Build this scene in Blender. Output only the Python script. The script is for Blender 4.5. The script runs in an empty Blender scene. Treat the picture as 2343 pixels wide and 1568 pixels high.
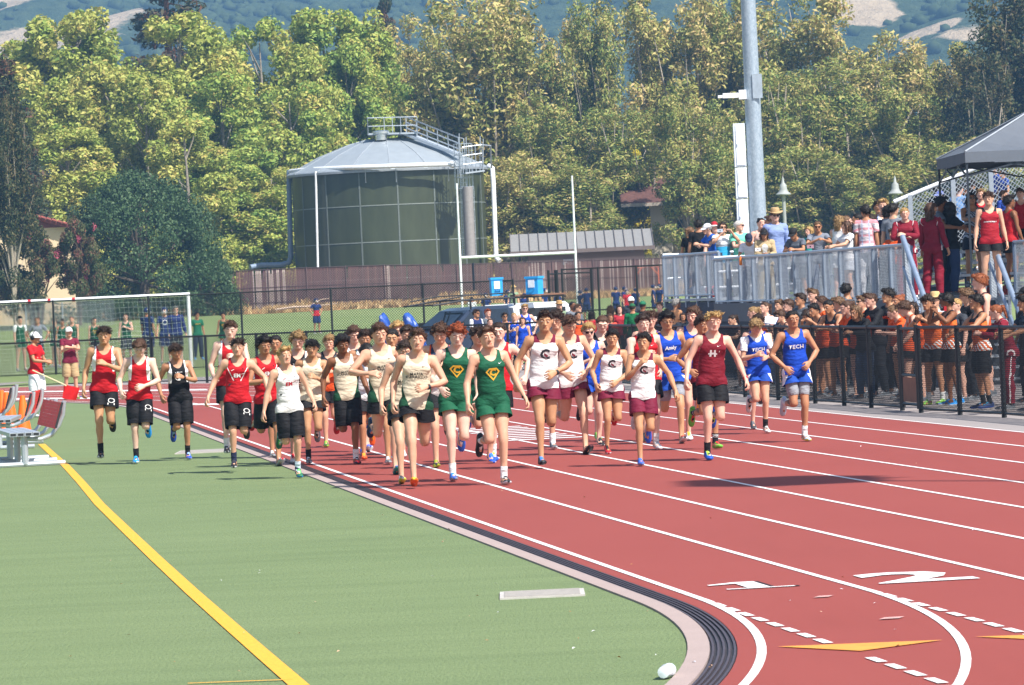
import bpy, bmesh, math, random
import numpy as np
from mathutils import Matrix, Vector
from mathutils.bvhtree import BVHTree
rnd = random.Random(7)
NR = np.random.RandomState(11)
SC = bpy.context.scene
COL = SC.collection
PI = math.pi
R_ = math.radians

# ------------------------------------------------------------------ camera, sky, sun, exposure
FPX, CX, CY, HOR = 10000.0, 1171.0, 784.0, 113.0     # focal length and centre in photo units (2342 wide)
ROLL, CAMZ = R_(2.6), 1.98
PITCH = math.atan(HOR / FPX)
FWD = Vector((0, math.cos(PITCH), -math.sin(PITCH)))
U0 = Vector((0, math.sin(PITCH), math.cos(PITCH)))
R0 = Vector((1, 0, 0))
CR = R0 * math.cos(ROLL) - U0 * math.sin(ROLL)
CU = U0 * math.cos(ROLL) + R0 * math.sin(ROLL)
cam = bpy.data.cameras.new('camera')
cam.sensor_width = 36.0
cam.lens = 36.0 * FPX / 2342.0
cam.clip_start, cam.clip_end = 1.0, 20000.0
cam.dof.use_dof = True
cam.dof.focus_distance = 52.0
cam.dof.aperture_fstop = 20.0
camo = bpy.data.objects.new('camera', cam)
COL.objects.link(camo)
M = Matrix.Identity(4)
for i in range(3):
    M[i][0], M[i][1], M[i][2] = CR[i], CU[i], -FWD[i]
M[2][3] = CAMZ
camo.matrix_world = M
SC.camera = camo

SUN_EL, SUN_AZ = R_(50), R_(47)      # light comes from the right, a third towards the camera
to_sun = Vector((math.cos(SUN_EL) * math.cos(SUN_AZ), -math.cos(SUN_EL) * math.sin(SUN_AZ), math.sin(SUN_EL)))
world = bpy.data.worlds.new('World')
SC.world = world
world.use_nodes = True
wn = world.node_tree
sky = wn.nodes.new('ShaderNodeTexSky')
sky.sky_type = 'NISHITA'
sky.sun_disc = False
sky.sun_elevation = SUN_EL
sky.sun_rotation = math.atan2(to_sun.x, to_sun.y)
sky.air_density, sky.dust_density = 1.0, 1.2
wn.links.new(sky.outputs[0], wn.nodes['Background'].inputs[0])
wn.nodes['Background'].inputs[1].default_value = 0.10
sun = bpy.data.lights.new('sun', 'SUN')
sun.energy, sun.angle, sun.color = 5.0, R_(0.53), (1.0, 0.955, 0.89)
suno = bpy.data.objects.new('sun', sun)
suno.rotation_euler = to_sun.to_track_quat('Z', 'Y').to_euler()
COL.objects.link(suno)
SC.view_settings.view_transform = 'Standard'
SC.view_settings.look = 'None'
SC.view_settings.gamma = 1.0
SC.view_settings.exposure = 0.72
SC.view_settings.use_curve_mapping = False

# ------------------------------------------------------------------ helpers
def ray(x, y):
    return FWD * FPX + CR * (x - CX) + CU * (CY - y)
def gp(x, y, z=0.0):
    """world point of a photo pixel on the level z"""
    r = ray(x, y)
    t = (z - CAMZ) / r.z
    return Vector((r.x * t, r.y * t, z))
def dp(x, y, d):
    """world point of a photo pixel at the distance d in front of the camera"""
    r = ray(x, y)
    t = d / r.y
    return Vector((r.x * t, d, CAMZ + r.z * t))

def lin(c):
    """sRGB 0-255 -> linear"""
    if isinstance(c, str):
        c = [int(c[i:i + 2], 16) for i in (0, 2, 4)]
    out = []
    for v in c[:3]:
        v = v / 255.0
        out.append(v / 12.92 if v <= 0.04045 else ((v + 0.055) / 1.055) ** 2.4)
    return (*out, 1.0)

class G:
    """a little node-graph builder on one material"""
    def __init__(s, name, rough=0.6, metal=0.0, spec=0.4):
        s.m = bpy.data.materials.new(name)
        s.m.use_nodes = True
        s.t = s.m.node_tree
        s.b = s.t.nodes['Principled BSDF']
        s.b.inputs['Roughness'].default_value = rough
        s.b.inputs['Metallic'].default_value = metal
        s.b.inputs['Specular IOR Level'].default_value = spec
    def n(s, typ, **kw):
        nd = s.t.nodes.new(typ)
        for k, v in kw.items():
            setattr(nd, k, v)
        return nd
    def l(s, a, b):
        s.t.links.new(a, b)
    def put(s, sock, v):
        if hasattr(v, 'is_linked') or isinstance(v, bpy.types.NodeSocket):
            s.l(v, sock)
        else:
            sock.default_value = v
    def pos(s, scale=(1, 1, 1), kind='Object'):
        tc = s.n('ShaderNodeTexCoord')
        mp = s.n('ShaderNodeMapping')
        mp.inputs['Scale'].default_value = scale
        s.l(tc.outputs[kind], mp.inputs[0])
        return mp.outputs[0]
    def world(s, scale=(1, 1, 1)):
        g = s.n('ShaderNodeNewGeometry')
        mp = s.n('ShaderNodeMapping')
        mp.inputs['Scale'].default_value = scale
        s.l(g.outputs['Position'], mp.inputs[0])
        return mp.outputs[0]
    def noise(s, vec, scale, detail=3, rough=0.55):
        t = s.n('ShaderNodeTexNoise')
        t.inputs['Scale'].default_value = scale
        t.inputs['Detail'].default_value = detail
        t.inputs['Roughness'].default_value = rough
        s.l(vec, t.inputs['Vector'])
        return t.outputs['Fac']
    def ramp(s, fac, stops):
        r = s.n('ShaderNodeValToRGB')
        e = r.color_ramp.elements
        while len(e) < len(stops):
            e.new(0.5)
        for el, (p, c) in zip(e, stops):
            el.position = p
            el.color = c if len(c) == 4 else (*c, 1)
        s.l(fac, r.inputs[0])
        return r.outputs[0]
    def math(s, op, a, b=0.0, c=None):
        m = s.n('ShaderNodeMath', operation=op)
        s.put(m.inputs[0], a); s.put(m.inputs[1], b)
        if c is not None:
            s.put(m.inputs[2], c)
        return m.outputs[0]
    def mix(s, fac, a, b, blend='MIX'):
        m = s.n('ShaderNodeMix', data_type='RGBA', blend_type=blend)
        s.put(m.inputs[0], fac); s.put(m.inputs[6], a); s.put(m.inputs[7], b)
        return m.outputs[2]
    def bump(s, h, strength=0.3, dist=0.01):
        b = s.n('ShaderNodeBump')
        b.inputs['Strength'].default_value = strength
        b.inputs['Distance'].default_value = dist
        s.l(h, b.inputs['Height'])
        s.l(b.outputs[0], s.b.inputs['Normal'])
    def color(s, c):
        s.put(s.b.inputs['Base Color'], c)
        return s

MATS = {}
def mat(name, color, rough=0.6, metal=0.0, spec=0.4, vary=0.12, scale=6.0, bump=0.0):
    """a plain material with a little wear in its colour; cached"""
    key = (name, tuple(color) if not isinstance(color, str) else color, rough, metal)
    if key in MATS:
        return MATS[key]
    c = lin(color)
    g = G(name, rough, metal, spec)
    f = g.noise(g.pos(), scale, 4, 0.6)
    lo = tuple(v * (1 - vary) for v in c[:3]) + (1,)
    hi = tuple(min(1, v * (1 + vary)) for v in c[:3]) + (1,)
    g.color(g.ramp(f, [(0.3, lo), (0.7, hi)]))
    if bump:
        g.bump(f, bump, 0.02)
    MATS[key] = g.m
    return g.m

def link(o, parent=None):
    COL.objects.link(o)
    if parent is not None:
        o.parent = parent
    return o
def tag(o, label=None, cat=None, group=None, kind=None):
    if label: o['label'] = label
    if cat: o['category'] = cat
    if group: o['group'] = group
    if kind: o['kind'] = kind
    return o
def thing(name, label, cat, loc=(0, 0, 0), rz=0.0, group=None):
    o = bpy.data.objects.new(name, None)
    o.empty_display_size = 0.2
    o.location = loc
    o.rotation_euler = (0, 0, rz)
    link(o)
    return tag(o, label, cat, group)

class MB:
    """collects polygons; build() links them as one object"""
    def __init__(s):
        s.v, s.f, s.mi = [], [], []
        s.k = 0
    def add(s, vs, fs):
        o = len(s.v)
        s.v += [tuple(p) for p in vs]
        s.f += [tuple(i + o for i in f) for f in fs]
        s.mi += [s.k] * len(fs)
        return s
    def box(s, x0, x1, y0, y1, z0, z1, T=None):
        vs = [Vector((x, y, z)) for x in (x0, x1) for y in (y0, y1) for z in (z0, z1)]
        if T is not None:
            vs = [T @ v for v in vs]
        return s.add(vs, [(0, 1, 3, 2), (4, 6, 7, 5), (0, 4, 5, 1), (2, 3, 7, 6), (0, 2, 6, 4), (1, 5, 7, 3)])
    def bar(s, a, b, w, h=None, up=(0, 0, 1)):
        """square bar from a to b, w wide, h along up"""
        a, b = Vector(a), Vector(b)
        h = h or w
        d = (b - a).normalized()
        u = Vector(up)
        if abs(d.dot(u)) > 0.98:
            u = Vector((0, 1, 0))
        x = d.cross(u).normalized()
        u = x.cross(d).normalized()
        vs = [p + x * (sx * w / 2) + u * (su * h / 2) for p in (a, b) for sx, su in ((-1, -1), (1, -1), (1, 1), (-1, 1))]
        return s.add(vs, [(0, 1, 2, 3), (7, 6, 5, 4), (0, 4, 5, 1), (1, 5, 6, 2), (2, 6, 7, 3), (3, 7, 4, 0)])
    def tube(s, pts, r, n=8, cap=True):
        pts = [Vector(p) for p in pts]
        rs = r if isinstance(r, (list, tuple)) else [r] * len(pts)
        vs, fs = [], []
        prev = None
        for i, p in enumerate(pts):
            d = (pts[min(i + 1, len(pts) - 1)] - pts[max(i - 1, 0)]).normalized()
            if prev is None:
                u = Vector((0, 0, 1)) if abs(d.z) < 0.9 else Vector((1, 0, 0))
            else:
                u = prev
            x = d.cross(u)
            x.normalize()
            u = x.cross(d).normalized()
            prev = u
            for k in range(n):
                a = 2 * PI * k / n
                vs.append(p + x * (math.cos(a) * rs[i]) + u * (math.sin(a) * rs[i]))
        for i in range(len(pts) - 1):
            for k in range(n):
                k2 = (k + 1) % n
                fs.append((i * n + k, i * n + k2, (i + 1) * n + k2, (i + 1) * n + k))
        if cap:
            fs.append(tuple(range(n - 1, -1, -1)))
            fs.append(tuple(range((len(pts) - 1) * n, len(pts) * n)))
        return s.add(vs, fs)
    def lathe(s, prof, n=16, c=(0, 0, 0)):
        """prof: (radius, z) list round the z axis at c"""
        vs, fs = [], []
        for r, z in prof:
            for k in range(n):
                a = 2 * PI * k / n
                vs.append((c[0] + r * math.cos(a), c[1] + r * math.sin(a), c[2] + z))
        m = len(prof)
        for i in range(m - 1):
            for k in range(n):
                k2 = (k + 1) % n
                fs.append((i * n + k, i * n + k2, (i + 1) * n + k2, (i + 1) * n + k))
        fs.append(tuple(range(n - 1, -1, -1)))
        fs.append(tuple(range((m - 1) * n, m * n)))
        return s.add(vs, fs)
    def prism(s, poly, h, T=None):
        """flat polygon in xy extruded by h in z"""
        n = len(poly)
        vs = [Vector((x, y, z)) for z in (0, h) for x, y in poly]
        if T is not None:
            vs = [T @ v for v in vs]
        return s.add(vs, [tuple(range(n - 1, -1, -1)), tuple(range(n, 2 * n))] +
                     [(i, (i + 1) % n, n + (i + 1) % n, n + i) for i in range(n)])
    def mesh(s, name, mats, smooth=False):
        me = bpy.data.meshes.new(name)
        me.from_pydata(s.v, [], s.f)
        for m in (mats if isinstance(mats, (list, tuple)) else [mats]):
            me.materials.append(m)
        if s.k or any(s.mi):
            me.polygons.foreach_set('material_index', s.mi)
        if smooth:
            me.shade_smooth()
            if smooth != 'all':
                me.set_sharp_from_angle(angle=R_(40))
        me.update()
        return me
    def build(s, name, mats, parent=None, smooth=False, loc=None):
        o = bpy.data.objects.new(name, s.mesh(name, mats, smooth))
        if loc is not None:
            o.location = loc
        return link(o, parent)
def inst(name, me, parent=None, loc=None, mtx=None):
    o = bpy.data.objects.new(name, me)
    if loc is not None:
        o.location = loc
    if mtx is not None:
        o.matrix_local = mtx
    return link(o, parent)
# ------------------------------------------------------------------ people: one sculpted body in a rest pose, posed per person
VOX = 0.0065
BH = 1.75
def sdf_body():
    lo = np.array([-0.66, -0.20, -0.01]); hi = np.array([0.66, 0.20, 1.79])
    n = np.ceil((hi - lo) / VOX).astype(int) + 1
    ax = [lo[i] + VOX * np.arange(n[i]) for i in range(3)]
    F = np.full(n, 0.2, np.float32)
    def region(mn, mx, pad):
        sl = []
        for i in range(3):
            a = int(max(0, math.floor((mn[i] - pad - lo[i]) / VOX)))
            b = int(min(n[i], math.ceil((mx[i] + pad - lo[i]) / VOX) + 1))
            sl.append(slice(a, b))
        X = ax[0][sl[0]][:, None, None]; Y = ax[1][sl[1]][None, :, None]; Z = ax[2][sl[2]][None, None, :]
        return tuple(sl), X, Y, Z
    def blend(sl, d, k, sub=False):
        A = F[sl]
        if sub:
            d = -d
            h = np.maximum(k - np.abs(A - d), 0) / k
            F[sl] = np.maximum(A, d) + h * h * k * 0.25
        else:
            h = np.maximum(k - np.abs(A - d), 0) / k
            F[sl] = np.minimum(A, d) - h * h * k * 0.25
    def ell(c, r, k=0.03, sub=False, rot=0.0):
        c = np.array(c); r = np.array(r)
        m = max(r) if rot else r
        sl, X, Y, Z = region(c - m, c + m, 0.06)
        x, y, z = X - c[0], Y - c[1], Z - c[2]
        if rot:
            co, si = math.cos(rot), math.sin(rot)
            x, z = x * co + z * si, -x * si + z * co
        q = np.sqrt((x / r[0]) ** 2 + (y / r[1]) ** 2 + (z / r[2]) ** 2)
        q2 = np.sqrt((x / r[0] ** 2) ** 2 + (y / r[1] ** 2) ** 2 + (z / r[2] ** 2) ** 2) + 1e-9
        blend(sl, (q * (q - 1) / q2).astype(np.float32), k, sub)
    def cap(a, b, ra, rb, k=0.03, sub=False):
        a = np.array(a, float); b = np.array(b, float)
        m = max(ra, rb)
        sl, X, Y, Z = region(np.minimum(a, b) - m, np.maximum(a, b) + m, 0.05)
        ba = b - a
        t = ((X - a[0]) * ba[0] + (Y - a[1]) * ba[1] + (Z - a[2]) * ba[2]) / (ba @ ba)
        t = np.clip(t, 0, 1)
        d = np.sqrt((X - a[0] - t * ba[0]) ** 2 + (Y - a[1] - t * ba[1]) ** 2 + (Z - a[2] - t * ba[2]) ** 2) - (ra + (rb - ra) * t)
        blend(sl, d.astype(np.float32), k, sub)
    # trunk
    ell((0, .005, .94), (.130, .094, .105), .05)
    ell((0, .0, 1.08), (.132, .088, .15), .06)
    ell((0, .01, 1.27), (.150, .100, .17), .06)
    cap((-.12, .02, 1.385), (.12, .02, 1.385), .055, .055, .05)
    for s in (-1, 1):
        ell((s * .07, -.068, 1.315), (.075, .030, .055), .03)
        cap((s * .13, .03, 1.405), (s * .01, .03, 1.50), .030, .040, .04)
        ell((s * .070, .055, .90), (.074, .066, .085), .04)
    cap((0, .032, 1.44), (0, .012, 1.575), .052, .050, .04)
    # legs
    for s in (-1, 1):
        cap((s * .086, .0, .90), (s * .115, -.004, .50), .080, .049, .035)
        ell((s * .092, -.02, .72), (.068, .066, .17), .03)
        ell((s * .1, .03, .70), (.055, .05, .16), .03)
        cap((s * .115, -.004, .50), (s * .140, .018, .09), .047, .032, .03)
        ell((s * .115, -.025, .497), (.038, .03, .045), .02)
        ell((s * .122, .034, .36), (.045, .042, .105), .03)
        cap((s * .14, .03, .045), (s * .155, -.115, .03), .036, .026, .03)
        ell((s * .152, -.09, .028), (.042, .06, .026), .02)
    # arms, hands
    th = R_(35)
    for s in (-1, 1):
        d = np.array([s * math.sin(th), 0, -math.cos(th)])
        sh = np.array([s * .17, .025, 1.405]); el = sh + .285 * d; wr = el + .25 * d + np.array([0, -.01, 0])
        ell(sh + [s * -.004, 0, -.014], (.053, .055, .062), .035)
        cap(sh, el, .046, .034, .03)
        ell(sh + .13 * d + [0, -.012, 0], (.036, .040, .075), .02, rot=s * th)
        cap(el, wr, .036, .023, .02)
        ell(el + .07 * d + [0, -.004, 0], (.037, .037, .085), .02, rot=s * th)
        # palm faces the thigh: its width runs along y
        pc = wr + .045 * d
        nx = np.array([s * math.cos(th), 0, math.sin(th)])       # back of the hand, outwards
        for w in (-.026, -.008, .010, .027):
            cap(wr + .012 * d + np.array([0, w * .6, 0]), wr + .085 * d + np.array([0, w, 0]), .0155, .0125, .014)
        for w, L in ((-.030, .070), (-.010, .080), (.011, .075), (.031, .058)):
            p = wr + .088 * d + np.array([0, w, 0]); dirn = d.copy(); ang = 0
            for q, seg in enumerate((.42, .33, .25)):
                ang += (0.55, 0.75, 0.55)[q]
                dirn = d * math.cos(ang) - nx * math.sin(ang) + np.array([0, w * 1.2, 0])
                p2 = p + dirn / np.linalg.norm(dirn) * L * seg
                cap(p, p2, .0088 - .0008 * q, .0082 - .0008 * q, .004)
                p = p2
        t0 = wr + .022 * d + np.array([0, -.026, 0]); t1 = t0 + .038 * d + np.array([0, -.026, 0]) - nx * .012; t2 = t1 + .03 * d - nx * .02
        cap(t0, t1, .014, .0105, .01); cap(t1, t2, .010, .0085, .005)
    # head
    ell((0, .022, 1.662), (.076, .096, .090), .03)
    ell((0, -.020, 1.607), (.062, .068, .076), .03)
    cap((-.02, -.072, 1.553), (.02, -.072, 1.553), .020, .020, .025)
    ell((0, .03, 1.60), (.066, .06, .05), .03)
    for s in (-1, 1):
        cap((s * .012, -.080, 1.678), (s * .046, -.064, 1.679), .0105, .010, .014)
        ell((s * .033, -.099, 1.655), (.017, .013, .0110), .010, sub=True)
        ell((s * .032, -.0745, 1.654), (.0155, .0145, .0125), .004)
        cap((s * .010, -.095, 1.617), (s * .012, -.088, 1.617), .0085, .008, .006)
        ell((s * .080, .018, 1.645), (.0095, .020, .031), .006)
        ell((s * .084, .012, 1.650), (.004, .009, .016), .003, sub=True)
    cap((0, -.086, 1.660), (0, -.105, 1.622), .0070, .0115, .010)
    cap((-.016, -.086, 1.5905), (.016, -.086, 1.5905), .0075, .0075, .006)
    cap((-.013, -.085, 1.5785), (.013, -.085, 1.5785), .0085, .0085, .006)
    cap((-.024, -.094, 1.5848), (.024, -.094, 1.5848), .0022, .0022, .003, sub=True)
    return F, lo, n

def surface_nets(F, lo, h):
    ins = F < 0
    nx, ny, nz = F.shape
    c = [(i, j, k) for i in (0, 1) for j in (0, 1) for k in (0, 1)]
    cnt = np.zeros((nx - 1, ny - 1, nz - 1), np.int8)
    for i, j, k in c:
        cnt += ins[i:nx - 1 + i, j:ny - 1 + j, k:nz - 1 + k]
    act = (cnt > 0) & (cnt < 8)
    I = np.argwhere(act)
    idx = -np.ones(act.shape, np.int64)
    idx[act] = np.arange(len(I))
    P = np.zeros((len(I), 3)); W = np.zeros(len(I))
    vals = {cc: F[I[:, 0] + cc[0], I[:, 1] + cc[1], I[:, 2] + cc[2]].astype(float) for cc in c}
    for a in c:
        for b in c:
            if a < b and sum(abs(a[i] - b[i]) for i in range(3)) == 1:
                va, vb = vals[a], vals[b]
                m = (va < 0) != (vb < 0)
                t = np.where(m, va / np.where(m, va - vb, 1), 0)
                p = np.array(a)[None, :] + t[:, None] * (np.array(b) - np.array(a))[None, :]
                P += p * m[:, None]; W += m
    V = lo + h * (I + P / W[:, None])
    Q = []
    for axis in range(3):
        A = [slice(None)] * 3; B = [slice(None)] * 3
        A[axis] = slice(0, -1); B[axis] = slice(1, None)
        ch = ins[tuple(A)] != ins[tuple(B)]
        e = np.argwhere(ch)
        u, v = [(1, 2), (2, 0), (0, 1)][axis]
        ok = (e[:, u] > 0) & (e[:, v] > 0) & (e[:, u] < F.shape[u] - 1) & (e[:, v] < F.shape[v] - 1)
        e = e[ok]
        flip = ins[tuple(A)][e[:, 0], e[:, 1], e[:, 2]]
        qs = []
        for du, dv in ((-1, -1), (0, -1), (0, 0), (-1, 0)):
            o = e.copy(); o[:, u] += du; o[:, v] += dv
            qs.append(idx[o[:, 0], o[:, 1], o[:, 2]])
        q = np.stack(qs, 1)
        q[~flip] = q[~flip][:, ::-1]
        Q.append(q)
    return V, np.concatenate(Q)

def np_mesh(name, V, Fc, smooth=True):
    """mesh from numpy verts and a face list (quads or triangles)"""
    me = bpy.data.meshes.new(name)
    Fc = np.asarray(Fc)
    me.vertices.add(len(V)); me.vertices.foreach_set('co', np.asarray(V, np.float32).ravel())
    k = Fc.shape[1]
    me.loops.add(Fc.size); me.loops.foreach_set('vertex_index', Fc.astype(np.int32).ravel())
    me.polygons.add(len(Fc)); me.polygons.foreach_set('loop_start', np.arange(0, Fc.size, k, dtype=np.int32))
    me.update(calc_edges=True)
    if smooth:
        me.shade_smooth()
    return me
def get_vf(me):
    me.calc_loop_triangles()
    V = np.zeros(len(me.vertices) * 3, np.float32); me.vertices.foreach_get('co', V)
    T = np.zeros(len(me.loop_triangles) * 3, np.int32); me.loop_triangles.foreach_get('vertices', T)
    return V.reshape(-1, 3).astype(float), T.reshape(-1, 3)
def decimate(V, Q, ratio, keep=None):
    me = np_mesh('tmp', V, Q)
    o = bpy.data.objects.new('tmp', me); COL.objects.link(o)
    m = o.modifiers.new('d', 'DECIMATE'); m.ratio = ratio
    if keep is not None:
        vg = o.vertex_groups.new(name='k')
        for w in np.unique(keep):
            vg.add([int(i) for i in np.nonzero(keep == w)[0]], float(w), 'REPLACE')
        m.vertex_group = 'k'; m.invert_vertex_group = True; m.vertex_group_factor = 1.0
    dg = bpy.context.evaluated_depsgraph_get(); dg.update()
    ev = o.evaluated_get(dg)
    me2 = bpy.data.meshes.new_from_object(ev)
    out = get_vf(me2)
    bpy.data.objects.remove(o); bpy.data.meshes.remove(me); bpy.data.meshes.remove(me2)
    return out
def vnormals(V, T):
    N = np.zeros_like(V)
    for a in range(T.shape[1] - 2):
        n = np.cross(V[T[:, a + 1]] - V[T[:, 0]], V[T[:, a + 2]] - V[T[:, 0]])
        for j in (0, a + 1, a + 2):
            np.add.at(N, T[:, j], n)
    return N / (np.linalg.norm(N, axis=1)[:, None] + 1e-12)
def smooth_v(V, T, it, lam=0.5, fix=None):
    E = np.concatenate([T[:, [i, (i + 1) % T.shape[1]]] for i in range(T.shape[1])])
    E = np.concatenate([E, E[:, ::-1]])
    deg = np.bincount(E[:, 0], minlength=len(V)).astype(float)[:, None] + 1e-9
    X = V.copy()
    for _ in range(it):
        S = np.zeros_like(X)
        for c in range(X.shape[1]):
            S[:, c] = np.bincount(E[:, 0], weights=X[E[:, 1], c], minlength=len(X))
        Y = X + lam * (S / deg - X)
        if fix is not None:
            Y[fix] = X[fix]
        X = Y
    return X

# bones: name -> (parent, head)
_th = R_(35)
_d = {1: np.array([math.sin(_th), 0, -math.cos(_th)]), -1: np.array([-math.sin(_th), 0, -math.cos(_th)])}
BONES = {'hips': (None, (0, 0, .95)), 'spine': ('hips', (0, .01, 1.05)), 'chest': ('spine', (0, .015, 1.20)),
         'neck': ('chest', (0, .03, 1.46)), 'head': ('neck', (0, .015, 1.535))}
ENDS = {'hips': (0, 0, 1.05), 'spine': (0, .015, 1.20), 'chest': (0, .03, 1.46), 'neck': (0, .015, 1.535), 'head': (0, .0, 1.73)}
for s, n in ((1, 'L'), (-1, 'R')):
    sh = np.array([s * .17, .025, 1.405]); el = sh + .285 * _d[s]; wr = el + .25 * _d[s]
    BONES['arm' + n] = ('chest', tuple(sh)); ENDS['arm' + n] = tuple(el)
    BONES['fore' + n] = ('arm' + n, tuple(el)); ENDS['fore' + n] = tuple(wr)
    BONES['hand' + n] = ('fore' + n, tuple(wr)); ENDS['hand' + n] = tuple(wr + .17 * _d[s])
    BONES['thigh' + n] = ('hips', (s * .088, 0, .91)); ENDS['thigh' + n] = (s * .115, -.004, .50)
    BONES['shin' + n] = ('thigh' + n, (s * .115, -.004, .50)); ENDS['shin' + n] = (s * .14, .018, .085)
    BONES['foot' + n] = ('shin' + n, (s * .14, .018, .085)); ENDS['foot' + n] = (s * .155, -.12, .03)
BN = list(BONES)
def skin_weights(V, Q):
    rad = {'hips': .15, 'spine': .14, 'chest': .15, 'neck': .06, 'head': .10}
    D = []
    for b in BN:
        a = np.array(BONES[b][1]); e = np.array(ENDS[b]); ba = e - a
        t = np.clip(((V - a) @ ba) / (ba @ ba), 0, 1)
        d = np.linalg.norm(V - a - t[:, None] * ba, axis=1)
        r = rad.get(b, {'arm': .05, 'for': .037, 'han': .035, 'thi': .085, 'shi': .045, 'foo': .045}[b[:3]] if b not in rad else 1)
        d = d / r
        if b[:3] in ('thi', 'shi', 'foo'):
            s = 1 if b[-1] == 'L' else -1
            d = np.where(V[:, 0] * s < -0.004, 99, d)
        if b[:3] in ('arm', 'for', 'han'):
            d = d * 0 + 99
        if b == 'hips':
            d = d + np.clip((.83 - V[:, 2]) / .03, 0, 9)
        if b[:3] == 'thi':
            d = d + np.clip((V[:, 2] - .93) / .02, 0, 9)
        if b in ('spine', 'chest', 'hips'):
            d = d + np.clip((np.abs(V[:, 0]) - .19) / .01, 0, 20)
        D.append(d)
    D = np.array(D).T
    W = 1.0 / (np.maximum(D, .2) ** 7 + 1e-9)
    W /= W.sum(1, keepdims=True)
    sst = lambda v: np.clip(v, 0, 1) ** 2 * (3 - 2 * np.clip(v, 0, 1))
    for sd, n in ((1, 'L'), (-1, 'R')):
        q = V - np.array(BONES['arm' + n][1])
        t = q @ _d[sd]
        dist = np.linalg.norm(q - t[:, None] * _d[sd], axis=1)
        A = sst((t + .035) / .10) * sst((.105 - dist) / .035) * (V[:, 0] * sd > 0)
        A = np.where((t > .2) & (V[:, 0] * sd > .24), 1, A)
        E = sst((t - .285 + .045) / .09); H = sst((t - .535 + .025) / .05)
        W *= (1 - A)[:, None]
        W[:, BN.index('arm' + n)] += A * (1 - E)
        W[:, BN.index('fore' + n)] += A * E * (1 - H)
        W[:, BN.index('hand' + n)] += A * E * H
    W = smooth_v(W, Q, 8, .6)
    W /= W.sum(1, keepdims=True)
    return W

_F, _lo, _n = sdf_body()
V0, Q0 = surface_nets(_F, _lo, VOX)
del _F
V0 = smooth_v(V0, Q0, 1, .35)
hd = np.clip((V0[:, 2] - 1.50) / .08, 0, 1)[:, None]            # young faces: heads a little larger
sd_ = np.clip((V0[:, 2] - 1.42) / .12, 0, 1); sd_ = sd_ * sd_ * (3 - 2 * sd_)
V0 = V0 + (V0 - np.array([0, .0, 1.545])) * np.array([.02, .02, -.05]) * hd
V0[:, 2] -= .022 * sd_
W0 = skin_weights(V0, Q0)
N0 = vnormals(V0, Q0)

def nearest(A, B, k=4000):
    """index of the nearest point of B for each of A, on a kd tree"""
    from mathutils.kdtree import KDTree
    t = KDTree(len(B))
    for i, p in enumerate(B):
        t.insert(p, i)
    t.balance()
    return np.array([t.find(p)[1] for p in A])

def make_body(ratio):
    k = np.zeros(len(V0)); k[V0[:, 2] > 1.535] = .5
    k[(V0[:, 2] > 1.545) & (V0[:, 1] < -.05)] = .98
    k[(np.abs(V0[:, 0]) > .47)] = .4
    V, T = decimate(V0, Q0, ratio, k)
    i = nearest(V, V0)
    W = W0[i]
    # face colours: 0 skin, 1 lips, 2 white of the eye, 3 dark
    Cc = np.zeros((len(V), 4)); Cc[:, 3] = 1
    hc = 1.545
    P = V.copy(); P[:, 2] += .022 * np.clip((P[:, 2] - 1.42) / .1, 0, 1); P[:, 2] = hc + (P[:, 2] - hc) / .95; P[:, 0] /= 1.02; P[:, 1] /= 1.02
    x, y, z = np.abs(P[:, 0]), P[:, 1], P[:, 2]
    front = y < -.058
    lips = front & (x < .0215) & (z > 1.574) & (z < 1.5965) & (y < -.080)
    eye = front & (((x - .032) / .0150) ** 2 + ((z - 1.654) / .0062) ** 2 < 1)
    iris = front & (((x - .032) / .0075) ** 2 + ((z - 1.6545) / .0075) ** 2 < 1)
    brow = front & (x > .012) & (x < .050) & (np.abs(z - (1.680 - np.maximum(0, x - .035) * .25)) < .0058)
    blush = np.exp(-(((x - .045) / .02) ** 2 + ((z - 1.62) / .018) ** 2)) * (y < -.03) * .5
    blush = np.maximum(blush, np.exp(-((x / .012) ** 2 + ((z - 1.62) / .012) ** 2)) * front * .4)
    Cc[:, 0] = np.maximum(lips * 1.0, blush); Cc[:, 1] = eye * 1.0; Cc[:, 2] = np.maximum(iris, brow)
    return dict(V=V, T=T, W=W, C=Cc, R=V.copy())

def shell(sel, off, sm=3, ratio=.3):
    """garment from the part of the body where sel holds; off = thickness per vertex"""
    f = sel[Q0].all(1)
    Q = Q0[f]
    used = np.unique(Q)
    mp = -np.ones(len(V0), int); mp[used] = np.arange(len(used))
    Q = mp[Q]
    base = V0[used]
    E = np.sort(np.concatenate([Q[:, [i, (i + 1) % 4]] for i in range(4)]), 1)
    u, ct = np.unique(E, axis=0, return_counts=True)
    be = u[ct == 1]
    if len(be):
        be = np.concatenate([be, be[:, ::-1]])
        dg = np.bincount(be[:, 0], minlength=len(base))
        bm_ = dg > 0
        for _ in range(14):
            S = np.stack([np.bincount(be[:, 0], weights=base[be[:, 1], c], minlength=len(base)) for c in range(3)], 1)
            base = np.where(bm_[:, None], base * .5 + .5 * S / np.maximum(dg, 1)[:, None], base)
    V = smooth_v(base, Q, sm)
    N = vnormals(V, Q)
    V = V + N * off[used][:, None]
    V = smooth_v(V, Q, sm)
    Vd, T = decimate(V, Q, ratio)
    i = nearest(Vd, V)
    return dict(V=Vd, T=T, W=W0[used][i], R=base[i])
ax_, ay_, az_ = np.abs(V0[:, 0]), V0[:, 1], V0[:, 2]
armw = W0[:, [BN.index(b) for b in ('armL', 'armR', 'foreL', 'foreR', 'handL', 'handR')]].sum(1)
armt = np.zeros(len(V0))                 # distance along the arm from the shoulder
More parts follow.
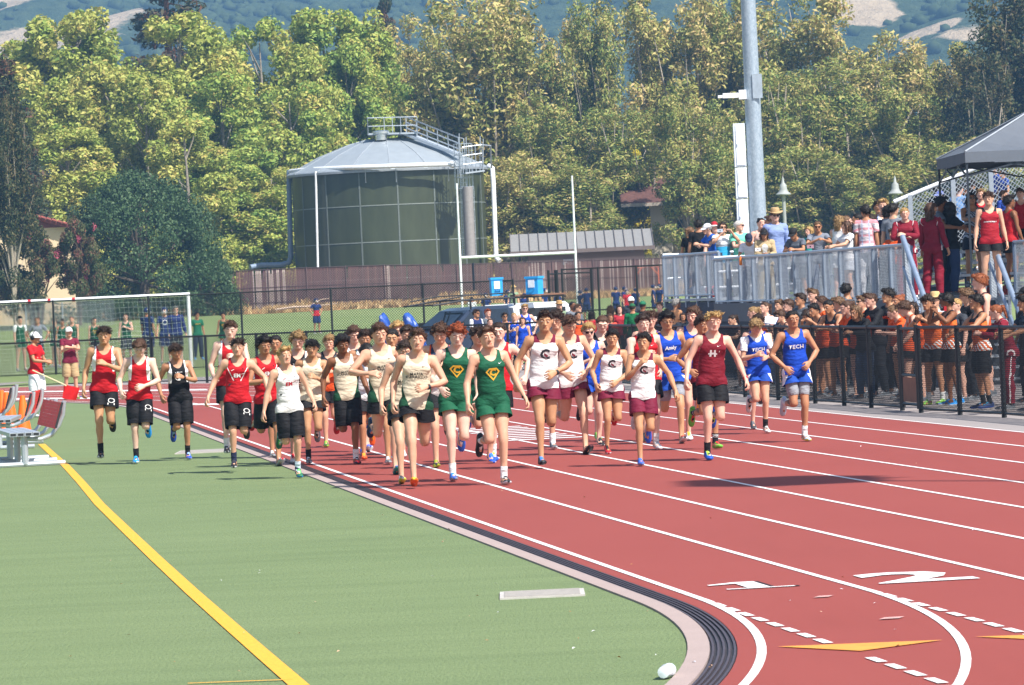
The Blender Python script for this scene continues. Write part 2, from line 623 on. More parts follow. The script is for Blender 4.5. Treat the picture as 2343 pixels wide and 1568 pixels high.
for s in (1, -1):
    t = (V0 - np.array([s * .17, .025, 1.405])) @ _d[s]
    armt = np.where(V0[:, 0] * s > 0, t, armt)
neckline = lambda zf, zb, w: (ax_ < w) & (az_ > np.where(ay_ < .0, zf, zb) + (ax_ / w) ** 2 * (1.47 - np.where(ay_ < .0, zf, zb)))
trunk = (az_ > .87) & (az_ < 1.50) & (armw < .5) & (ax_ < .24)
loose = .009 + .016 * np.clip((1.25 - az_) / .35, 0, 1) + .012 * np.exp(-((az_ - 1.09) / .09) ** 2)
SING = trunk & ~neckline(1.372, 1.415, .086) & (ax_ < .128 + .055 * np.clip((1.36 - az_) / .12, 0, 1) ** 1.0) & (az_ < 1.475)
TEE = (az_ > .87) & (az_ < 1.50) & ~neckline(1.43, 1.455, .078) & ((armw < .5) & (ax_ < .24) | (armt < .17) & (az_ > 1.2) & (ax_ > .12))
JACK = (az_ > .86) & (az_ < 1.51) & ~neckline(1.45, 1.47, .07) & ((armw < .5) & (ax_ < .26) | (armt < .515) & (ax_ > .12)) | ((armt < .515) & (armt > .1) & (ax_ > .24))
legs = (az_ < .985) & (ax_ < .30)
GAR = {}
def garments():
    sk = dict(
        singlet=(SING, loose, 4, .085),
        tee=(TEE, np.where(armw > .5, .014 + .06 * np.clip(armt - .03, 0, .2), .012 + .018 * np.clip((1.25 - az_) / .35, 0, 1)), 4, .075),
        jacket=(JACK, .020 + .018 * np.clip((1.2 - az_) / .3, 0, 1) * (armw < .5), 5, .075),
        shorts=(legs & (az_ < .95) & (az_ > .665), .012 + .034 * np.clip((.95 - az_) / .3, 0, 1), 3, .09),
        splits=(legs & (az_ < .95) & (az_ > .745), .012 + .040 * np.clip((.93 - az_) / .2, 0, 1), 3, .10),
        longs=(legs & (az_ < .95) & (az_ > .52), .014 + .034 * np.clip((.93 - az_) / .35, 0, 1), 4, .08),
        tights=(legs & (az_ > .60), .006 + 0 * az_, 0, .08),
        pants=(legs & (az_ > .085), .013 + .022 * np.clip((.8 - az_) / .3, 0, 1), 4, .06),
        socks=((az_ > .06) & (az_ < .20) & (ax_ < .3) & (V0[:, 0] > 0), .005 + 0 * az_, 0, .15),
        socks2=((az_ > .06) & (az_ < .20) & (ax_ < .3) & (V0[:, 0] < 0), .005 + 0 * az_, 0, .15),
        undertee=(TEE, np.where(armw > .5, .010 + .04 * np.clip(armt - .03, 0, .2), .003), 2, .06),
    )
    for k, a in sk.items():
        GAR[k] = shell(*a)
garments()
BODY = {'near': make_body(.052), 'far': make_body(.022)}

def rx(a):
    c, s = math.cos(a), math.sin(a); return np.array([[1, 0, 0], [0, c, -s], [0, s, c]])
def ry(a):
    c, s = math.cos(a), math.sin(a); return np.array([[c, 0, s], [0, 1, 0], [-s, 0, c]])
def rz(a):
    c, s = math.cos(a), math.sin(a); return np.array([[c, -s, 0], [s, c, 0], [0, 0, 1]])
def fk(p):
    """pose dict (degrees) -> bone rotations and joint places"""
    g = lambda k, d=0: R_(p.get(k, d))
    Rl = {b: np.eye(3) for b in BN}
    Rl['hips'] = rz(g('hyaw')) @ rx(g('htilt')) @ ry(g('hside'))
    Rl['spine'] = rx(g('lean') * .5) @ ry(g('side') * .5) @ rz(g('twist') * .5)
    Rl['chest'] = rx(g('lean') * .5) @ ry(g('side') * .5) @ rz(g('twist') * .5)
    Rl['neck'] = rx(g('nod') * .4) @ rz(g('look') * .4) @ ry(g('tilt') * .5)
    Rl['head'] = rx(g('nod') * .6) @ rz(g('look') * .6) @ ry(g('tilt') * .5)
    for s, n in ((1, 'L'), (-1, 'R')):
        sh = p.get('a' + n, (0, 6, 10, 0))          # flex, abduct, elbow, inward twist
        dn = ry(s * _th)
        Rl['arm' + n] = rx(-R_(sh[0])) @ ry(-s * R_(sh[1])) @ rz(-s * R_(sh[3]) * .4) @ dn
        Rl['fore' + n] = dn.T @ rz(-s * R_(sh[3]) * .6) @ rx(-R_(sh[2])) @ dn
        hd = p.get('h' + n, (0, 0))
        Rl['hand' + n] = dn.T @ rx(-R_(hd[0])) @ rz(-s * R_(hd[1])) @ dn
        lg = p.get('l' + n, (0, 0, 0, 0))           # flex, abduct, knee, ankle
        Rl['thigh' + n] = rx(-R_(lg[0])) @ ry(-s * (R_(lg[1]) - .045))
        Rl['shin' + n] = rx(R_(lg[2]))
        Rl['foot' + n] = rx(R_(lg[3]))
    Gm, J = {}, {}
    for b in BN:
        pr, h = BONES[b]
        h = np.array(h)
        if pr is None:
            Gm[b], J[b] = Rl[b], h
        else:
            Gm[b] = Gm[pr] @ Rl[b]
            J[b] = J[pr] + Gm[pr] @ (h - np.array(BONES[pr][1]))
    return Gm, J
def lbs(V, W, Gm, J):
    out = np.zeros_like(V)
    for i, b in enumerate(BN):
        w = W[:, i:i + 1]
        m = w[:, 0] > 1e-4
        if m.any():
            out[m] += w[m] * ((V[m] - np.array(BONES[b][1])) @ Gm[b].T + J[b])
    return out
def bone_mtx(b, Gm, J):
    """rest space -> posed space for something carried stiffly by bone b"""
    m = Matrix.Identity(4)
    R = Gm[b]; t = J[b] - R @ np.array(BONES[b][1])
    for i in range(3):
        for j in range(3):
            m[i][j] = R[i, j]
        m[i][3] = t[i]
    return m
# ------------------------------------------------------------------ hair, hats, shoes: shared meshes carried by a bone
def head_sdf(ells, cut=None, box=((-.2, .2), (-.2, .28), (1.30, 1.90)), vox=.009, caps=()):
    lo = np.array([b[0] for b in box]); hi = np.array([b[1] for b in box])
    n = ((hi - lo) / vox).astype(int) + 1
    X, Y, Z = np.meshgrid(*[lo[i] + vox * np.arange(n[i]) for i in range(3)], indexing='ij')
    F = np.full(X.shape, 1.0)
    def smin(F, d, k):
        h = np.maximum(k - np.abs(F - d), 0) / k
        return np.minimum(F, d) - h * h * k * .25
    for j, (c, r) in enumerate(ells):
        x, y, z = X - c[0], Y - c[1], Z - c[2]
        q = np.sqrt((x / r[0]) ** 2 + (y / r[1]) ** 2 + (z / r[2]) ** 2)
        q2 = np.sqrt((x / r[0] ** 2) ** 2 + (y / r[1] ** 2) ** 2 + (z / r[2] ** 2) ** 2) + 1e-9
        d = q * (q - 1) / q2
        if j == 0 and cut is not None:
            d = np.maximum(d, cut(X, Y, Z))
        F = smin(F, d, .02)
    for a, b, ra, rb in caps:
        a = np.array(a); b = np.array(b); ba = b - a
        t = np.clip(((X - a[0]) * ba[0] + (Y - a[1]) * ba[1] + (Z - a[2]) * ba[2]) / (ba @ ba), 0, 1)
        F = smin(F, np.sqrt((X - a[0] - t * ba[0]) ** 2 + (Y - a[1] - t * ba[1]) ** 2 + (Z - a[2] - t * ba[2]) ** 2) - ra - (rb - ra) * t, .015)
    V, Q = surface_nets(F, lo, vox)
    return V, Q
def hs(V):
    """unit head -> the slightly larger head of the sculpted body"""
    return (np.asarray(V) - np.array([0, 0, 1.545])) * np.array([1.02, 1.02, .95]) + np.array([0, 0, 1.523])
def pn(V, f, seed):
    """cheap smooth noise on points"""
    r = np.random.RandomState(seed)
    out = np.zeros(len(V))
    for k in range(6):
        d = r.normal(size=3); d /= np.linalg.norm(d)
        out += np.sin(V @ d * f * r.uniform(.7, 1.4) + r.uniform(0, 6.3))
    return out / 3.0
HL = lambda X, Y, Z: np.interp(Y, [-.085, -.055, -.02, .03, .08], [1.736, 1.714, 1.668, 1.634, 1.590]) - Z + .007 * np.sin(X * 95 + Y * 30) + .005 * np.sin(X * 230 + 1)
SK = ((0, .022, 1.662), (.076, .096, .090))
def skull(t, up=0.0):
    return ((0, .022, 1.662 + up * .5), (.076 + t, .096 + t, .090 + t + up * .5))
HAIR = {}
def make_hair(name, ells, noise, freq, tufts, tl, caps=(), cut=HL, wild=.5):
    V, Q = head_sdf(ells, cut, caps=caps)
    N = vnormals(V, Q)
    V = V + N * (pn(V, freq, len(name) * 7 + 1) * noise)[:, None]
    V, T = decimate(V, Q, .28)
    N = vnormals(V, T)
    r = np.random.RandomState(hash_(name))
    vs, fs = [V], [T]
    base = len(V)
    ok = np.nonzero((N[:, 2] > -.2) | (V[:, 2] < 1.62))[0]
    for _ in range(tufts):
        i = r.choice(ok)
        p, n = V[i], N[i]
        flow = np.array([p[0] * 4, (p[1] + .02) * 3 - .2, -.25 if p[2] < 1.7 else .05]) + r.normal(size=3) * wild
        flow -= n * (flow @ n) * .75
        flow /= np.linalg.norm(flow) + 1e-9
        L = tl * r.uniform(.6, 1.4)
        sd = np.cross(flow, n); sd /= np.linalg.norm(sd) + 1e-9
        w = r.uniform(.004, .009)
        p0 = p - n * .004
        a, b = p0 - sd * w, p0 + sd * w
        c = p0 + flow * L * .5 + n * (.006 + .3 * L * r.uniform(.2, 1)) 
        e = p0 + flow * L + n * L * r.uniform(-.1, .35)
        vs.append(np.array([a, b, c + sd * w * .8, c - sd * w * .8, e, c - n * .006]))
        k = base; base += 6
        fs.append(np.array([(k, k + 1, k + 2), (k, k + 2, k + 3), (k + 3, k + 2, k + 4), (k, k + 5, k + 1), (k + 3, k + 4, k + 5), (k + 2, k + 5, k + 4)]))
    me = np_mesh('hair', hs(np.concatenate(vs)), np.concatenate(fs))
    me.materials.append(mat('hair_brown', '3a2618'))
    HAIR[name] = me
def hash_(s):
    h = 7
    for c in s: h = (h * 31 + ord(c)) % 99991
    return h
make_hair('crop', [skull(.009)], .003, 60, 160, .014)
make_hair('short', [skull(.015, .008), ((.0, -.045, 1.742), (.058, .045, .024))], .006, 50, 260, .030)
make_hair('swept', [skull(.014, .010), ((.018, -.055, 1.748), (.062, .042, .030))], .005, 40, 240, .040)
make_hair('quiff', [skull(.010, .008), ((-.005, -.058, 1.757), (.056, .040, .034))], .004, 40, 240, .034)
make_hair('bushy', [skull(.018, .012), ((.0, -.045, 1.752), (.068, .050, .034))], .008, 45, 300, .042, wild=.8)
make_hair('curly', [skull(.016, .012), ((0, -.05, 1.748), (.064, .043, .030))], .008, 75, 320, .022, wild=1.2)
make_hair('afro', [skull(.031, .012), ((0, -.045, 1.745), (.076, .055, .040))], .008, 90, 420, .018, wild=1.6)
make_hair('mop', [skull(.020, .006), ((0, -.066, 1.722), (.066, .034, .034))], .005, 40, 260, .036, wild=.35)
make_hair('wild', [skull(.026, .022), ((.02, -.04, 1.765), (.08, .06, .04))], .012, 35, 380, .075, wild=.9)
make_hair('long', [skull(.013), ((0, .062, 1.56), (.088, .055, .17))], .005, 40, 260, .05, wild=.25,
          caps=[((.072, -.01, 1.69), (.080, .0, 1.50), .020, .016), ((-.072, -.01, 1.69), (-.080, .0, 1.50), .020, .016)])
make_hair('wavy', [skull(.022), ((0, .06, 1.53), (.11, .06, .17))], .010, 55, 340, .03, wild=.6,
          caps=[((.078, -.005, 1.69), (.10, .0, 1.46), .026, .022), ((-.078, -.005, 1.69), (-.10, .0, 1.46), .026, .022)])
make_hair('pony', [skull(.009)], .003, 40, 160, .022, wild=.25, caps=[((0, .105, 1.70), (0, .145, 1.68), .022, .030), ((0, .145, 1.68), (0, .15, 1.50), .032, .012)])
make_hair('bun', [skull(.009), ((0, .118, 1.725), (.036, .034, .034))], .003, 40, 140, .02, wild=.3)
make_hair('bob', [skull(.016), ((0, .055, 1.60), (.088, .055, .10))], .005, 40, 220, .04, wild=.25,
          caps=[((.072, -.015, 1.69), (.078, -.005, 1.56), .020, .020), ((-.072, -.015, 1.69), (-.078, -.005, 1.56), .020, .020)])
make_hair('fringe', [skull(.010)], .003, 50, 60, .012, cut=lambda X, Y, Z: np.where(Z > 1.70, 1, np.interp(Y, [-.03, .03, .08], [1.665, 1.632, 1.590]) - Z))

def head_piece(name, mb, mats, smooth='all'):
    mb.v = [tuple(v) for v in hs(np.array(mb.v, float))]
    return mb.mesh(name, mats, smooth)
P_ = lambda c, **k: mat('cloth_' + c, c, .8, **k)
def dome(mb, t, z0, n=20, rows=7, up=0.0):
    c = np.array([0, .022, 1.662]); r = np.array([.076 + t, .096 + t, .090 + t + up])
    prof = []
    a0 = math.asin(max(-1, min(1, (z0 - c[2]) / r[2])))
    vs, fs = [], []
    for i in range(rows):
        a = a0 + (PI / 2 - a0) * i / rows
        for k in range(n):
            b = 2 * PI * k / n
            vs.append((c[0] + r[0] * math.cos(a) * math.cos(b), c[1] + r[1] * math.cos(a) * math.sin(b), c[2] + r[2] * math.sin(a)))
    vs.append((c[0], c[1], c[2] + r[2]))
    for i in range(rows - 1):
        for k in range(n):
            k2 = (k + 1) % n
            fs.append((i * n + k, i * n + k2, (i + 1) * n + k2, (i + 1) * n + k))
    for k in range(n):
        fs.append(((rows - 1) * n + k, (rows - 1) * n + (k + 1) % n, rows * n))
    fs.append(tuple(range(n - 1, -1, -1)))
    mb.add(vs, fs)
_b = [mat('cap_crown', 'ffffff', .8), mat('cap_brim', 'ffffff', .8)]
mb = MB(); dome(mb, .016, 1.685, up=.012); mb.k = 1
vs = []
for j in range(9):
    a = PI + PI * (j + .5) / 9
    x, y = .080 * math.cos(a), .022 + .098 * math.sin(a)
    f = .082 * (-math.sin(a)) ** .6
    for q, (d, dz) in enumerate(((0, .012), (1, -.012 - .02 * abs(math.cos(a))), (1, -.016 - .02 * abs(math.cos(a))), (0, .006))):
        vs.append((x * (1 + .05 * d), y - f * d, 1.692 + dz))
mb.add(vs, [(j * 4 + q, j * 4 + (q + 1) % 4, j * 4 + 4 + (q + 1) % 4, j * 4 + 4 + q) for j in range(8) for q in range(4)] + [(0, 1, 2, 3), (35, 34, 33, 32)])
CAP = head_piece('cap', mb, _b)
mb = MB(); dome(mb, .017, 1.672, up=.01); BEANIE = head_piece('beanie', mb, _b[:1])
mb = MB()
pr = [(.16, 1.712), (.165, 1.705), (.155, 1.700), (.10, 1.700), (.097, 1.705), (.094, 1.74), (.086, 1.79), (.078, 1.806), (.04, 1.812), (.002, 1.806)]
mb.lathe(pr[::1], 24, (0, .02, 0))
mb.v = [(x * .9, y * 1.06, z + (abs(x) ** 2) * 1.3 * (math.hypot(x, y) > .11)) for x, y, z in mb.v]
mb.k = 1
mb.lathe([(.0985, 1.706), (.0985, 1.722), (.094, 1.724)], 24, (0, .02, 0)); 
STRAW = head_piece('straw_hat', mb, [mat('straw', 'b3966c', .9, bump=.4, scale=60), mat('hat_band', '8a6a40', .9)])
mb = MB(); dome(mb, .030, 1.60, 22, 10)
mb.v = [(x, y if not (y < -.07 and z < 1.70) else -.06, z) for x, y, z in mb.v]
HELM = mb
mb = MB()
for z, w in ((1.640, .085), (1.612, .082), (1.588, .075)):
    mb.tube([(-w, -.04, z), (-w * .75, -.115, z), (0, -.135, z), (w * .75, -.115, z), (w, -.04, z)], .0055, 6)
for x in (-.03, .03):
    mb.tube([(x, -.100, 1.70), (x, -.134, 1.64), (x, -.128, 1.588)], .0055, 6)
MASK = head_piece('face_guard', mb, mat('guard_white', 'e8e8e8', .4))
HELMM = head_piece('helmet', HELM, mat('helmet_navy', '1b2a55', .25))
mb = MB()
for s in (-1, 1):
    mb.k = 0
    mb.add([(s * .012, -.098, 1.668), (s * .050, -.083, 1.669), (s * .053, -.080, 1.650), (s * .040, -.088, 1.638), (s * .018, -.098, 1.640),
            (s * .012, -.092, 1.668), (s * .050, -.077, 1.669), (s * .053, -.074, 1.650), (s * .040, -.082, 1.638), (s * .018, -.092, 1.640)],
           [(0, 1, 2, 3, 4)[::s], (5, 6, 7, 8, 9)[::-s], (0, 1, 6, 5), (1, 2, 7, 6), (2, 3, 8, 7), (3, 4, 9, 8), (4, 0, 5, 9)])
    mb.k = 1
    mb.bar((s * .050, -.080, 1.666), (s * .083, .015, 1.664), .004, .007)
mb.bar((-.014, -.098, 1.664), (.014, -.098, 1.664), .004, .005)
SHADES = head_piece('sunglasses', mb, [mat('lens', '0a0a0c', .08, spec=.8), mat('glasses_frame', '151515', .35)], smooth=False)
mb = MB()
for s in (-1, 1):
    mb.tube([(s * (.033 + .018 * math.cos(a)), -.092 + .010 * abs(math.cos(a)) * (1 if s * math.cos(a) > 0 else -.3), 1.654 + .014 * math.sin(a)) for a in [i * PI / 5 for i in range(11)]], .0016, 4)
    mb.bar((s * .051, -.080, 1.660), (s * .083, .015, 1.660), .003, .004)
mb.bar((-.015, -.095, 1.658), (.015, -.095, 1.658), .003, .003)
GLASSES = head_piece('glasses', mb, mat('glasses_frame', '151515', .35))

def make_shoe(sx):
    ys = [.080, .066, .040, .005, -.03, -.07, -.11, -.15, -.182, -.200]
    hh = [.062, .092, .108, .104, .086, .068, .056, .047, .037, .022]
    ww = [.042, .064, .072, .072, .074, .082, .090, .085, .064, .030]
    bz = [.010, .002, 0, 0, 0, 0, 0, .002, .010, .016]
    n = 14
    V, Fq, mi = [], [], []
    for y, h, w, b in zip(ys, hh, ww, bz):
        for k in range(n):
            a = 2 * PI * k / n - PI / 2
            cx, sz = math.cos(a), math.sin(a)
            x = w / 2 * (abs(cx) ** .6) * (1 if cx > 0 else -1)
            if sz < 0:
                z = b + .027 * (1 + sz * (1 if abs(sz) > .5 else .6))
                x *= 1.06
            else:
                z = b + .027 + (h - .027) * sz ** .9
                x *= (1 - .22 * sz)
            V.append((sx * (.146 + (x + (.018 - y) * .10)), y, z))
    for i in range(len(ys) - 1):
        for k in range(n):
            k2 = (k + 1) % n
            q = (i * n + k, i * n + k2, (i + 1) * n + k2, (i + 1) * n + k)
            Fq.append(q if sx < 0 else q[::-1])
            kk = (k + .5) / n
            top = abs(kk - .5) < .09 and 2 <= i <= 5
            mi.append(1 if (kk < .24 or kk > .76) else (2 if top else 0))
    Fq.append(tuple(range(n))[::-1 if sx < 0 else 1]); mi.append(0)
    Fq.append(tuple(range((len(ys) - 1) * n, len(ys) * n))[::1 if sx < 0 else -1]); mi.append(0)
    me = bpy.data.meshes.new('shoe')
    me.from_pydata(V, [], Fq)
    for c in ('shoe_upper', 'shoe_sole', 'shoe_laces'):
        me.materials.append(mat(c, '808080'))
    me.polygons.foreach_set('material_index', mi)
    me.shade_smooth()
    return me
SHOE = {'L': make_shoe(1), 'R': make_shoe(-1)}

# ------------------------------------------------------------------ cloth and skin materials
def cloth(c, panels=(), rough=.75, flame=None):
    """cloth colour with flat panels cut by planes in the garment's own rest frame:
    panels = [(colour, [(a|x|, b y, c z, limit), ...]), ...]: a|x|+by+cz > limit for all"""
    key = ('cloth', c, str(panels), flame)
    if key in MATS:
        return MATS[key]
    g = G('cloth', rough, 0, .25)
    at = g.n('ShaderNodeAttribute', attribute_name='rest')
    sp = g.n('ShaderNodeSeparateXYZ'); g.l(at.outputs['Vector'], sp.inputs[0])
    x = g.math('ABSOLUTE', sp.outputs[0]); y, z = sp.outputs[1], sp.outputs[2]
    base = lin(c)
    f = g.noise(at.outputs['Vector'], 9, 3, .5)
    col = g.ramp(f, [(.3, tuple(v * .88 for v in base[:3])), (.7, tuple(min(1, v * 1.08) for v in base[:3]))])
    if flame:
        fx, fz, lim = flame[1:]
        wv = g.n('ShaderNodeTexWave', wave_type='BANDS', bands_direction='DIAGONAL')
        wv.inputs['Scale'].default_value = 9; wv.inputs['Distortion'].default_value = 5
        g.l(at.outputs['Vector'], wv.inputs['Vector'])
        s_ = g.math('ADD', g.math('MULTIPLY', x, fx), g.math('MULTIPLY', z, fz))
        m = g.math('MULTIPLY', g.math('GREATER_THAN', s_, lim), g.math('GREATER_THAN', wv.outputs['Fac'], .5))
        col = g.mix(m, col, lin(flame[0]))
    for pc, conds in panels:
        m = None
        for a, b, cc, lim in conds:
            s_ = g.math('ADD', g.math('MULTIPLY', x, a), g.math('ADD', g.math('MULTIPLY', y, b), g.math('MULTIPLY', z, cc)))
            t = g.math('GREATER_THAN', s_, lim)
            m = t if m is None else g.math('MULTIPLY', m, t)
        col = g.mix(m, col, lin(pc))
    g.color(col)
    # soft folds of thin cloth
    mp = g.n('ShaderNodeMapping'); mp.inputs['Scale'].default_value = (4.5, 4.5, 9); mp.inputs['Rotation'].default_value = (0, .6, 0)
    g.l(at.outputs['Vector'], mp.inputs[0])
    w = g.noise(mp.outputs[0], 2.2, 2, .5)
    g.bump(w, .45, .05)
    MATS[key] = g.m
    return g.m
SKINC = dict(pale='dcb6a2', fair='cfa084', tan='b28060', olive='bd8e6a', brown='82553a', dark='5c3a29', pink='daaa94')
def skin(tone, brow):
    key = ('skin', tone, brow)
    if key in MATS:
        return MATS[key]
    g = G('skin', .5, 0, .35)
    at = g.n('ShaderNodeVertexColor', layer_name='feat')
    sp = g.n('ShaderNodeSeparateColor'); g.l(at.outputs[0], sp.inputs[0])
    b = lin(SKINC[tone])
    lip = (b[0] * .82, b[1] * .60, b[2] * .58, 1)
    f = g.noise(g.pos(), 14, 3, .6)
    col = g.ramp(f, [(.3, (b[0] * .95, b[1] * .90, b[2] * .88, 1)), (.7, (min(1, b[0] * 1.04), b[1] * 1.05, b[2] * 1.05, 1))])
    col = g.mix(sp.outputs[0], col, lip)
    col = g.mix(sp.outputs[1], col, (.5, .46, .43, 1))
    bc = lin(brow)
    col = g.mix(sp.outputs[2], col, (bc[0] * .5 + b[0] * .22, bc[1] * .5 + b[1] * .18, bc[2] * .5 + b[2] * .16, 1))
    g.color(col)
    g.b.inputs['Subsurface Weight'].default_value = 0.0
    MATS[key] = g.m
    return g.m
HAIRC = dict(black='1c1613', dark='34241a', brown='4f3626', light='6e5238', blond='b08d58', sandy='92744c', red='8e431f', grey='8f8b86', white='cfcac2', ginger='8f4f2c')
def hairm(c):
    key = ('hairm', c)
    if key in MATS:
        return MATS[key]
    b = lin(HAIRC[c])
    g = G('hair', .55, 0, .35)
    f = g.noise(g.pos((40, 40, 9)), 3, 3, .7)
    g.color(g.ramp(f, [(.25, tuple(v * .55 for v in b[:3])), (.75, tuple(min(1, v * 1.35) for v in b[:3]))]))
    g.bump(f, .6, .01)
    MATS[key] = g.m
    return g.m

# ------------------------------------------------------------------ lettering printed on a garment's front
_GT = {}
def rest_tree(k):
    if k not in _GT:
        g = GAR[k]
        _GT[k] = BVHTree.FromPolygons([tuple(v) for v in g['R']], [tuple(t) for t in g['T']])
    return _GT[k]
def glyphs(text, bold=.012, spacing=1.05, sx=1.0):
    cu = bpy.data.curves.new('t', 'FONT')
    cu.body = text; cu.align_x = 'CENTER'; cu.align_y = 'CENTER'; cu.size = 1; cu.resolution_u = 2; cu.offset = bold; cu.space_character = spacing
    cu.space_line = .85
    o = bpy.data.objects.new('t', cu); COL.objects.link(o)
    bpy.context.view_layer.update()
    me = bpy.data.meshes.new_from_object(o.evaluated_get(bpy.context.evaluated_depsgraph_get()))
    V, T = get_vf(me)
    bpy.data.objects.remove(o); bpy.data.curves.remove(cu); bpy.data.meshes.remove(me)
    V = V[:, :2]
    V[:, 0] *= sx
    w = V[:, 0].max() - V[:, 0].min()
    return V / w, T
_GC = {}
def poly(pts, holes=()):
    """2D polygon -> triangles"""
    from mathutils.geometry import tessellate_polygon
    loops = [[Vector((x, y, 0)) for x, y in pts]] + [[Vector((x, y, 0)) for x, y in h] for h in holes]
    V = np.array([(p.x, p.y) for l in loops for p in l])
    return V, np.array(tessellate_polygon(loops))
SWOOSH = poly([(-.5, -.02), (-.42, -.18), (-.22, -.2), (.5, .2), (-.2, -.06), (-.34, -.02), (-.38, .14)])
def printed(gk, posed, parent, art, cx, cz, width, m, tilt=0.0, off=.004, name='lettering', back=False):
    V, T = art
    bt = rest_tree(gk)
    g = GAR[gk]
    c, s = math.cos(tilt), math.sin(tilt)
    out, ok = [], []
    sg = -1 if back else 1
    for x, y in V:
        px = cx + sg * width * (x * c - y * s); pz = cz + width * (x * s + y * c)
        h = bt.ray_cast(Vector((px, -sg * .5, pz)), Vector((0, sg, 0)))
        if h[0] is None or abs(h[0].y) > .3:
            out.append((0, 0, 0)); ok.append(False); continue
        i = g['T'][h[2]]
        R = g['R'][i]
        A = np.array([R[0], R[1], R[2]]).T
        p = np.array(h[0])
        e1, e2, q = R[1] - R[0], R[2] - R[0], p - R[0]
        d11, d12, d22, dq1, dq2 = e1 @ e1, e1 @ e2, e2 @ e2, q @ e1, q @ e2
        den = d11 * d22 - d12 * d12 + 1e-12
        v = (d22 * dq1 - d12 * dq2) / den; w = (d11 * dq2 - d12 * dq1) / den
        P = posed[i]
        nn = np.cross(P[1] - P[0], P[2] - P[0]); nn /= np.linalg.norm(nn) + 1e-9
        out.append(P[0] * (1 - v - w) + P[1] * v + P[2] * w + nn * off); ok.append(True)
    ok = np.array(ok)
    T = T[ok[T].all(1)]
    if not len(T):
        return
    me = np_mesh(name, np.array(out), T, False)
    me.materials.append(m)
    return inst(name, me, parent)
INK = lambda c: mat('ink_' + c, c, .7)
def art(text, **k):
    key = (text, str(k))
    if key not in _GC:
        _GC[key] = glyphs(text, **k)
    return _GC[key]

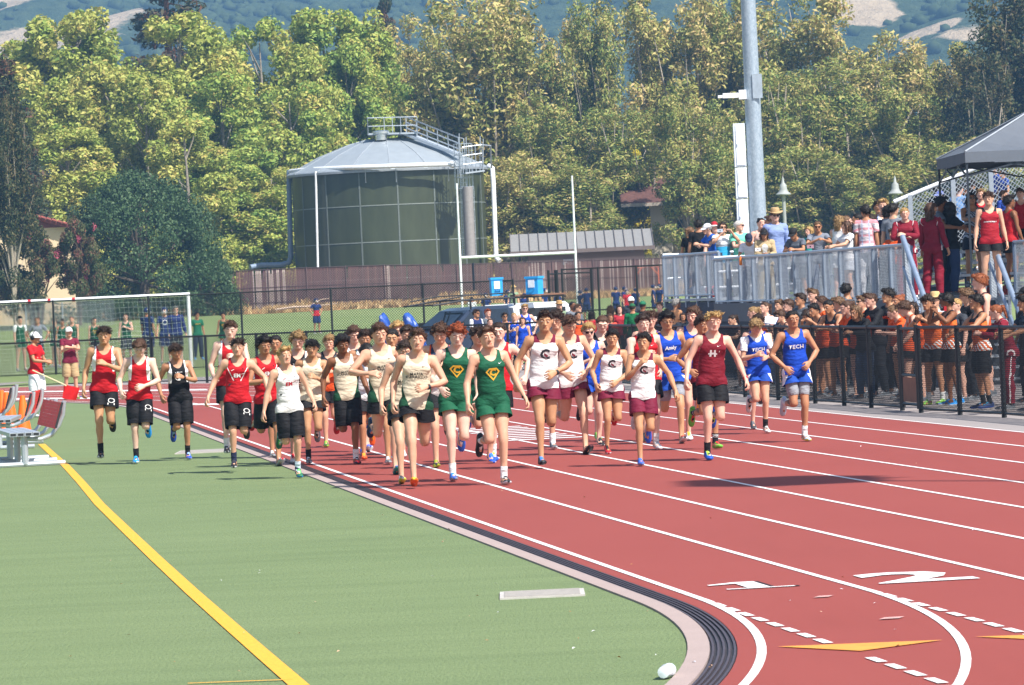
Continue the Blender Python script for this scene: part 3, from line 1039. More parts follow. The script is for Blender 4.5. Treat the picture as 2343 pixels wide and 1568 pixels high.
# ------------------------------------------------------------------ a person
CHAINPOSE = {}
def person(at, scale, pose, label, skin_t='fair', hair=('short', 'brown'), top=None, bot=None, feet=None, lod='near', face=0.0,
           hat=None, shades=False, glasses=False, prints=(), group=None, watch=None, socks=None, under=None, lift=0.0, cat='person', scarf=None):
    """at = ground point under the middle of the body; top/bot = (garment, material)"""
    Gm, J = fk(pose)
    B = BODY[lod]
    V = lbs(B['V'], B['W'], Gm, J)
    zmin = V[:, 2].min() - (.012 if feet else 0)
    sh = np.array([0, 0, -zmin])
    me = np_mesh('person', V + sh, B['T'])
    ca = me.color_attributes.new('feat', 'FLOAT_COLOR', 'POINT')
    ca.data.foreach_set('color', B['C'].astype(np.float32).ravel())
    hc = hair[1] if hair else 'grey'
    me.materials.append(skin(skin_t, HAIRC[hc]))
    o = bpy.data.objects.new('person', me)
    o.location = (at[0], at[1], at[2] + lift)
    o.rotation_euler = (0, 0, R_(face))
    o.scale = (scale,) * 3
    link(o)
    tag(o, label, cat, group)
    T0 = Matrix.Translation((0, 0, -zmin))
    names = dict(singlet='singlet', tee='shirt', jacket='jacket', shorts='shorts', splits='shorts', longs='shorts', tights='tights', pants='trousers', socks='sock', socks2='sock', undertee='shirt')
    posed = {}
    for it in (under, bot, top, ('socks', socks) if socks else None, ('socks2', socks) if socks else None):
        if not it:
            continue
        k, m = it
        g = GAR[k]
        P = lbs(g['V'], g['W'], Gm, J) + sh
        if it is top or it is bot:
            P = P + vnormals(P, g['T']) * (pn(g['R'] * np.array([1, 1, 1.6]), 20, rnd.randrange(9999)) * (.0045 if it is top else .0022 if k != 'tights' else 0) * np.clip((1.35 - g['R'][:, 2]) / .2, 0, 1))[:, None]
        gm = np_mesh(names[k], P, g['T'])
        ra = gm.attributes.new('rest', 'FLOAT_VECTOR', 'POINT')
        ra.data.foreach_set('vector', g['R'].astype(np.float32).ravel())
        gm.materials.append(m)
        go = inst(names[k], gm, o)
        posed[k] = (P, go)
    for pr in prints:
        k = pr[0]
        if k in posed:
            printed(k, posed[k][0], posed[k][1], *pr[1:])
    if feet:
        for n in ('L', 'R'):
            so = inst('shoe', SHOE[n], o, mtx=T0 @ bone_mtx('foot' + n, Gm, J))
            for i, c in enumerate(feet):
                so.material_slots[i].link = 'OBJECT'
                so.material_slots[i].material = mat('shoe_' + c, c, .6)
    HM = T0 @ bone_mtx('head', Gm, J)
    def headobj(name, me, mats):
        h = inst(name, me, o, mtx=HM)
        for i, m in enumerate(mats):
            h.material_slots[i].link = 'OBJECT'
            h.material_slots[i].material = m
        return h
    if hair and hat is None or (hair and hair[0] in ('long', 'wavy', 'pony', 'bob', 'bun', 'fringe')):
        headobj('hair', HAIR[hair[0]], [hairm(hair[1])])
    elif hair and hat[0] != 'helmet':
        headobj('hair', HAIR['fringe'], [hairm(hair[1])])
    if hat:
        if hat[0] == 'cap':
            headobj('cap', CAP, [P_(hat[1]), P_(hat[2] if len(hat) > 2 else hat[1])])
        elif hat[0] == 'beanie':
            headobj('beanie', BEANIE, [P_(hat[1])])
        elif hat[0] == 'straw':
            headobj('straw_hat', STRAW, [mat('straw_' + hat[1], hat[1], .9, bump=.3, scale=50)] if len(hat) > 1 else [])
        elif hat[0] == 'helmet':
            h = headobj('helmet', HELMM, [])
            inst('face_guard', MASK, h)
    if shades:
        headobj('sunglasses', SHADES, [])
    if glasses:
        headobj('glasses', GLASSES, [])
    if watch:
        n, c = watch
        w = np.array(ENDS['fore' + n]) - .02 * _d[1 if n == 'L' else -1]
        mb = MB(); d = Vector(_d[1 if n == 'L' else -1])
        mb.tube([Vector(w) - d * .013, Vector(w) + d * .013], .031, 10)
        inst('watch', mb.mesh('watch', mat('strap_' + c, c, .5)), o, mtx=T0 @ bone_mtx('fore' + n, Gm, J))
    o['_hand'] = 0
    del o['_hand']
    return o, Gm, J, sh
def head_top(pose):
    """head top (x, y, z) above the lowest body point at scale 1"""
    Gm, J = fk(pose)
    B = BODY['far']
    V = lbs(B['V'], B['W'], Gm, J)
    i = V[B['R'][:, 2] > 1.64]
    k = i[:, 2].argmax()
    c = i.mean(0)
    return np.array([c[0], c[1], i[k, 2] - V[:, 2].min() + .012 + .018])
# ------------------------------------------------------------------ the ground, the turf, the track
TH = R_(7.906)
TU = Vector((-math.sin(TH), math.cos(TH), 0)); TN = Vector((math.cos(TH), math.sin(TH), 0))
N1, S0, S1, RN, RF, LW = 4.88, 27.2, 87.0, 21.6, 53.0, 1.067
def tr(s, n, z=0.0):
    """point of the oval: s along the straight (bends beyond its ends), n across"""
    if s < S0:
        a = (S0 - s) / RN; r = RN + n - N1
        p = TU * (S0 - r * math.sin(a)) + TN * (N1 - RN + r * math.cos(a))
    elif s > S1:
        a = (s - S1) / RF; r = RF + n - N1
        p = TU * (S1 + r * math.sin(a)) + TN * (N1 - RF + r * math.cos(a))
    else:
        p = TU * s + TN * n
    return Vector((p.x, p.y, z))
def sn(p):
    return p.x * TU.x + p.y * TU.y, p.x * TN.x + p.y * TN.y
SS = [S0 - 30 + i * .4 for i in range(75)] + [S0 + (S1 - S0) * i / 24 for i in range(25)] + [S1 + 1.6 * (i + 1) for i in range(48)]
def strip(name, n0, n1, z, m, ss=SS, kind='structure', parent=None, h=0.0):
    mb = MB()
    vs, fs = [], []
    for s in ss:
        vs += [tr(s, n0, z), tr(s, n1, z)]
    k = len(ss)
    fs = [(2 * i, 2 * i + 1, 2 * i + 3, 2 * i + 2) for i in range(k - 1)]
    if h:
        b = len(vs)
        for s in ss:
            vs += [tr(s, n0, z - h), tr(s, n1, z - h)]
        for i in range(k - 1):
            fs += [(2 * i, 2 * i + 2, b + 2 * i + 2, b + 2 * i), (2 * i + 1, b + 2 * i + 1, b + 2 * i + 3, 2 * i + 3)]
    mb.add(vs, fs)
    o = mb.build(name, m, parent)
    if kind: o['kind'] = kind
    return o

def m_track():
    g = G('track_red', .85, 0, .25)
    w = g.world()
    f1 = g.noise(w, .35, 4, .6); f2 = g.noise(w, 60, 3, .7)
    wl = g.world((.5, .07, 1)); f3 = g.noise(wl, 1.6, 4, .65)
    c = g.mix(g.math('MULTIPLY', f1, .8), (.250, .050, .041, 1), (.300, .064, .053, 1))
    c = g.mix(g.math('MULTIPLY', f3, .30), c, (.35, .090, .070, 1))
    c = g.mix(g.math('MULTIPLY', g.math('SUBTRACT', f2, .45), .7), c, (.14, .028, .022, 1))
    st = g.noise(g.world((.9, .12, 1)), .8, 5, .75)
    c = g.mix(g.math('MULTIPLY', g.math('SUBTRACT', st, .5), 1.2), c, (.20, .040, .030, 1))
    sc = g.noise(w, 2.6, 6, .8)
    c = g.mix(g.ramp(sc, [(.66, (0, 0, 0)), (.74, (.35, .35, .35))]), c, (.36, .12, .10, 1))
    g.color(c); g.bump(f2, .5, .004)
    return g.m
def m_turf():
    g = G('artificial_turf', .8, 0, .25)
    w = g.world()
    f1 = g.noise(w, .25, 4, .6); f2 = g.noise(g.world((1, .35, 1)), 45, 3, .75); f3 = g.noise(w, 4.0, 4, .7)
    c = g.mix(f1, (.150, .212, .086, 1), (.208, .268, .118, 1))
    c = g.mix(g.math('MULTIPLY', f3, .45), c, (.20, .245, .115, 1))
    c = g.mix(g.math('MULTIPLY', g.math('SUBTRACT', f2, .40), 1.3), c, (.045, .080, .026, 1))
    st = g.noise(g.world((.22, 1.6, 1)), 1.3, 4, .7)
    c = g.mix(g.math('MULTIPLY', g.math('SUBTRACT', st, .42), 1.1), c, (.085, .125, .048, 1))
    f4 = g.noise(g.world((1, .25, 1)), 140, 2, .8)
    c = g.mix(g.math('MULTIPLY', g.math('SUBTRACT', f4, .5), .9), c, (.30, .33, .20, 1))
    g.color(c); g.bump(f2, .9, .015)
    return g.m
def m_grass():
    g = G('field_grass', .9, 0, .2)
    w = g.world()
    f1 = g.noise(g.world((.10, .06, 1)), 1.3, 5, .7); f2 = g.noise(g.world((1, .3, 1)), 9, 4, .75)
    c = g.mix(f1, (.15, .225, .06, 1), (.32, .36, .16, 1))
    c = g.mix(g.math('MULTIPLY', f2, .5), c, (.14, .20, .06, 1))
    g.color(c); g.bump(f2, .8, .05)
    return g.m
def m_ground(name, a, b, scale=3.0, bs=.3):
    g = G(name, .9, 0, .2)
    w = g.world()
    f = g.noise(w, scale, 5, .65); f2 = g.noise(w, scale * 14, 3, .7)
    c = g.mix(f, lin(a), lin(b))
    c = g.mix(g.math('MULTIPLY', f2, .3), c, tuple(v * .55 for v in lin(a)[:3]) + (1,))
    g.color(c); g.bump(f2, bs, .01)
    return g.m
_g = G('line_white', .7, 0, .3)
_f = _g.noise(_g.world(), 7, 6, .8)
_g.color(_g.ramp(_f, [(.30, lin('cfa8a2')[:3]), (.42, lin('e2dad8')[:3]), (.7, lin('ebe7e5')[:3])]))
MW = _g.m
def grid(name, xs, ys, zf, m, kind='structure'):
    vs = [(x, y, zf(x, y)) for y in ys for x in xs]
    nx = len(xs)
    fs = [(j * nx + i, j * nx + i + 1, (j + 1) * nx + i + 1, (j + 1) * nx + i) for j in range(len(ys) - 1) for i in range(nx - 1)]
    mb = MB(); mb.add(vs, fs)
    o = mb.build(name, m, smooth='all'); o['kind'] = kind
    return o
FZ = lambda d: float(np.interp(d, [120, 161, 222, 250, 272, 286, 400, 3000], [-.02, .08, .35, .8, 1.38, 1.5, 2.0, 2.5]))
grid('ground', [-449, -120, -60, 0, 60, 120, 449], [-199, -20, 60, 120, 160, 220, 250, 286, 400, 900, 1890],
     lambda x, y: FZ(y) - .12, m_ground('dry_earth', '8f7a58', '75684a'))
grid('grass_field', [-70 + 5 * i for i in range(29)], [118 + 4 * i for i in range(40)], lambda x, y: FZ(y) + .02 * math.sin(x * .7 + y * .31), m_grass())
strip('asphalt_apron', N1 - 2, N1 + 60, -.010, m_ground('asphalt', 'a39a97', '8f8886', 1.2))
# turf: everything inside the kerb
mb = MB()
poly2 = [tr(s, N1 - .40, 0) for s in SS]
vs = poly2 + [Vector((-60, p.y, 0)) for p in poly2]
k = len(poly2)
mb.add(vs, [(i, i + 1, k + i + 1, k + i) for i in range(k - 1)])
o = mb.build('turf', m_turf()); o['kind'] = 'structure'
strip('track', N1 - .13, N1 + 8 * LW + .06, .004, m_track())
strip('kerb_strip', N1 - .40, N1 - .28, .012, m_ground('kerb_concrete', 'b3a09a', 'a08f8a', 2.0), h=.03)
strip('drain_channel', N1 - .28, N1 - .13, -.004, mat('drain_dark', '322c2e', .6))
for i in range(5):
    n = N1 - .268 + .0296 * i
    strip('drain_grate', n, n + .013, .006, mat('grate_plastic', '493f44', .5), [s for s in SS if s < 60], h=.01)
for i in range(9):
    n = N1 + LW * i
    strip('lane_line', n - .026, n + .026, .008, MW)
def patch(name, pts, m, z=.008, kind='structure'):
    mb = MB()
    mb.add([(p.x, p.y, z) for p in pts], [tuple(range(len(pts)))])
    o = mb.build(name, m); o['kind'] = kind
    return o
SL = lambda s, n: TU * s + TN * n                                   # straight frame, also beyond the bend
for lane in (0, 1):
    n = N1 + LW * lane
    for i in range(22):
        s = S0 - .6 - .44 * i
        ip = sn(gp(1393, 1460)) if lane == 0 else None
        if lane == 0 and 8 <= i <= 9: continue
        patch('lane_dash', [SL(s, n - .028), SL(s, n + .028), SL(s - .30, n + .028), SL(s - .30, n - .028)], MW, .0092)
    patch('lane_dash', [SL(S0 + 1.2, n - .004), SL(S0 + 1.2, n + .026), SL(S0 - .5, n + .028), SL(S0 - .5, n - .026)], MW, .0086)
MY = mat('line_yellow', 'e8a733', .7, vary=.12, scale=30)
ORG = mat('mark_orange', 'e0963f', .7)
for lane, px in ((0, ((1778, 1483), (2156, 1468), (1968, 1493))), (1, ((2231, 1460.5), (2610, 1447), (2420, 1469)))):
    a, b, c = (gp(*q) for q in px)
    patch('exchange_mark', [a, c, b], ORG, .0095)
def numeral(pts_list, c, w, m, z):
    mb = MB()
    for V, T in pts_list:
        mb.add([tuple(c + TN * (x * w) + TU * (y * w) + Vector((0, 0, z))) for x, y in V], [tuple(t) for t in T])
    o = mb.build('lane_number', m); o['kind'] = 'structure'
    return o
ONE = poly([(-.40, -.62), (.46, -.62), (.46, -.50), (.16, -.50), (.16, .62), (-.10, .62), (-.48, .36), (-.48, .22), (-.12, .36), (-.12, -.50), (-.40, -.50)])
for a, c, w in ((ONE, gp(1715, 1341.5), .52), (art('2', bold=.03), gp(2092, 1323.5), .66)):
    if a is ONE: numeral([a], c + TN * .035 + TU * .012, w, mat('number_black', '1b1517', .8), .0085)
    numeral([a], c, w, MW, .0100)
# small rows of hurdle and zone marks further down the lanes
for px, wd, dp_ in ((1990, 8, 0), ):
    pass
for q in ((1130, 985), (1150, 993), (1160, 980), (1195, 1001)):
    pass
c0 = gp(1195, 992)
s0_, n0_ = sn(c0)
for i in range(9):
    s = s0_ - 3.0 + i * .75
    patch('zone_mark', [SL(s, n0_ - .62), SL(s, n0_ + .42), SL(s + .28, n0_ + .42), SL(s + .28, n0_ - .62)], MW, .0098)
for (x0, x1, y, wpx, c) in ((0, 230, 913, 3, 'w'), (0, 470, 897, 2.4, 'w'), (440, 500, 925, 3, 'w'), (290, 345, 911, 2.2, 'b'), (150, 200, 908, 2, 'b'), (620, 640, 905, 2, 'b')):
    a, b = gp(x0, y - (x0 - x1) * 0.0, 0), gp(x1, y - (x1 - x0) * .012, 0)
    d = gp(x0, y + wpx) - a
    patch('zone_mark', [a, b, b + d, a + d], MW if c == 'w' else mat('line_blue', '5a5f9a', .7), .0098)
for i, (x, y, w) in enumerate(((2010, 1421, 30), (1860, 1371, 24))):
    a = gp(x, y)
    patch('worn_mark', [a, a + TN * w * .004, a + TN * w * .004 + TU * .12 + TN * .06, a + TU * .12 + TN * .06], mat('mark_faded', 'c59a94', .8), .0105)
# yellow sideline on the turf
def tline(name, pix, w, m, z=.006):
    P = [gp(*q) for q in pix]
    mb = MB(); vs = []
    for i, p in enumerate(P):
        d = (P[min(i + 1, len(P) - 1)] - P[max(i - 1, 0)]).normalized()
        x = Vector((d.y, -d.x, 0)) * (w / 2)
        vs += [p + x + Vector((0, 0, z)), p - x + Vector((0, 0, z))]
    mb.add(vs, [(2 * i, 2 * i + 1, 2 * i + 3, 2 * i + 2) for i in range(len(P) - 1)])
    o = mb.build(name, m); o['kind'] = 'structure'
pts = [(95, 1017), (120, 1040), (150, 1066), (186, 1105), (228, 1155), (290, 1215), (360, 1282), (440, 1356), (520, 1427), (600, 1497), (690, 1575), (760, 1640)]
tline('sideline', pts, .105, MY)
tline('goal_line', [(-40, 1050), (110, 1045)], .10, MY)
tline('goal_line', [(430, 1566), (670, 1557)], .03, MY, .007)
for i, (x, y, w, h) in enumerate(((1240, 1361, 1.02, .62), (465, 1034, .62, .5))):
    c = gp(x, y)
    t = thing('valve_box', ('pale concrete valve box lid set in the turf near the kerb bend', 'worn concrete valve box lid in the turf behind the boys in red')[i], 'valve box', c)
    w2 = w * (c.y / 10000) * 95; d2 = .30 * (1 if i == 0 else 1.8)
    MB().box(-w2, w2, -d2, d2, -.02, .012).build('frame', mat('box_rim', 'b9b4ae', .8), t)
    MB().box(-w2 + .03, w2 - .03, -d2 + .03, d2 - .03, .0, .016).build('lid', mat('box_lid', '9d9790', .9, bump=.5, scale=20), t)
# bottle on the turf, leaf bits
c = gp(1527, 1552)
t = thing('plastic_bottle', 'crumpled clear plastic bottle lying on the turf by the kerb', 'bottle', c)
mb = MB(); mb.lathe([(.008, -.095), (.030, -.09), (.036, -.03), (.031, -.015), (.037, 0), (.036, .05), (.030, .075), (.014, .10), (.013, .115)], 12)
T = Matrix.Translation((0, 0, .038)) @ Matrix.Rotation(R_(75), 4, 'Z') @ Matrix.Rotation(R_(90), 4, 'Y')
mb.v = [tuple(T @ Vector(v)) for v in mb.v]
mb.build('body', mat('bottle_plastic', 'dfe8ee', .15, spec=.7), t, smooth=True)
mb = MB(); mb.lathe([(.015, .113), (.015, .128), (.002, .129)], 10); mb.v = [tuple(T @ Vector(v)) for v in mb.v]
mb.build('cap', mat('bottle_cap', 'e8ecf0', .4), t, smooth=True)
mb = MB()
r = random.Random(3)
for i in range(80):
    x, y = r.uniform(60, 2300), r.uniform(1010, 1560)
    p = gp(x, y)
    z = .012
    a = r.uniform(0, 6.3); l = r.uniform(.007, .015)
    d = Vector((math.cos(a), math.sin(a), 0)); e = Vector((-d.y, d.x, 0)) * .5
    mb.k = r.randrange(3)
    mb.add([p - d * l + Vector((0, 0, z)), p + e * l + Vector((0, 0, z + l * r.random())), p + d * l + Vector((0, 0, z + .004)), p - e * l + Vector((0, 0, z + l * .4))], [(0, 1, 2, 3)])
o = mb.build('leaf_litter', [mat('dead_leaf', 'a5764a', .8), mat('dead_leaf', 'c9a588', .8), mat('paper_bit', 'e6e6ea', .8)]); o['kind'] = 'stuff'
tag(o, 'scattered dead leaves and paper bits on turf and track')

# ------------------------------------------------------------------ hills and air
def hill_z(x, y):
    base = np.interp(y, [700, 900, 1000, 1500, 1760, 1900], [0, 4, 14, 112, 165, 150])
    return base + (14 * np.sin(x * .011 + 1) * np.sin(y * .006) + 7 * np.sin(x * .031 + y * .013) + 3 * np.sin(x * .09 - y * .05)) * np.clip((y - 850) / 300, 0, 1)
def m_hill():
    g = G('hillside', .95, 0, .1)
    w = g.world()
    at = g.n('ShaderNodeAttribute', attribute_name='grassy')
    f = g.noise(w, .035, 6, .65)
    mask = g.ramp(g.math('ADD', at.outputs['Fac'], g.math('MULTIPLY', g.math('SUBTRACT', f, .5), .9)), [(.46, (0, 0, 0)), (.54, (1, 1, 1))])
    f2 = g.noise(w, .18, 4, .7)
    wood = g.ramp(f2, [(.3, (.020, .036, .014)), (.7, (.062, .085, .036))])
    dry = g.ramp(f2, [(.3, (.34, .26, .17)), (.7, (.43, .34, .23))])
    g.color(g.mix(mask, wood, dry)); g.bump(f2, 1, 3.0)
    return g.m
xs = [-420 + 8 * i for i in range(106)]; ys = [700 + 12 * j for j in range(99)]
o = grid('hills', xs, ys, lambda x, y: float(hill_z(x, y)), m_hill())
def grassy(x, y):
    """open dry slopes: one at the left, one at the right, small ones between"""
    v = -.2
    for cx, cy, rx_, ry_ in ((-140, 1385, 42, 60), (-168, 1480, 40, 60), (-170, 1320, 40, 60), (104, 1258, 17, 26), (118, 1216, 17, 12), (129, 1198, 22, 9), (150, 1228, 16, 10), (30, 1440, 12, 20), (60, 1320, 14, 20), (98, 1420, 22, 40)):
        v = np.maximum(v, 1.15 - (((x - cx) / rx_) ** 2 + ((y - cy) / ry_) ** 2) ** .5)
    return v
at = o.data.attributes.new('grassy', 'FLOAT', 'POINT')
at.data.foreach_set('value', np.array([float(grassy(v.co.x, v.co.y)) for v in o.data.vertices], np.float32))
ico = bmesh.new(); bmesh.ops.create_icosphere(ico, subdivisions=1, radius=1)
IV = np.array([v.co[:] for v in ico.verts]); IF = np.array([[v.index for v in f.verts] for f in ico.faces]); ico.free()
r = np.random.RandomState(5)
VS, FS = [], []
cnt = 0
ib = bmesh.new(); bmesh.ops.create_icosphere(ib, subdivisions=0, radius=1)
JV = np.array([v.co[:] for v in ib.verts]); JF = np.array([[v.index for v in f.verts] for f in ib.faces]); ib.free()
for i in range(6000):
    x, y = r.uniform(-230, 230), r.uniform(980, 1740)
    if grassy(x, y) > .42 and r.rand() > .03: continue
    s = r.uniform(1.0, 2.8)
    V = JV * np.array([s, s, s * r.uniform(.7, 1.1)]) * (1 + .25 * r.normal(size=(len(JV), 1)))
    VS.append(V + np.array([x, y, hill_z(x, y) + s * .35])); FS.append(JF + cnt); cnt += len(JV)
me = np_mesh('hillside_woods', np.concatenate(VS), np.concatenate(FS), False)
g = G('far_wood', .95, 0, .1)
f = g.noise(g.world(), .22, 4, .7)
g.color(g.ramp(f, [(.3, (.022, .038, .014)), (.7, (.068, .092, .038))]))
me.materials.append(g.m)
tag(inst('hillside_woods', me), 'far oak woods covering the hillside', kind='stuff')
HAZE = True
if HAZE:
    mb = MB(); mb.box(-460, 460, -205, 1900, -1.5, 240)
    hm = bpy.data.materials.new('air')
    hm.use_nodes = True
    t = hm.node_tree
    t.nodes.remove(t.nodes['Principled BSDF'])
    pv = t.nodes.new('ShaderNodeVolumePrincipled')
    pv.inputs['Color'].default_value = (.30, .60, 1.0, 1)
    pv.inputs['Density'].default_value = .00031
    pv.inputs['Anisotropy'].default_value = .0
    t.links.new(pv.outputs[0], t.nodes['Material Output'].inputs['Volume'])
    o = mb.build('haze', hm); o['kind'] = 'stuff'
    tag(o, 'thin blue summer haze in the air')
# ------------------------------------------------------------------ metals, fences
GALV = mat('galvanised', 'b4bcc4', .42, .55, .5, vary=.10, scale=18)
GALVD = mat('galvanised_matt', 'aab3bc', .6, .2, .5, vary=.12, scale=12)
WHITE = mat('white_paint', 'e9ebee', .45)
BLACK = mat('black_vinyl', '1d2023', .5, vary=.2)
WIREB = mat('black_wire', '15181a', .6)
WIREG = mat('galvanised_wire', 'a2aab2', .5, .1)
NAVY = mat('navy_steel', '2c3a52', .5)
def lattice(mb, p0, p1, h, pitch, wire, z0=0.03):
    """chain link between two posts: two families of crossing wires"""
    d = (p1 - p0); L = d.length; d.normalize()
    nrm = Vector((-d.y, d.x, 0)).normalized()
    up = Vector((0, 0, 1))
    zr = (p1.z - p0.z) / L
    n = int((L + h) / pitch) + 1
    for fam in (1, -1):
        for i in range(n):
            a = -h + i * pitch
            u0, u1, w0, w1 = a, a + h, 0.0, h
            if u0 < 0: w0 -= u0; u0 = 0
            if u1 > L: w1 -= (u1 - L); u1 = L
            if w1 - w0 < pitch * .3: continue
            if fam < 0:
                q0, q1 = (u0, h - w0), (u1, h - w1)
            else:
                q0, q1 = (u0, w0), (u1, w1)
            A = p0 + d * q0[0] + up * (z0 + q0[1] + zr * q0[0]); B = p0 + d * q1[0] + up * (z0 + q1[1] + zr * q1[0])
            t = (B - A).normalized(); s = t.cross(nrm).normalized() * (wire / 2)
            o = nrm * (wire * .45)
            v = [A + s, A - s, A + o * 1.6, B + s, B - s, B + o * 1.6]
            mb.add(v, [(0, 1, 4, 3), (1, 2, 5, 4), (2, 0, 3, 5)])
def fence(label, P, h, pitch, wire, mwire, mpost, pr=.03, rr=.022, mid=False, group=None, name='chain_link_fence', bottom=True, posts=None):
    P = [Vector(p) for p in P]
    base = P[0].copy()
    t = thing(name, label, 'fence', base, 0, group)
    Q = [p - base for p in P]
    mb = MB()
    for a, b in zip(Q[:-1], Q[1:]):
        lattice(mb, a, b, h - .04, pitch, wire)
    o = mb.build('chain_link', mwire, t); o['kind'] = 'stuff'
    for i, p in enumerate(Q):
        if posts is None or i in posts:
            mb = MB(); mb.tube([p + Vector((0, 0, -.05)), p + Vector((0, 0, h + .03))], pr, 8); mb.build('post', mpost, t, True)
    zs = [h] + ([.05] if bottom else []) + ([h * .5] if mid else [])
    for z in zs:
        mb = MB(); mb.tube([p + Vector((0, 0, z)) for p in Q], rr if z > .1 else rr * .6, 6); mb.build('rail', mpost, t, True)
    return t
# low black fence along the home straight
FN = 14.85
fp = [SL(s, FN) for s in (45.5, 48.2)]
px = [(2297, 954), (2196, 948)]
near_posts = [SL(52, FN), SL(54.8, FN)] + [gp(*q) for q in ((2297, 954), (2196, 948), (2107, 943))]
fence('near low black chain link fence with spectators leaning, right of its gate', [gp(2297, 954) - TU * 5.4, gp(2297, 954) - TU * 2.7] + [gp(*q) for q in ((2297, 954), (2196, 948), (2107, 943))], 1.22, .055, .0068, WIREB, BLACK, .036, .026)
left_posts = [gp(2064, 938), gp(1993, 932), gp(1931, 927), gp(1865, 922)]
d = (left_posts[-1] - left_posts[0]) / 3
s_, n_ = sn(left_posts[-1])
more = [SL(s_ + 3.0 * (i + 1), n_ + .02 * i) for i in range(7)]
fence('low black chain link fence behind the runners, left of the gate', left_posts + more, 1.22, .055, .0068, WIREB, BLACK, .036, .026)
# gate between them
a, b = gp(2104, 942.6), gp(2066, 938.4)
t = thing('fence_gate', 'narrow black gate in the low fence with a wooden kick board', 'gate', a)
q = b - a
mb = MB(); lattice(mb, q * .05 , q * .95, .68, .055, .006, z0=.52); o = mb.build('chain_link', WIREB, t); o['kind'] = 'stuff'
for i, f in enumerate((.04, .96)):
    mb = MB(); mb.tube([q * f + Vector((0, 0, .04)), q * f + Vector((0, 0, 1.26))], .03, 8); mb.build('gate_post', BLACK, t, True)
for z in (.10, .52, 1.2):
    mb = MB(); mb.tube([q * .04 + Vector((0, 0, z)), q * .96 + Vector((0, 0, z))], .024, 6); mb.build('gate_rail', BLACK, t, True)
mb = MB(); mb.bar(q * .1 + Vector((0, 0, .31)), q * .9 + Vector((0, 0, .31)), .025, .36); mb.build('kick_board', mat('brown_board', '8a5f4a', .8), t)
# low black fence round the far bend
pix = [(-40, 889), (95, 884), (222, 880), (351, 877), (474, 875.5), (590, 872), (705, 868), (820, 864), (935, 860), (1050, 856), (1165, 852), (1280, 848), (1395, 843)]
fence('low black chain link fence round the far bend of the track', [gp(*q) for q in pix], 1.22, .075, .006, WIREB, BLACK, .036, .026)
# tall black fence behind it
P = []
for i in range(15):
    x = -82 + 105 * i * 2.0
    p = dp(x, 850, 138); P.append(Vector((p.x, 138 - .12 * i, FZ(136))))
P = [Vector((dp(x, 800, 139.5).x, 139.5 - (x - 0) * .0012, FZ(139))) for x in (-85, 127, 347, 559, 765, 975, 1180)]
fence('tall black chain link fence in front of the grass field', P, 2.36, .085, .0095, WIREB, BLACK, .034, .024)
P = [Vector((dp(x, 800, 137).x, 137 - (x - 1290) * .004, FZ(137))) for x in (1293, 1375, 1462, 1540)]
fence('tall black chain link fence right of the open field gate', P, 2.62, .085, .0095, WIREB, BLACK, .034, .024, mid=True)
for i, (x0, x1, lb) in enumerate(((1262, 1278, 'folded black mesh field gate leaf beside the tall fence'), (1281, 1360, 'open black pipe field gate leaf behind the pickup truck'))):
    a, b = dp(x0, 800, 138), dp(x1, 800, 138.5 + i)
    a.z = b.z = FZ(138)
    t = thing('field_gate', lb, 'gate', a)
    q = b - a
    mb = MB(); lattice(mb, q * .02, q * .98, 2.3, .085, .009, .1); o = mb.build('chain_link', WIREB, t); o['kind'] = 'stuff'
    for f in (0, 1):
        mb = MB(); mb.tube([q * f + Vector((0, 0, 0)), q * f + Vector((0, 0, 2.62))], .045, 8); mb.build('gate_post', BLACK, t, True)
    for z in (.12, 2.5):
        mb = MB(); mb.tube([q * 0 + Vector((0, 0, z)), q + Vector((0, 0, z))], .028, 6); mb.build('gate_rail', BLACK, t, True)
# grey chain link fence in front of the cream house, far left
P = [Vector((dp(x, 700, 262).x, 262, FZ(262) - .1)) for x in (-60, 58, 83, 142, 260)]
fence('old grey chain link fence in front of the cream house', P, 1.7, .16, .012, WIREG, GALVD, .035, .025, posts=(0, 1, 3))

# ------------------------------------------------------------------ brown slatted fence with its weedy bank
BF = [(-1, 525, 620), (0, 700, 612), (1, 875, 606), (2, 1040, 604), (3, 1085, 603), (4, 1170, 601), (5, 1350, 595), (6, 1540, 589), (7, 1700, 584)]
t = thing('slatted_fence', 'long brown slatted privacy fence below the round tank', 'fence', (0, 287, FZ(287)))
def bfp(x, y):
    p = dp(x, y, 287); return Vector((p.x, 0, p.z - FZ(287)))
slm = [mat('brown_slat', c, .75, vary=.1) for c in ('6b4a47', '5f413f', '79574f', '86625a', 'bfae a4'.replace(' ', ''))]
top = lambda x: float(np.interp(x, [b[1] for b in BF], [b[2] for b in BF]))
x = 527.0
mb = MB()
r = random.Random(8)
while x < 1690:
    p = bfp(x, top(x))
    w = .075
    if not (r.random() < .02):
        mb.k = min(3, int(abs(r.gauss(0, 1.1))) + (1 if (1085 < x < 1180) else 0) + (2 if 1180 < x else 0) * (r.random() < .7))
        if (572 < x < 600 and r.random() < .45) or (608 < x < 657 and r.random() < .7) or (1180 < x and r.random() < .22) or (875 < x < 890 and r.random() < .5): mb.k = 4
        mb.box(p.x - w / 2, p.x + w / 2, -.006, .006, .05, p.z - .03 - (r.random() < .03) * .8 * r.random())
    x += .098 / .0287
o = mb.build('slat', slm, t); o['kind'] = 'stuff'
for x in (527, 612, 700, 790, 878, 962, 1044, 1082, 1170, 1262, 1355, 1450, 1545, 1640):
    p = bfp(x, top(x))
    big = x in (1082,)
    mb = MB(); mb.tube([(p.x, -.05, -.4), (p.x, -.05, p.z + .03)], .06 if big else .035, 8)
    mb.build('post', BLACK if big else mat('fence_post_brown', '5a4644', .6), t, True)
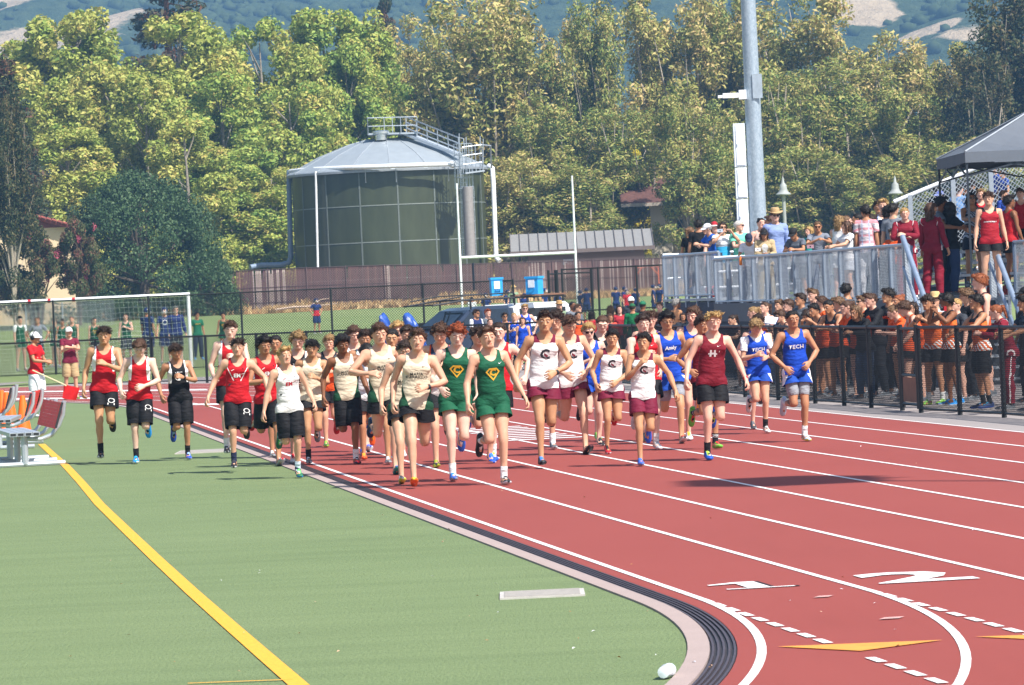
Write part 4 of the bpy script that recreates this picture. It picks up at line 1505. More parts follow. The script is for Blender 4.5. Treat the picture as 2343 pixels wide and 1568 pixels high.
for dz in (-.03, -1.2, -2.2):
    mb = MB(); mb.tube([bfp(x, top(x)) + Vector((0, -.03, dz)) for x in (527, 700, 875, 1040, 1170, 1350, 1540, 1690)], .022, 6)
    mb.build('rail', mat('fence_post_brown', '5a4644', .6), t, True)
mb = MB()
lattice(mb, bfp(527, 0) * 1 - Vector((0, 0.03, bfp(527, 0).z)), bfp(1690, 0) - Vector((0, .03, bfp(1690, 0).z)), 2.5, .16, .014)
o = mb.build('chain_link', mat('brown_wire', '8a7470', .6), t); o['kind'] = 'stuff'
# dry weeds and mounds along the fence and the field edge
mb = MB()
r = random.Random(21)
for i in range(9000):
    x = r.uniform(-16, 12.5) if r.random() < .8 else r.uniform(-40, 16)
    dd = r.uniform(280.5, 286.6)
    hgt = r.uniform(.08, .30) * (1.7 if (math.sin(x * 1.3) + math.sin(x * .37 + 2)) > .6 else 1) * (1.6 if dd > 284.5 else 1)
    a = r.uniform(-.5, .5)
    mb.k = r.choice((0, 0, 1, 2, 2, 3))
    p = Vector((x, dd, FZ(dd) - .05)); w = r.uniform(.05, .13)
    mb.add([p + Vector((-w, 0, 0)), p + Vector((w, r.uniform(-.1, .1), 0)), p + Vector((a * hgt, r.uniform(-.1, .1), hgt + .1))], [(0, 1, 2)])
o = mb.build('dry_weeds', [mat('dry_grass', c, .9) for c in ('b59466', '9c7a52', 'c9ad7c', '7d6a48')]); o['kind'] = 'stuff'
tag(o, 'dry straw coloured weeds along the brown fence')
mb = MB()
for i in range(60):
    x = -17 + 30 * i / 60 + r.uniform(-.3, .3); dd = 283.5 + r.uniform(-2, 2)
    mb.lathe([(r.uniform(.9, 1.6), -.2), (r.uniform(.6, 1.0), r.uniform(.02, .14)), (.15, r.uniform(.15, .3))], 8, (x, dd, FZ(dd) - .02))
o = mb.build('dry_bank', m_ground('dry_soil', 'b08c5e', '947049', 1.0), smooth='all'); o['kind'] = 'stuff'
tag(o, 'low mounds of bare dry earth at the field edge')
for i, (x0, y0, x1, y1, lb) in enumerate(((630, 709, 770, 695, 'bleached fallen branch lying along the brown fence'),)):
    a = dp(x0, y0, 279); 
    t2 = thing('fallen_branch', lb, 'branch', a)
    b_ = dp(x1, y1, 279) - a
    mb = MB(); mb.tube([(0, 0, 0), b_ * .3 + Vector((0, 0, .05)), b_ * .62 + Vector((0, 0, -.03)), b_], [.07, .09, .07, .02], 6); mb.build('limb', mat('bleached_wood', 'c4ad98', .8), t2, True)
    mb = MB(); mb.tube([b_ * .55, b_ * .75 + Vector((0, 0, .35)), b_ * .95 + Vector((0, 0, .4))], [.05, .035, .01], 5); mb.build('twig', mat('bleached_wood', 'c4ad98', .8), t2, True)

# ------------------------------------------------------------------ the tank
TC = dp(896, 600, 301); TR = 6.6
tz0, tz1 = 1.6, dp(896, 388, 294.4).z
t = thing('water_tank', 'big round dark green water tank with a grey dome roof', 'tank', (TC.x, 301, tz0))
H = tz1 - tz0
NP, NRW = 16, 5
rowz = [0] + [H * (1 - (5 - k) * .187) for k in range(0, 6)]
rowz = [0.0] + [H - (84 * (5 - k) - 4) * .02945 for k in range(0, 5)] + [H]
rowz = [max(0, z) for z in rowz]
rowz = sorted(set(round(z, 3) for z in rowz))
g = G('tank_green', .32, 0, .5)
f = g.noise(g.pos((1, 1, .25)), 1.2, 4, .6)
g.color(g.ramp(f, [(.3, lin('3a3f2c')), (.75, lin('4a5038'))]))
PM = {}
for ri in range(len(rowz) - 1):
    z0, z1 = rowz[ri] + .012, rowz[ri + 1] - .012
    if z1 - z0 < .15: continue
    mb = MB()
    n = 4
    vs = []
    a0, a1 = .004, 2 * PI / NP - .004
    for i in range(n + 1):
        a = a0 + (a1 - a0) * i / n
        for rr in (TR, TR - .03):
            vs += [(rr * math.cos(a), rr * math.sin(a), z0), (rr * math.cos(a), rr * math.sin(a), z1)]
    fs = []
    for i in range(n):
        k = i * 4
        fs += [(k, k + 4, k + 5, k + 1), (k + 1, k + 5, k + 7, k + 3), (k, k + 2, k + 6, k + 4)]
    mb.add(vs, fs)
    me = mb.mesh('wall_panel', g.m, 'all'); me.set_sharp_from_angle(angle=R_(40))
    for i in range(NP):
        inst('wall_panel', me, t, mtx=Matrix.Rotation(2 * PI * i / NP + .12, 4, 'Z'))
mb = MB(); mb.lathe([(TR - .06, 0), (TR - .06, H)], 64); mb.build('inner_wall', mat('tank_seam', '2d3330', .6), t, True)
SEAM = mat('seam_strip', '858c86', .5, .1)
for z in rowz[1:-1]:
    mb = MB(); mb.lathe([(TR - .02, z - .045), (TR + .025, z - .045), (TR + .025, z + .02), (TR - .02, z + .02)], 64); mb.build('seam_band', SEAM, t)
me = MB().box(TR - .02, TR + .03, -.05, .05, 0, H).mesh('seam_strip', mat('seam_dark', '6a716c', .5))
for i in range(NP):
    inst('seam_strip', me, t, mtx=Matrix.Rotation(2 * PI * i / NP + .12, 4, 'Z'))
# dome roof of wedge panels
ROOF = mat('roof_aluminium', '98a0a6', .5, .2, .5, vary=.05, scale=2)
zr = dp(896, 318, 301).z - tz0
prof = [(TR + .30, H + .02), (TR + .24, H + .12), (TR * .72, H + (zr - H) * .52), (TR * .40, H + (zr - H) * .86), (TR * .2, zr)]
NW = 16
mb = MB(); vs = []
a1 = 2 * PI / NW
for rr, z in prof:
    for a in (.006, a1 - .006):
        vs.append((rr * math.cos(a), rr * math.sin(a), z))
mb.add(vs, [(2 * i, 2 * i + 1, 2 * i + 3, 2 * i + 2) for i in range(len(prof) - 1)])
me = mb.mesh('roof_panel', ROOF)
for i in range(NW):
    inst('roof_panel', me, t, mtx=Matrix.Rotation(a1 * i + .05, 4, 'Z'))
mb = MB(); mb.lathe([(r_ - .02, z - .05) for r_, z in prof], 48); mb.build('roof_deck', mat('roof_under', '8c949c', .6), t)
mb = MB()
for a, b in zip(prof[:-1], prof[1:]): mb.bar((a[0], 0, a[1] + .02), (b[0], 0, b[1] + .02), .05, .03)
me = mb.mesh('roof_rib', mat('roof_rib', 'a8afb5', .5, .2))
for i in range(NW):
    inst('roof_rib', me, t, mtx=Matrix.Rotation(a1 * i + .05, 4, 'Z'))
mb = MB(); mb.lathe([(TR + .31, H - .12), (TR + .31, H + .03), (TR + .1, H + .03), (TR + .1, H - .12)], 64); mb.build('eave', mat('eave_grey', '9aa0a6', .5, .3), t)
def tl(x, y, d):
    """tank-local point of a photo pixel at depth d"""
    return dp(x, y, d) - Vector((TC.x, 301, tz0))
# vent, platform and walkway with railings
mb = MB(); v = tl(872, 318, 299); mb.lathe([(.42, -.1), (.42, .30), (.62, .34), (.62, .50), (.42, .56)], 18, v); mb.build('roof_vent', mat('bright_aluminium', 'd5dade', .2, .9), t, True)
DKA = [tl(842, 309, 298.6), tl(955, 306, 298.6), tl(955, 306, 301.2), tl(842, 309, 301.2)]
mb = MB()
for p0, p1 in ((DKA[0], DKA[1]),):
    mb.bar((DKA[0] + DKA[3]) / 2, (DKA[1] + DKA[2]) / 2, 2.4, .12)
mb.build('platform', GALVD, t)
W0_, W1_ = tl(930, 306, 299.5), tl(1050, 354, 297.2)
mb = MB(); mb.bar(W0_, W1_, .95, .16); mb.build('walkway', GALVD, t)
def railing(pts, hgt, nm='railing', r=.032, sub=1, infill=2):
    mb = MB()
    for k in range(infill):
        mb.tube([p + Vector((0, 0, hgt * (1 - k / infill))) for p in pts], r, 6)
    for a, b in zip(pts[:-1], pts[1:]):
        for i in range(sub + 1):
            q = a.lerp(b, i / sub)
            mb.tube([q, q + Vector((0, 0, hgt))], r, 6)
    return mb.build(nm, GALV, t, True)
railing([DKA[3], DKA[0], DKA[1]], 1.15, sub=3)
railing([DKA[3], DKA[2]], 1.15, sub=2)
for off in (-.45, .45):
    railing([W0_ + Vector((0, off, 0)), W1_ + Vector((0, off, 0))], 1.15, sub=5, infill=3)
mb = MB(); k = tl(955, 306, 300.4); mb.tube([W0_ + Vector((0, -.45, 1.15)), W1_ + Vector((0, -.45, 1.15)), W1_ + Vector((.35, -.45, 1.05)), W1_ + Vector((.4, -.45, .1))], .032, 6); mb.build('handrail', GALV, t, True)
# ladder with its cage
la, lb_ = tl(1066, 590, 294.2), tl(1060, 355, 294.2)
mb = MB()
for s in (-.23, .23):
    mb.bar(la + Vector((s, 0, 0)), lb_ + Vector((s, 0, 1.2)), .06)
n = int((lb_.z - la.z + .9) / .28)
for i in range(n):
    q = la.lerp(lb_, i / n * 1.1) 
    mb.bar(q + Vector((-.23, 0, 0)), q + Vector((.23, 0, 0)), .035)
mb.build('ladder', GALV, t)
def cage(p0, p1, rad, nb, nm, mt):
    mb = MB()
    n = max(2, int((p1.z - p0.z) / .75))
    for i in range(n + 1):
        q = p0.lerp(p1, i / n)
        mb.tube([q + Vector((rad * math.cos(a), -rad * .9 * math.sin(a) - .1, 0)) for a in [PI * j / 8 for j in range(9)]], .028, 5)
    for j in range(nb + 1):
        a = PI * j / nb
        o_ = Vector((rad * math.cos(a), -rad * .9 * math.sin(a) - .1, 0))
        mb.bar(p0 + o_, p1 + o_, .035)
    return mb.build(nm, mt, t)
cage(tl(1062, 432, 294.2), tl(1058, 330, 294.2), .62, 7, 'ladder_cage', GALV)
mb = MB(); p0, p1 = tl(1076, 585, 294), tl(1070, 428, 294)
for i in range(9):
    a = PI * i / 8
mb.lathe([(.36, 0), (.36, p1.z - p0.z)], 14, p0 + Vector((0, -.3, 0)))
mb.build('ladder_guard', mat('guard_mesh', '9c9692', .55, .3), t, True)
cage(p0, p1, .40, 5, 'ladder_cage', GALV)
# side platform at the ladder's top
sp0, sp1 = tl(1060, 398, 294), tl(1104, 392, 294.4)
mb = MB(); mb.bar(sp0 + Vector((0, -.5, 0)), sp1 + Vector((0, -.5, 0)), 1.0, .1); mb.build('side_platform', GALVD, t)
railing([sp0 + Vector((0, -.9, 0)), sp1 + Vector((0, -.9, 0)), sp1 + Vector((0, .2, 0))], 1.75, sub=3, infill=3)
for x, y0, y1 in ((1050, 306, 400), (1098, 312, 395), (1105, 318, 395)):
    mb = MB(); mb.tube([tl(x, y1, 294), tl(x, y0, 294)], .035, 6); mb.build('stanchion', GALV, t, True)
# white pipe round the wall, down pipes
pr_ = []
for x, y, d in ((1035, 376, 294.6), (960, 378, 293.9), (880, 381, 293.7), (800, 384, 294.4), (735, 387, 296.6), (690, 390, 299.2), (664, 393, 301.5)):
    pr_.append(tl(x, y, d))
mb = MB(); mb.tube(pr_, .16, 10); mb.lathe([(.02, -.26), (.2, -.18), (.26, 0), (.2, .18), (.02, .26)], 12, pr_[0]); mb.build('ring_pipe', WHITE, t, True)
dpipe = mat('pipe_bluegrey', '7e90a6', .5)
mb = MB(); mb.tube([pr_[-1] + Vector((-.08, .1, .1)), tl(661, 430, 301.5), tl(665, 585, 301.5), tl(662, 600, 301.5), tl(645, 606, 301.5), tl(598, 607, 301.5), tl(572, 612, 301)], .19, 10); mb.build('down_pipe', dpipe, t, True)
mb = MB(); mb.tube([tl(722, 392, 296), tl(727, 612, 296)], .075, 8); mb.build('drop_pipe', WHITE, t, True)
mb = MB(); mb.tube([tl(1118, 380, 298), tl(1126, 385, 297.5), tl(1128, 420, 297.4), tl(1134, 580, 297.4), tl(1136, 592, 297.2), tl(1143, 598, 297)], .17, 10); mb.build('drain_pipe', WHITE, t, True)
mb = MB(); mb.tube([tl(1100, 332, 294.5), tl(1122, 334, 295.5), tl(1124, 384, 297)], .06, 6); mb.build('vent_pipe', GALV, t, True)
for x, y, d in ((1025, 384, 294.7), (905, 386, 293.9), (835, 388, 294.2), (770, 392, 295.5), (715, 396, 297.6)):
    mb = MB(); p = tl(x, y, d); c_ = Vector((0, .5, -.55)); mb.bar(p, p + Vector((0, .35, -.9)), .06); mb.bar(p + Vector((0, -.1, -.12)), p + Vector((0, .5, -.12)), .06)
    mb.build('pipe_bracket', GALVD, t)

# ------------------------------------------------------------------ goals
A, B = dp(1052, 588, 265), dp(1316, 580, 265)
t = thing('football_goal', 'white football goal posts with a crossbar before the round tank', 'goal', (A.x, 265, FZ(265)))
o_ = Vector((A.x, 265, FZ(265)))
ztop = dp(1046, 420, 265).z - o_.z
zc = ((A.z + B.z) / 2) - o_.z
for x in (0, B.x - A.x):
    mb = MB(); mb.tube([(x, 0, -.2), (x, 0, zc), (x, 0, ztop + (.15 if x else 0))], [.075, .075, .055], 10); mb.build('upright', WHITE, t, True)
mb = MB(); mb.tube([(0, 0, zc), (B.x - A.x, 0, zc)], .085, 10); mb.build('crossbar', WHITE, t, True)
A, B = dp(430, 674, 143), dp(430, 674, 143); o_ = Vector((A.x, 143, -.02))
t = thing('soccer_goal', 'white soccer goal with a sagging net behind the tall fence', 'goal', o_)
gh = A.z - o_.z; gw = 7.32
mb = MB(); mb.tube([(0, 0, 0), (0, 0, gh)], .06, 12); mb.build('goal_post', WHITE, t, True)
mb = MB(); mb.tube([(-gw, .1, 0), (-gw, .1, gh)], .06, 12); mb.build('goal_post', WHITE, t, True)
mb = MB(); mb.tube([(.06, 0, gh), (-gw - .06, .1, gh)], .062, 12); mb.build('crossbar', WHITE, t, True)
for x in (-3.75, -4.55, -5.2):
    mb = MB(); mb.lathe([(.068, -.05), (.068, .05)], 10); T = Matrix.Translation((x, -x / gw * .1, gh)) @ Matrix.Rotation(PI / 2, 4, 'Y'); mb.v = [tuple(T @ Vector(v)) for v in mb.v]
    mb.build('tape', mat('red_tape', 'b3202c', .7), t, True)
mb = MB()
def net_pt(u, v):
    """u along the bar, v from the bar down to the ground bar behind"""
    x = -gw * u; yb = .9 + 0 * u
    y = .0 + (v * 2.0 if v < .45 else .9 + (v - .45) * 2.2)
    z = gh * (1 - v) - .25 * math.sin(PI * v) * (1 + .3 * math.sin(u * 17))
    return Vector((x, y + .1 * u, max(.02, z)))
for i in range(49):
    u = i / 48
    pts = [net_pt(u, v / 10) for v in range(11)]
    mb.tube(pts, .007, 3, False)
for j in range(1, 19):
    v = j / 18
    mb.tube([net_pt(i / 24, v) for i in range(25)], .007, 3, False)
for j in range(14):
    z0 = gh * j / 14
    mb.tube([(0, .03, z0), (0, .9 * (1 - z0 / gh) + .4, z0 * .92)], .007, 3, False)
mb.build('net', mat('net_cord', 'd8dcd8', .8), t)
# orange goal frame behind the players
t = thing('orange_frame', 'orange pipe frame standing before the brown fence', 'frame', (dp(1455, 650, 278).x, 278, FZ(278)))
w = 52 * .0278
mb = MB(); z = dp(1480, 612, 278).z - FZ(278)
mb.tube([(0, 0, 0), (0, 0, z), (w, 0, z), (w, 0, 0)], .045, 8); mb.tube([(0, 0, z * .72), (w * .3, 0, z)], .035, 6); mb.tube([(w, 0, z * .72), (w * .7, 0, z)], .035, 6)
mb.build('frame', mat('orange_pipe', 'd97a5c', .6), t, True)

# ------------------------------------------------------------------ buildings
def wall_obj(name, x0, x1, y0, y1, z0, z1, m, t):
    return MB().box(x0, x1, y0, y1, z0, z1).build(name, m, t)
# low shed with a standing seam roof
a, b = dp(1172, 578, 296), dp(1500, 570, 296)
t = thing('shed', 'low brown shed with a grey standing seam metal roof', 'building', (a.x, 296, 1.5))
L = b.x - a.x
ze = a.z - 1.5; zt = dp(1175, 537, 300).z - 1.5
TAN = mat('stucco_brown', '7d6a60', .9, bump=.2, scale=40)
wall_obj('wall', 1.0, L - .8, .6, 5, 0, ze - .1, TAN, t)
for i in range(15):
    x0, x1 = -.1 + L / 15 * i, -.1 + L / 15 * (i + 1) - .02
    mb = MB(); T = [(x0 + .0, 0, ze), (x1, 0, ze), (x1 - 0, 4.2, zt), (x0 - 0, 4.2, zt)]
    mb.add([Vector(p) for p in T] + [Vector(p) - Vector((0, 0, .08)) for p in T], [(0, 1, 2, 3), (7, 6, 5, 4), (0, 4, 5, 1), (1, 5, 6, 2), (2, 6, 7, 3), (3, 7, 4, 0)])
    mb.build('roof_panel', mat('metal_roof', '8a8885', .55, .05), t)
mb = MB(); me = None
for i in range(16):
    x = -.12 + L / 15 * i
    mb = MB(); mb.bar((x, -.02, ze + .04), (x, 4.2, zt + .04), .05, .09); mb.build('roof_seam', mat('metal_seam', '5f5855', .6), t)
mb = MB(); mb.bar((-.15, -.06, ze - .08), (L - .05, -.06, ze - .08), .1, .26); mb.build('fascia', mat('fascia_brown', '6f625d', .7), t)
mb = MB(); mb.box(3.4, 4.1, .5, .62, ze - 1.0, ze - .62); mb.build('wall_vent', mat('vent_grey', 'a9b0b6', .6), t)
for x in (1.4, L - 1.6):
    mb = MB(); mb.bar((x, .0, ze - .25), (x, .62, ze - .25), .18); mb.build('rafter_end', mat('fascia_brown', '6f625d', .7), t)
# house behind the trees at the right
t = thing('tan_house', 'cream house with a brown shingle roof behind the right trees', 'building', (dp(1400, 590, 318).x, 318, 1.6))
a = dp(1400, 590, 318)
lx = lambda x: (x - 1400) * .0318
zz = lambda y, x=1500: dp(x, y, 318).z - 1.6
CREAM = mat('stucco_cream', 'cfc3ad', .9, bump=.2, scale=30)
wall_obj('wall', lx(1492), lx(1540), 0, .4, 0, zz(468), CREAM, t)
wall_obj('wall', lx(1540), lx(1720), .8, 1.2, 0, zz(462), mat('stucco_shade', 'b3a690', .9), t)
wall_obj('wall', lx(1150), lx(1240), 4, 5, 0, zz(535), CREAM, t)
wall_obj('wall', lx(1860), lx(2040), 2, 3, 0, zz(495), CREAM, t)
for i, (x0, x1, y0, y1) in enumerate(((1553, 1590, 505, 548), (1640, 1676, 488, 545), (1700, 1716, 488, 545))):
    f = MB().box(lx(x0) - .08, lx(x1) + .08, .70, .79, zz(y1) - .08, zz(y0) + .08).build('window', mat('window_trim', 'd6cdbd', .7), t)
    MB().box(lx(x0), lx(x1), .66, .69, zz(y1), zz(y0)).build('pane', mat('dark_glass', '1d2a33', .1, spec=.8), f)
MB().box(lx(1548), lx(1615), .2, 1.4, zz(560), zz(552)).build('balcony', mat('balcony_wood', 'b9a68c', .8), t)
shing = mat('shingle', '5c3c34', .9, vary=.3, scale=3, bump=.6)
rows = 9
for i in range(rows):
    y0, y1 = 466 - 60 * i / rows, 466 - 60 * (i + 1) / rows - 2
    mb = MB(); mb.add([(lx(1425), -.8 + .7 * i, zz(y0)), (lx(1745), -.8 + .7 * i, zz(y0)), (lx(1735), -.8 + .7 * (i + 1), zz(y1)), (lx(1432), -.8 + .7 * (i + 1), zz(y1)),
                       (lx(1425), -.8 + .7 * i, zz(y0) - .1), (lx(1745), -.8 + .7 * i, zz(y0) - .1)], [(0, 1, 2, 3), (4, 5, 1, 0)])
    mb.build('shingle_course', shing, t)
mb = MB(); mb.bar((lx(1425), -.85, zz(468)), (lx(1745), -.85, zz(468)), .1, .25); mb.build('gutter', mat('gutter', 'a59a8c', .7), t)
# second roof glimpsed through the trees
t = thing('roofed_house', 'brown roofed house glimpsed through the trees behind the lamp posts', 'building', (dp(1750, 590, 330).x, 330, 1.6))
lx2 = lambda x: (x - 1750) * .033
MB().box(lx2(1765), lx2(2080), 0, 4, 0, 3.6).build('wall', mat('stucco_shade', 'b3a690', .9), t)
mb = MB(); mb.add([(lx2(1755), -.8, 3.5), (lx2(2100), -.8, 3.5), (lx2(2080), 5, 6.6), (lx2(1775), 5, 6.6), (lx2(1755), -.8, 3.35), (lx2(2100), -.8, 3.35)], [(0, 1, 2, 3), (4, 5, 1, 0)]); mb.build('roof', shing, t)
for x in (1800, 1880, 1960):
    MB().box(lx2(x), lx2(x + 34), -.04, -.01, .9, 2.4).build('window', mat('dark_glass', '1d2a33', .1, spec=.8), t)
# cream house with a red roof, far left
t = thing('cream_house', 'cream stucco house with a red tiled roof behind the pink myrtles', 'building', (dp(0, 690, 272).x, 272, 1.2))
lx3 = lambda x: x * .0272
zz3 = lambda y, x=60: dp(x, y, 272).z - 1.2
CR2 = mat('stucco_warm', 'e3c9a4', .9, bump=.2, scale=30)
MB().box(-6, lx3(172), 0, 8, 0, zz3(520, 150)).build('wall', CR2, t)
mb = MB()
za, zb = zz3(478, 20), zz3(522, 185)
mb.add([(lx3(20), -.5, za), (lx3(190), -.5, zb), (lx3(190), 8, zb), (lx3(20), 8, za), (lx3(20), -.5, za - .18), (lx3(190), -.5, zb - .18)], [(0, 1, 2, 3), (4, 5, 1, 0)])
mb.add([(-6, -.5, zb + .3), (lx3(20), -.5, za), (lx3(20), 8, za), (-6, 8, zb + .3)], [(0, 1, 2, 3)])
mb.add([(-6, 0, zz3(520, 150)), (lx3(172), 0, zz3(520, 150)), (lx3(20), 0, za)], [(0, 1, 2)])
mb.build('roof', mat('roof_tile_red', '8c4a40', .85, vary=.25, bump=.5), t)
for k in range(14):
    f0 = k / 14; a = Vector((lx3(20), -.5, za)).lerp(Vector((lx3(190), -.5, zb)), f0); b = Vector((lx3(20), -.5, za)).lerp(Vector((lx3(190), -.5, zb)), f0 + .06)
    mb = MB(); mb.tube([a + Vector((0, -.05, .08)), b + Vector((0, -.05, .05))], .11, 6); mb.build('ridge_tile', mat('roof_tile_red', '8c4a40', .85, vary=.25, bump=.5), t, True)
MB().box(lx3(60), lx3(92), -.05, -.01, 1.0, 2.6).build('window', mat('dark_glass', '1d2a33', .1, spec=.8), t)

# ------------------------------------------------------------------ floodlight pole with its cabinets and camera
pb = dp(1736, 560, 108)
t = thing('floodlight_pole', 'tall thick galvanised floodlight pole behind the deck', 'pole', (pb.x, 108, 0))
mb = MB(); mb.tube([(0, 0, 0), (0, 0, 9.5), (0, 0, 22)], [.235, .178, .10], 24)
g = G('pole_galv', .42, .35, .5)
f = g.noise(g.pos((1, 1, .6)), 22, 3, .7)
g.color(g.ramp(f, [(.35, lin('93a3b0')), (.7, lin('b6c2cb'))]))
mb.build('shaft', g.m, t, True)
mb = MB(); mb.bar((.12, -.215, 6.5), (.12, -.215, 7.1), .24, .03); mb.build('hand_hole', mat('plate_grey', 'a8b4be', .4, .3), t)
zt = lambda y: dp(1700, y, 108).z
mb = MB(); mb.box(-.34, -.16, -.25, .0, zt(228), zt(207)); mb.build('camera_mount', WHITE, t)
mb = MB(); mb.box(-.74, -.32, -.24, -.10, zt(224), zt(213)); mb.box(-.86, -.70, -.23, -.12, zt(223), zt(217)); mb.build('security_camera', WHITE, t)
mb = MB()
for i in range(4):
    for sx in (-1.6, -.55, .55, 1.6):
        mb.box(sx - .3, sx + .3, -.45, .25, 19.2 + .75 * i, 19.75 + .75 * i)
mb.build('floodlights', mat('lamp_grey', '8f979e', .4), t)
mb = MB()
for i in range(4): mb.bar((-2, 0, 19.1 + .75 * i), (2, 0, 19.1 + .75 * i), .1)
mb.build('crossarm', GALV, t)
wide = 26 * .0108
for i, (y0, y1) in enumerate(((283, 383), (384, 456), (457, 540))):
    bx = MB().box(-.235 - wide, -.235, -.20, .14, zt(y1) + .012, zt(y0)).build('cabinet', mat('cabinet_white', 'dfe6ee', .4), t)
    MB().box(-.235 - wide + .05, -.245, -.222, -.204, zt(y1) + .05, zt(y0) - .04).build('door', mat('cabinet_white', 'e8eef4', .4), bx)
    MB().box(-.235 - wide + .06, -.235 - wide + .085, -.24, -.22, zt((y0 + y1) / 2) - .03, zt((y0 + y1) / 2) + .03).build('latch', GALVD, bx)
# the next floodlight pole stands outside the picture; its lamp bank shades the lanes
hx_ = gp(1790, 1101)
L_ = 20.6 / math.tan(SUN_EL)
t = thing('floodlight_pole', 'second floodlight pole outside the picture whose lamp bank shades the lanes', 'pole', (hx_.x + L_ * math.cos(SUN_AZ), hx_.y - L_ * math.sin(SUN_AZ), 0))
mb = MB(); mb.tube([(0, 0, 0), (0, 0, 9.5), (0, 0, 21.3)], [.11, .075, .05], 16); mb.build('shaft', g.m, t, True)
mb = MB()
for i in range(3):
    for sx in (-.42, 0, .42):
        mb.box(sx - .2, sx + .2, -.75, .55, 20.0 + .45 * i, 20.38 + .45 * i)
mb.build('floodlights', mat('lamp_grey', '8f979e', .4), t)
mb = MB()
for i in range(3): mb.bar((-.75, 0, 19.95 + .45 * i), (.75, 0, 19.95 + .45 * i), .1)
mb.build('crossarm', GALV, t)
# two bell-shaped lamp posts
for x, ytop, d, lb in ((1790, 404, 150, 'white bell-shaped lamp post between the pole and straw hat man'), (2046, 402, 150, 'white bell-shaped lamp post left of the sloping guard rail')):
    p = dp(x, ytop, d)
    t = thing('lamp_post', lb, 'lamp', (p.x, d, 0))
    mb = MB(); mb.tube([(0, 0, 0), (0, 0, p.z - .35)], .065, 10); mb.build('post', mat('lamp_cream', '9a9e9c', .6), t, True)
    mb = MB(); mb.lathe([(.25, 0), (.26, .03), (.16, .12), (.13, .20), (.12, .34), (.05, .42), (.04, .55), (.004, .64)], 16, (0, 0, p.z - .64)); mb.build('lamp_head', mat('lamp_cream', '9a9e9c', .6), t, True)
# ------------------------------------------------------------------ trees: trunk, limbs and a crown of many leaf faces
def leafmat(name, cols, rough=.6):
    g = G(name, rough, 0, .3)
    at = g.n('ShaderNodeAttribute', attribute_name='tone')
    n = len(cols)
    c = g.ramp(at.outputs['Fac'], [(i / (n - 1), tuple(lin(x)[:3])) for i, x in enumerate(cols)])
    g.color(c)
    tr_ = g.n('ShaderNodeBsdfTranslucent'); g.put(tr_.inputs[0], c)
    mx = g.n('ShaderNodeMixShader'); mx.inputs[0].default_value = .28
    g.l(g.b.outputs[0], mx.inputs[1]); g.l(tr_.outputs[0], mx.inputs[2])
    g.l(mx.outputs[0], g.t.nodes['Material Output'].inputs['Surface'])
    return g.m
def crown_mesh(name, blobs, n, size, m, seed, droop=.0, tone_j=.17, aspect=1.0, shellp=.55):
    """n leaf faces spread through blobs [(c, r(3), weight)]"""
    r = np.random.RandomState(seed)
    C = np.array([b[0] for b in blobs]); Rr = np.array([b[1] for b in blobs]); w = np.array([b[2] for b in blobs]); w = w / w.sum()
    i = r.choice(len(blobs), n, p=w)
    d = r.normal(size=(n, 3)); d /= np.linalg.norm(d, axis=1)[:, None]
    rad = np.where(r.rand(n) < shellp, r.uniform(.75, 1.08, n), r.rand(n) ** .5)
    P = C[i] + d * Rr[i] * rad[:, None]
    nn = d * .8 + r.normal(size=(n, 3)) * .7 + np.array([0, 0, .35])
    nn /= np.linalg.norm(nn, axis=1)[:, None]
    t = np.cross(nn, r.normal(size=(n, 3))); t /= np.linalg.norm(t, axis=1)[:, None]
    if droop:
        t = t * (1 - droop) + np.array([0, 0, -1]) * droop; t /= np.linalg.norm(t, axis=1)[:, None]
    b = np.cross(nn, t); b /= np.linalg.norm(b, axis=1)[:, None] + 1e-9
    L = size * r.uniform(.6, 1.35, n)[:, None]; W = L * .55 * aspect
    fold = nn * L * .18
    V = np.stack([P - t * L * .5, P + b * W * .5 + fold, P + t * L * .55, P - b * W * .5 + fold], 1).reshape(-1, 3)
    Fc = np.arange(n * 4).reshape(-1, 4)
    me = np_mesh(name, V, Fc, False)
    bt = r.uniform(.3, .75, len(blobs))
    tone = np.clip(bt[i] + r.normal(size=n) * tone_j, 0, 1)
    at = me.attributes.new('tone', 'FLOAT', 'FACE'); at.data.foreach_set('value', tone.astype(np.float32))
    me.materials.append(m)
    return me
BARK = {}
def bark(c):
    if c not in BARK:
        BARK[c] = mat('bark_' + c, c, .9, vary=.3, scale=8, bump=.5)
    return BARK[c]
def limbs(mb, base, tips, r0, r, bend=.25, rt=.02):
    for tp in tips:
        a = Vector(base(tp)) if callable(base) else Vector(base)
        b = Vector(tp)
        mid = a.lerp(b, .5) + Vector((r.uniform(-1, 1), r.uniform(-1, 1), r.uniform(.0, 1))) * bend * (b - a).length * .4
        mb.tube([a, a.lerp(mid, .6), mid, mid.lerp(b, .6), b], [r0, r0 * .75, r0 * .55, r0 * .35, rt], 5, False)
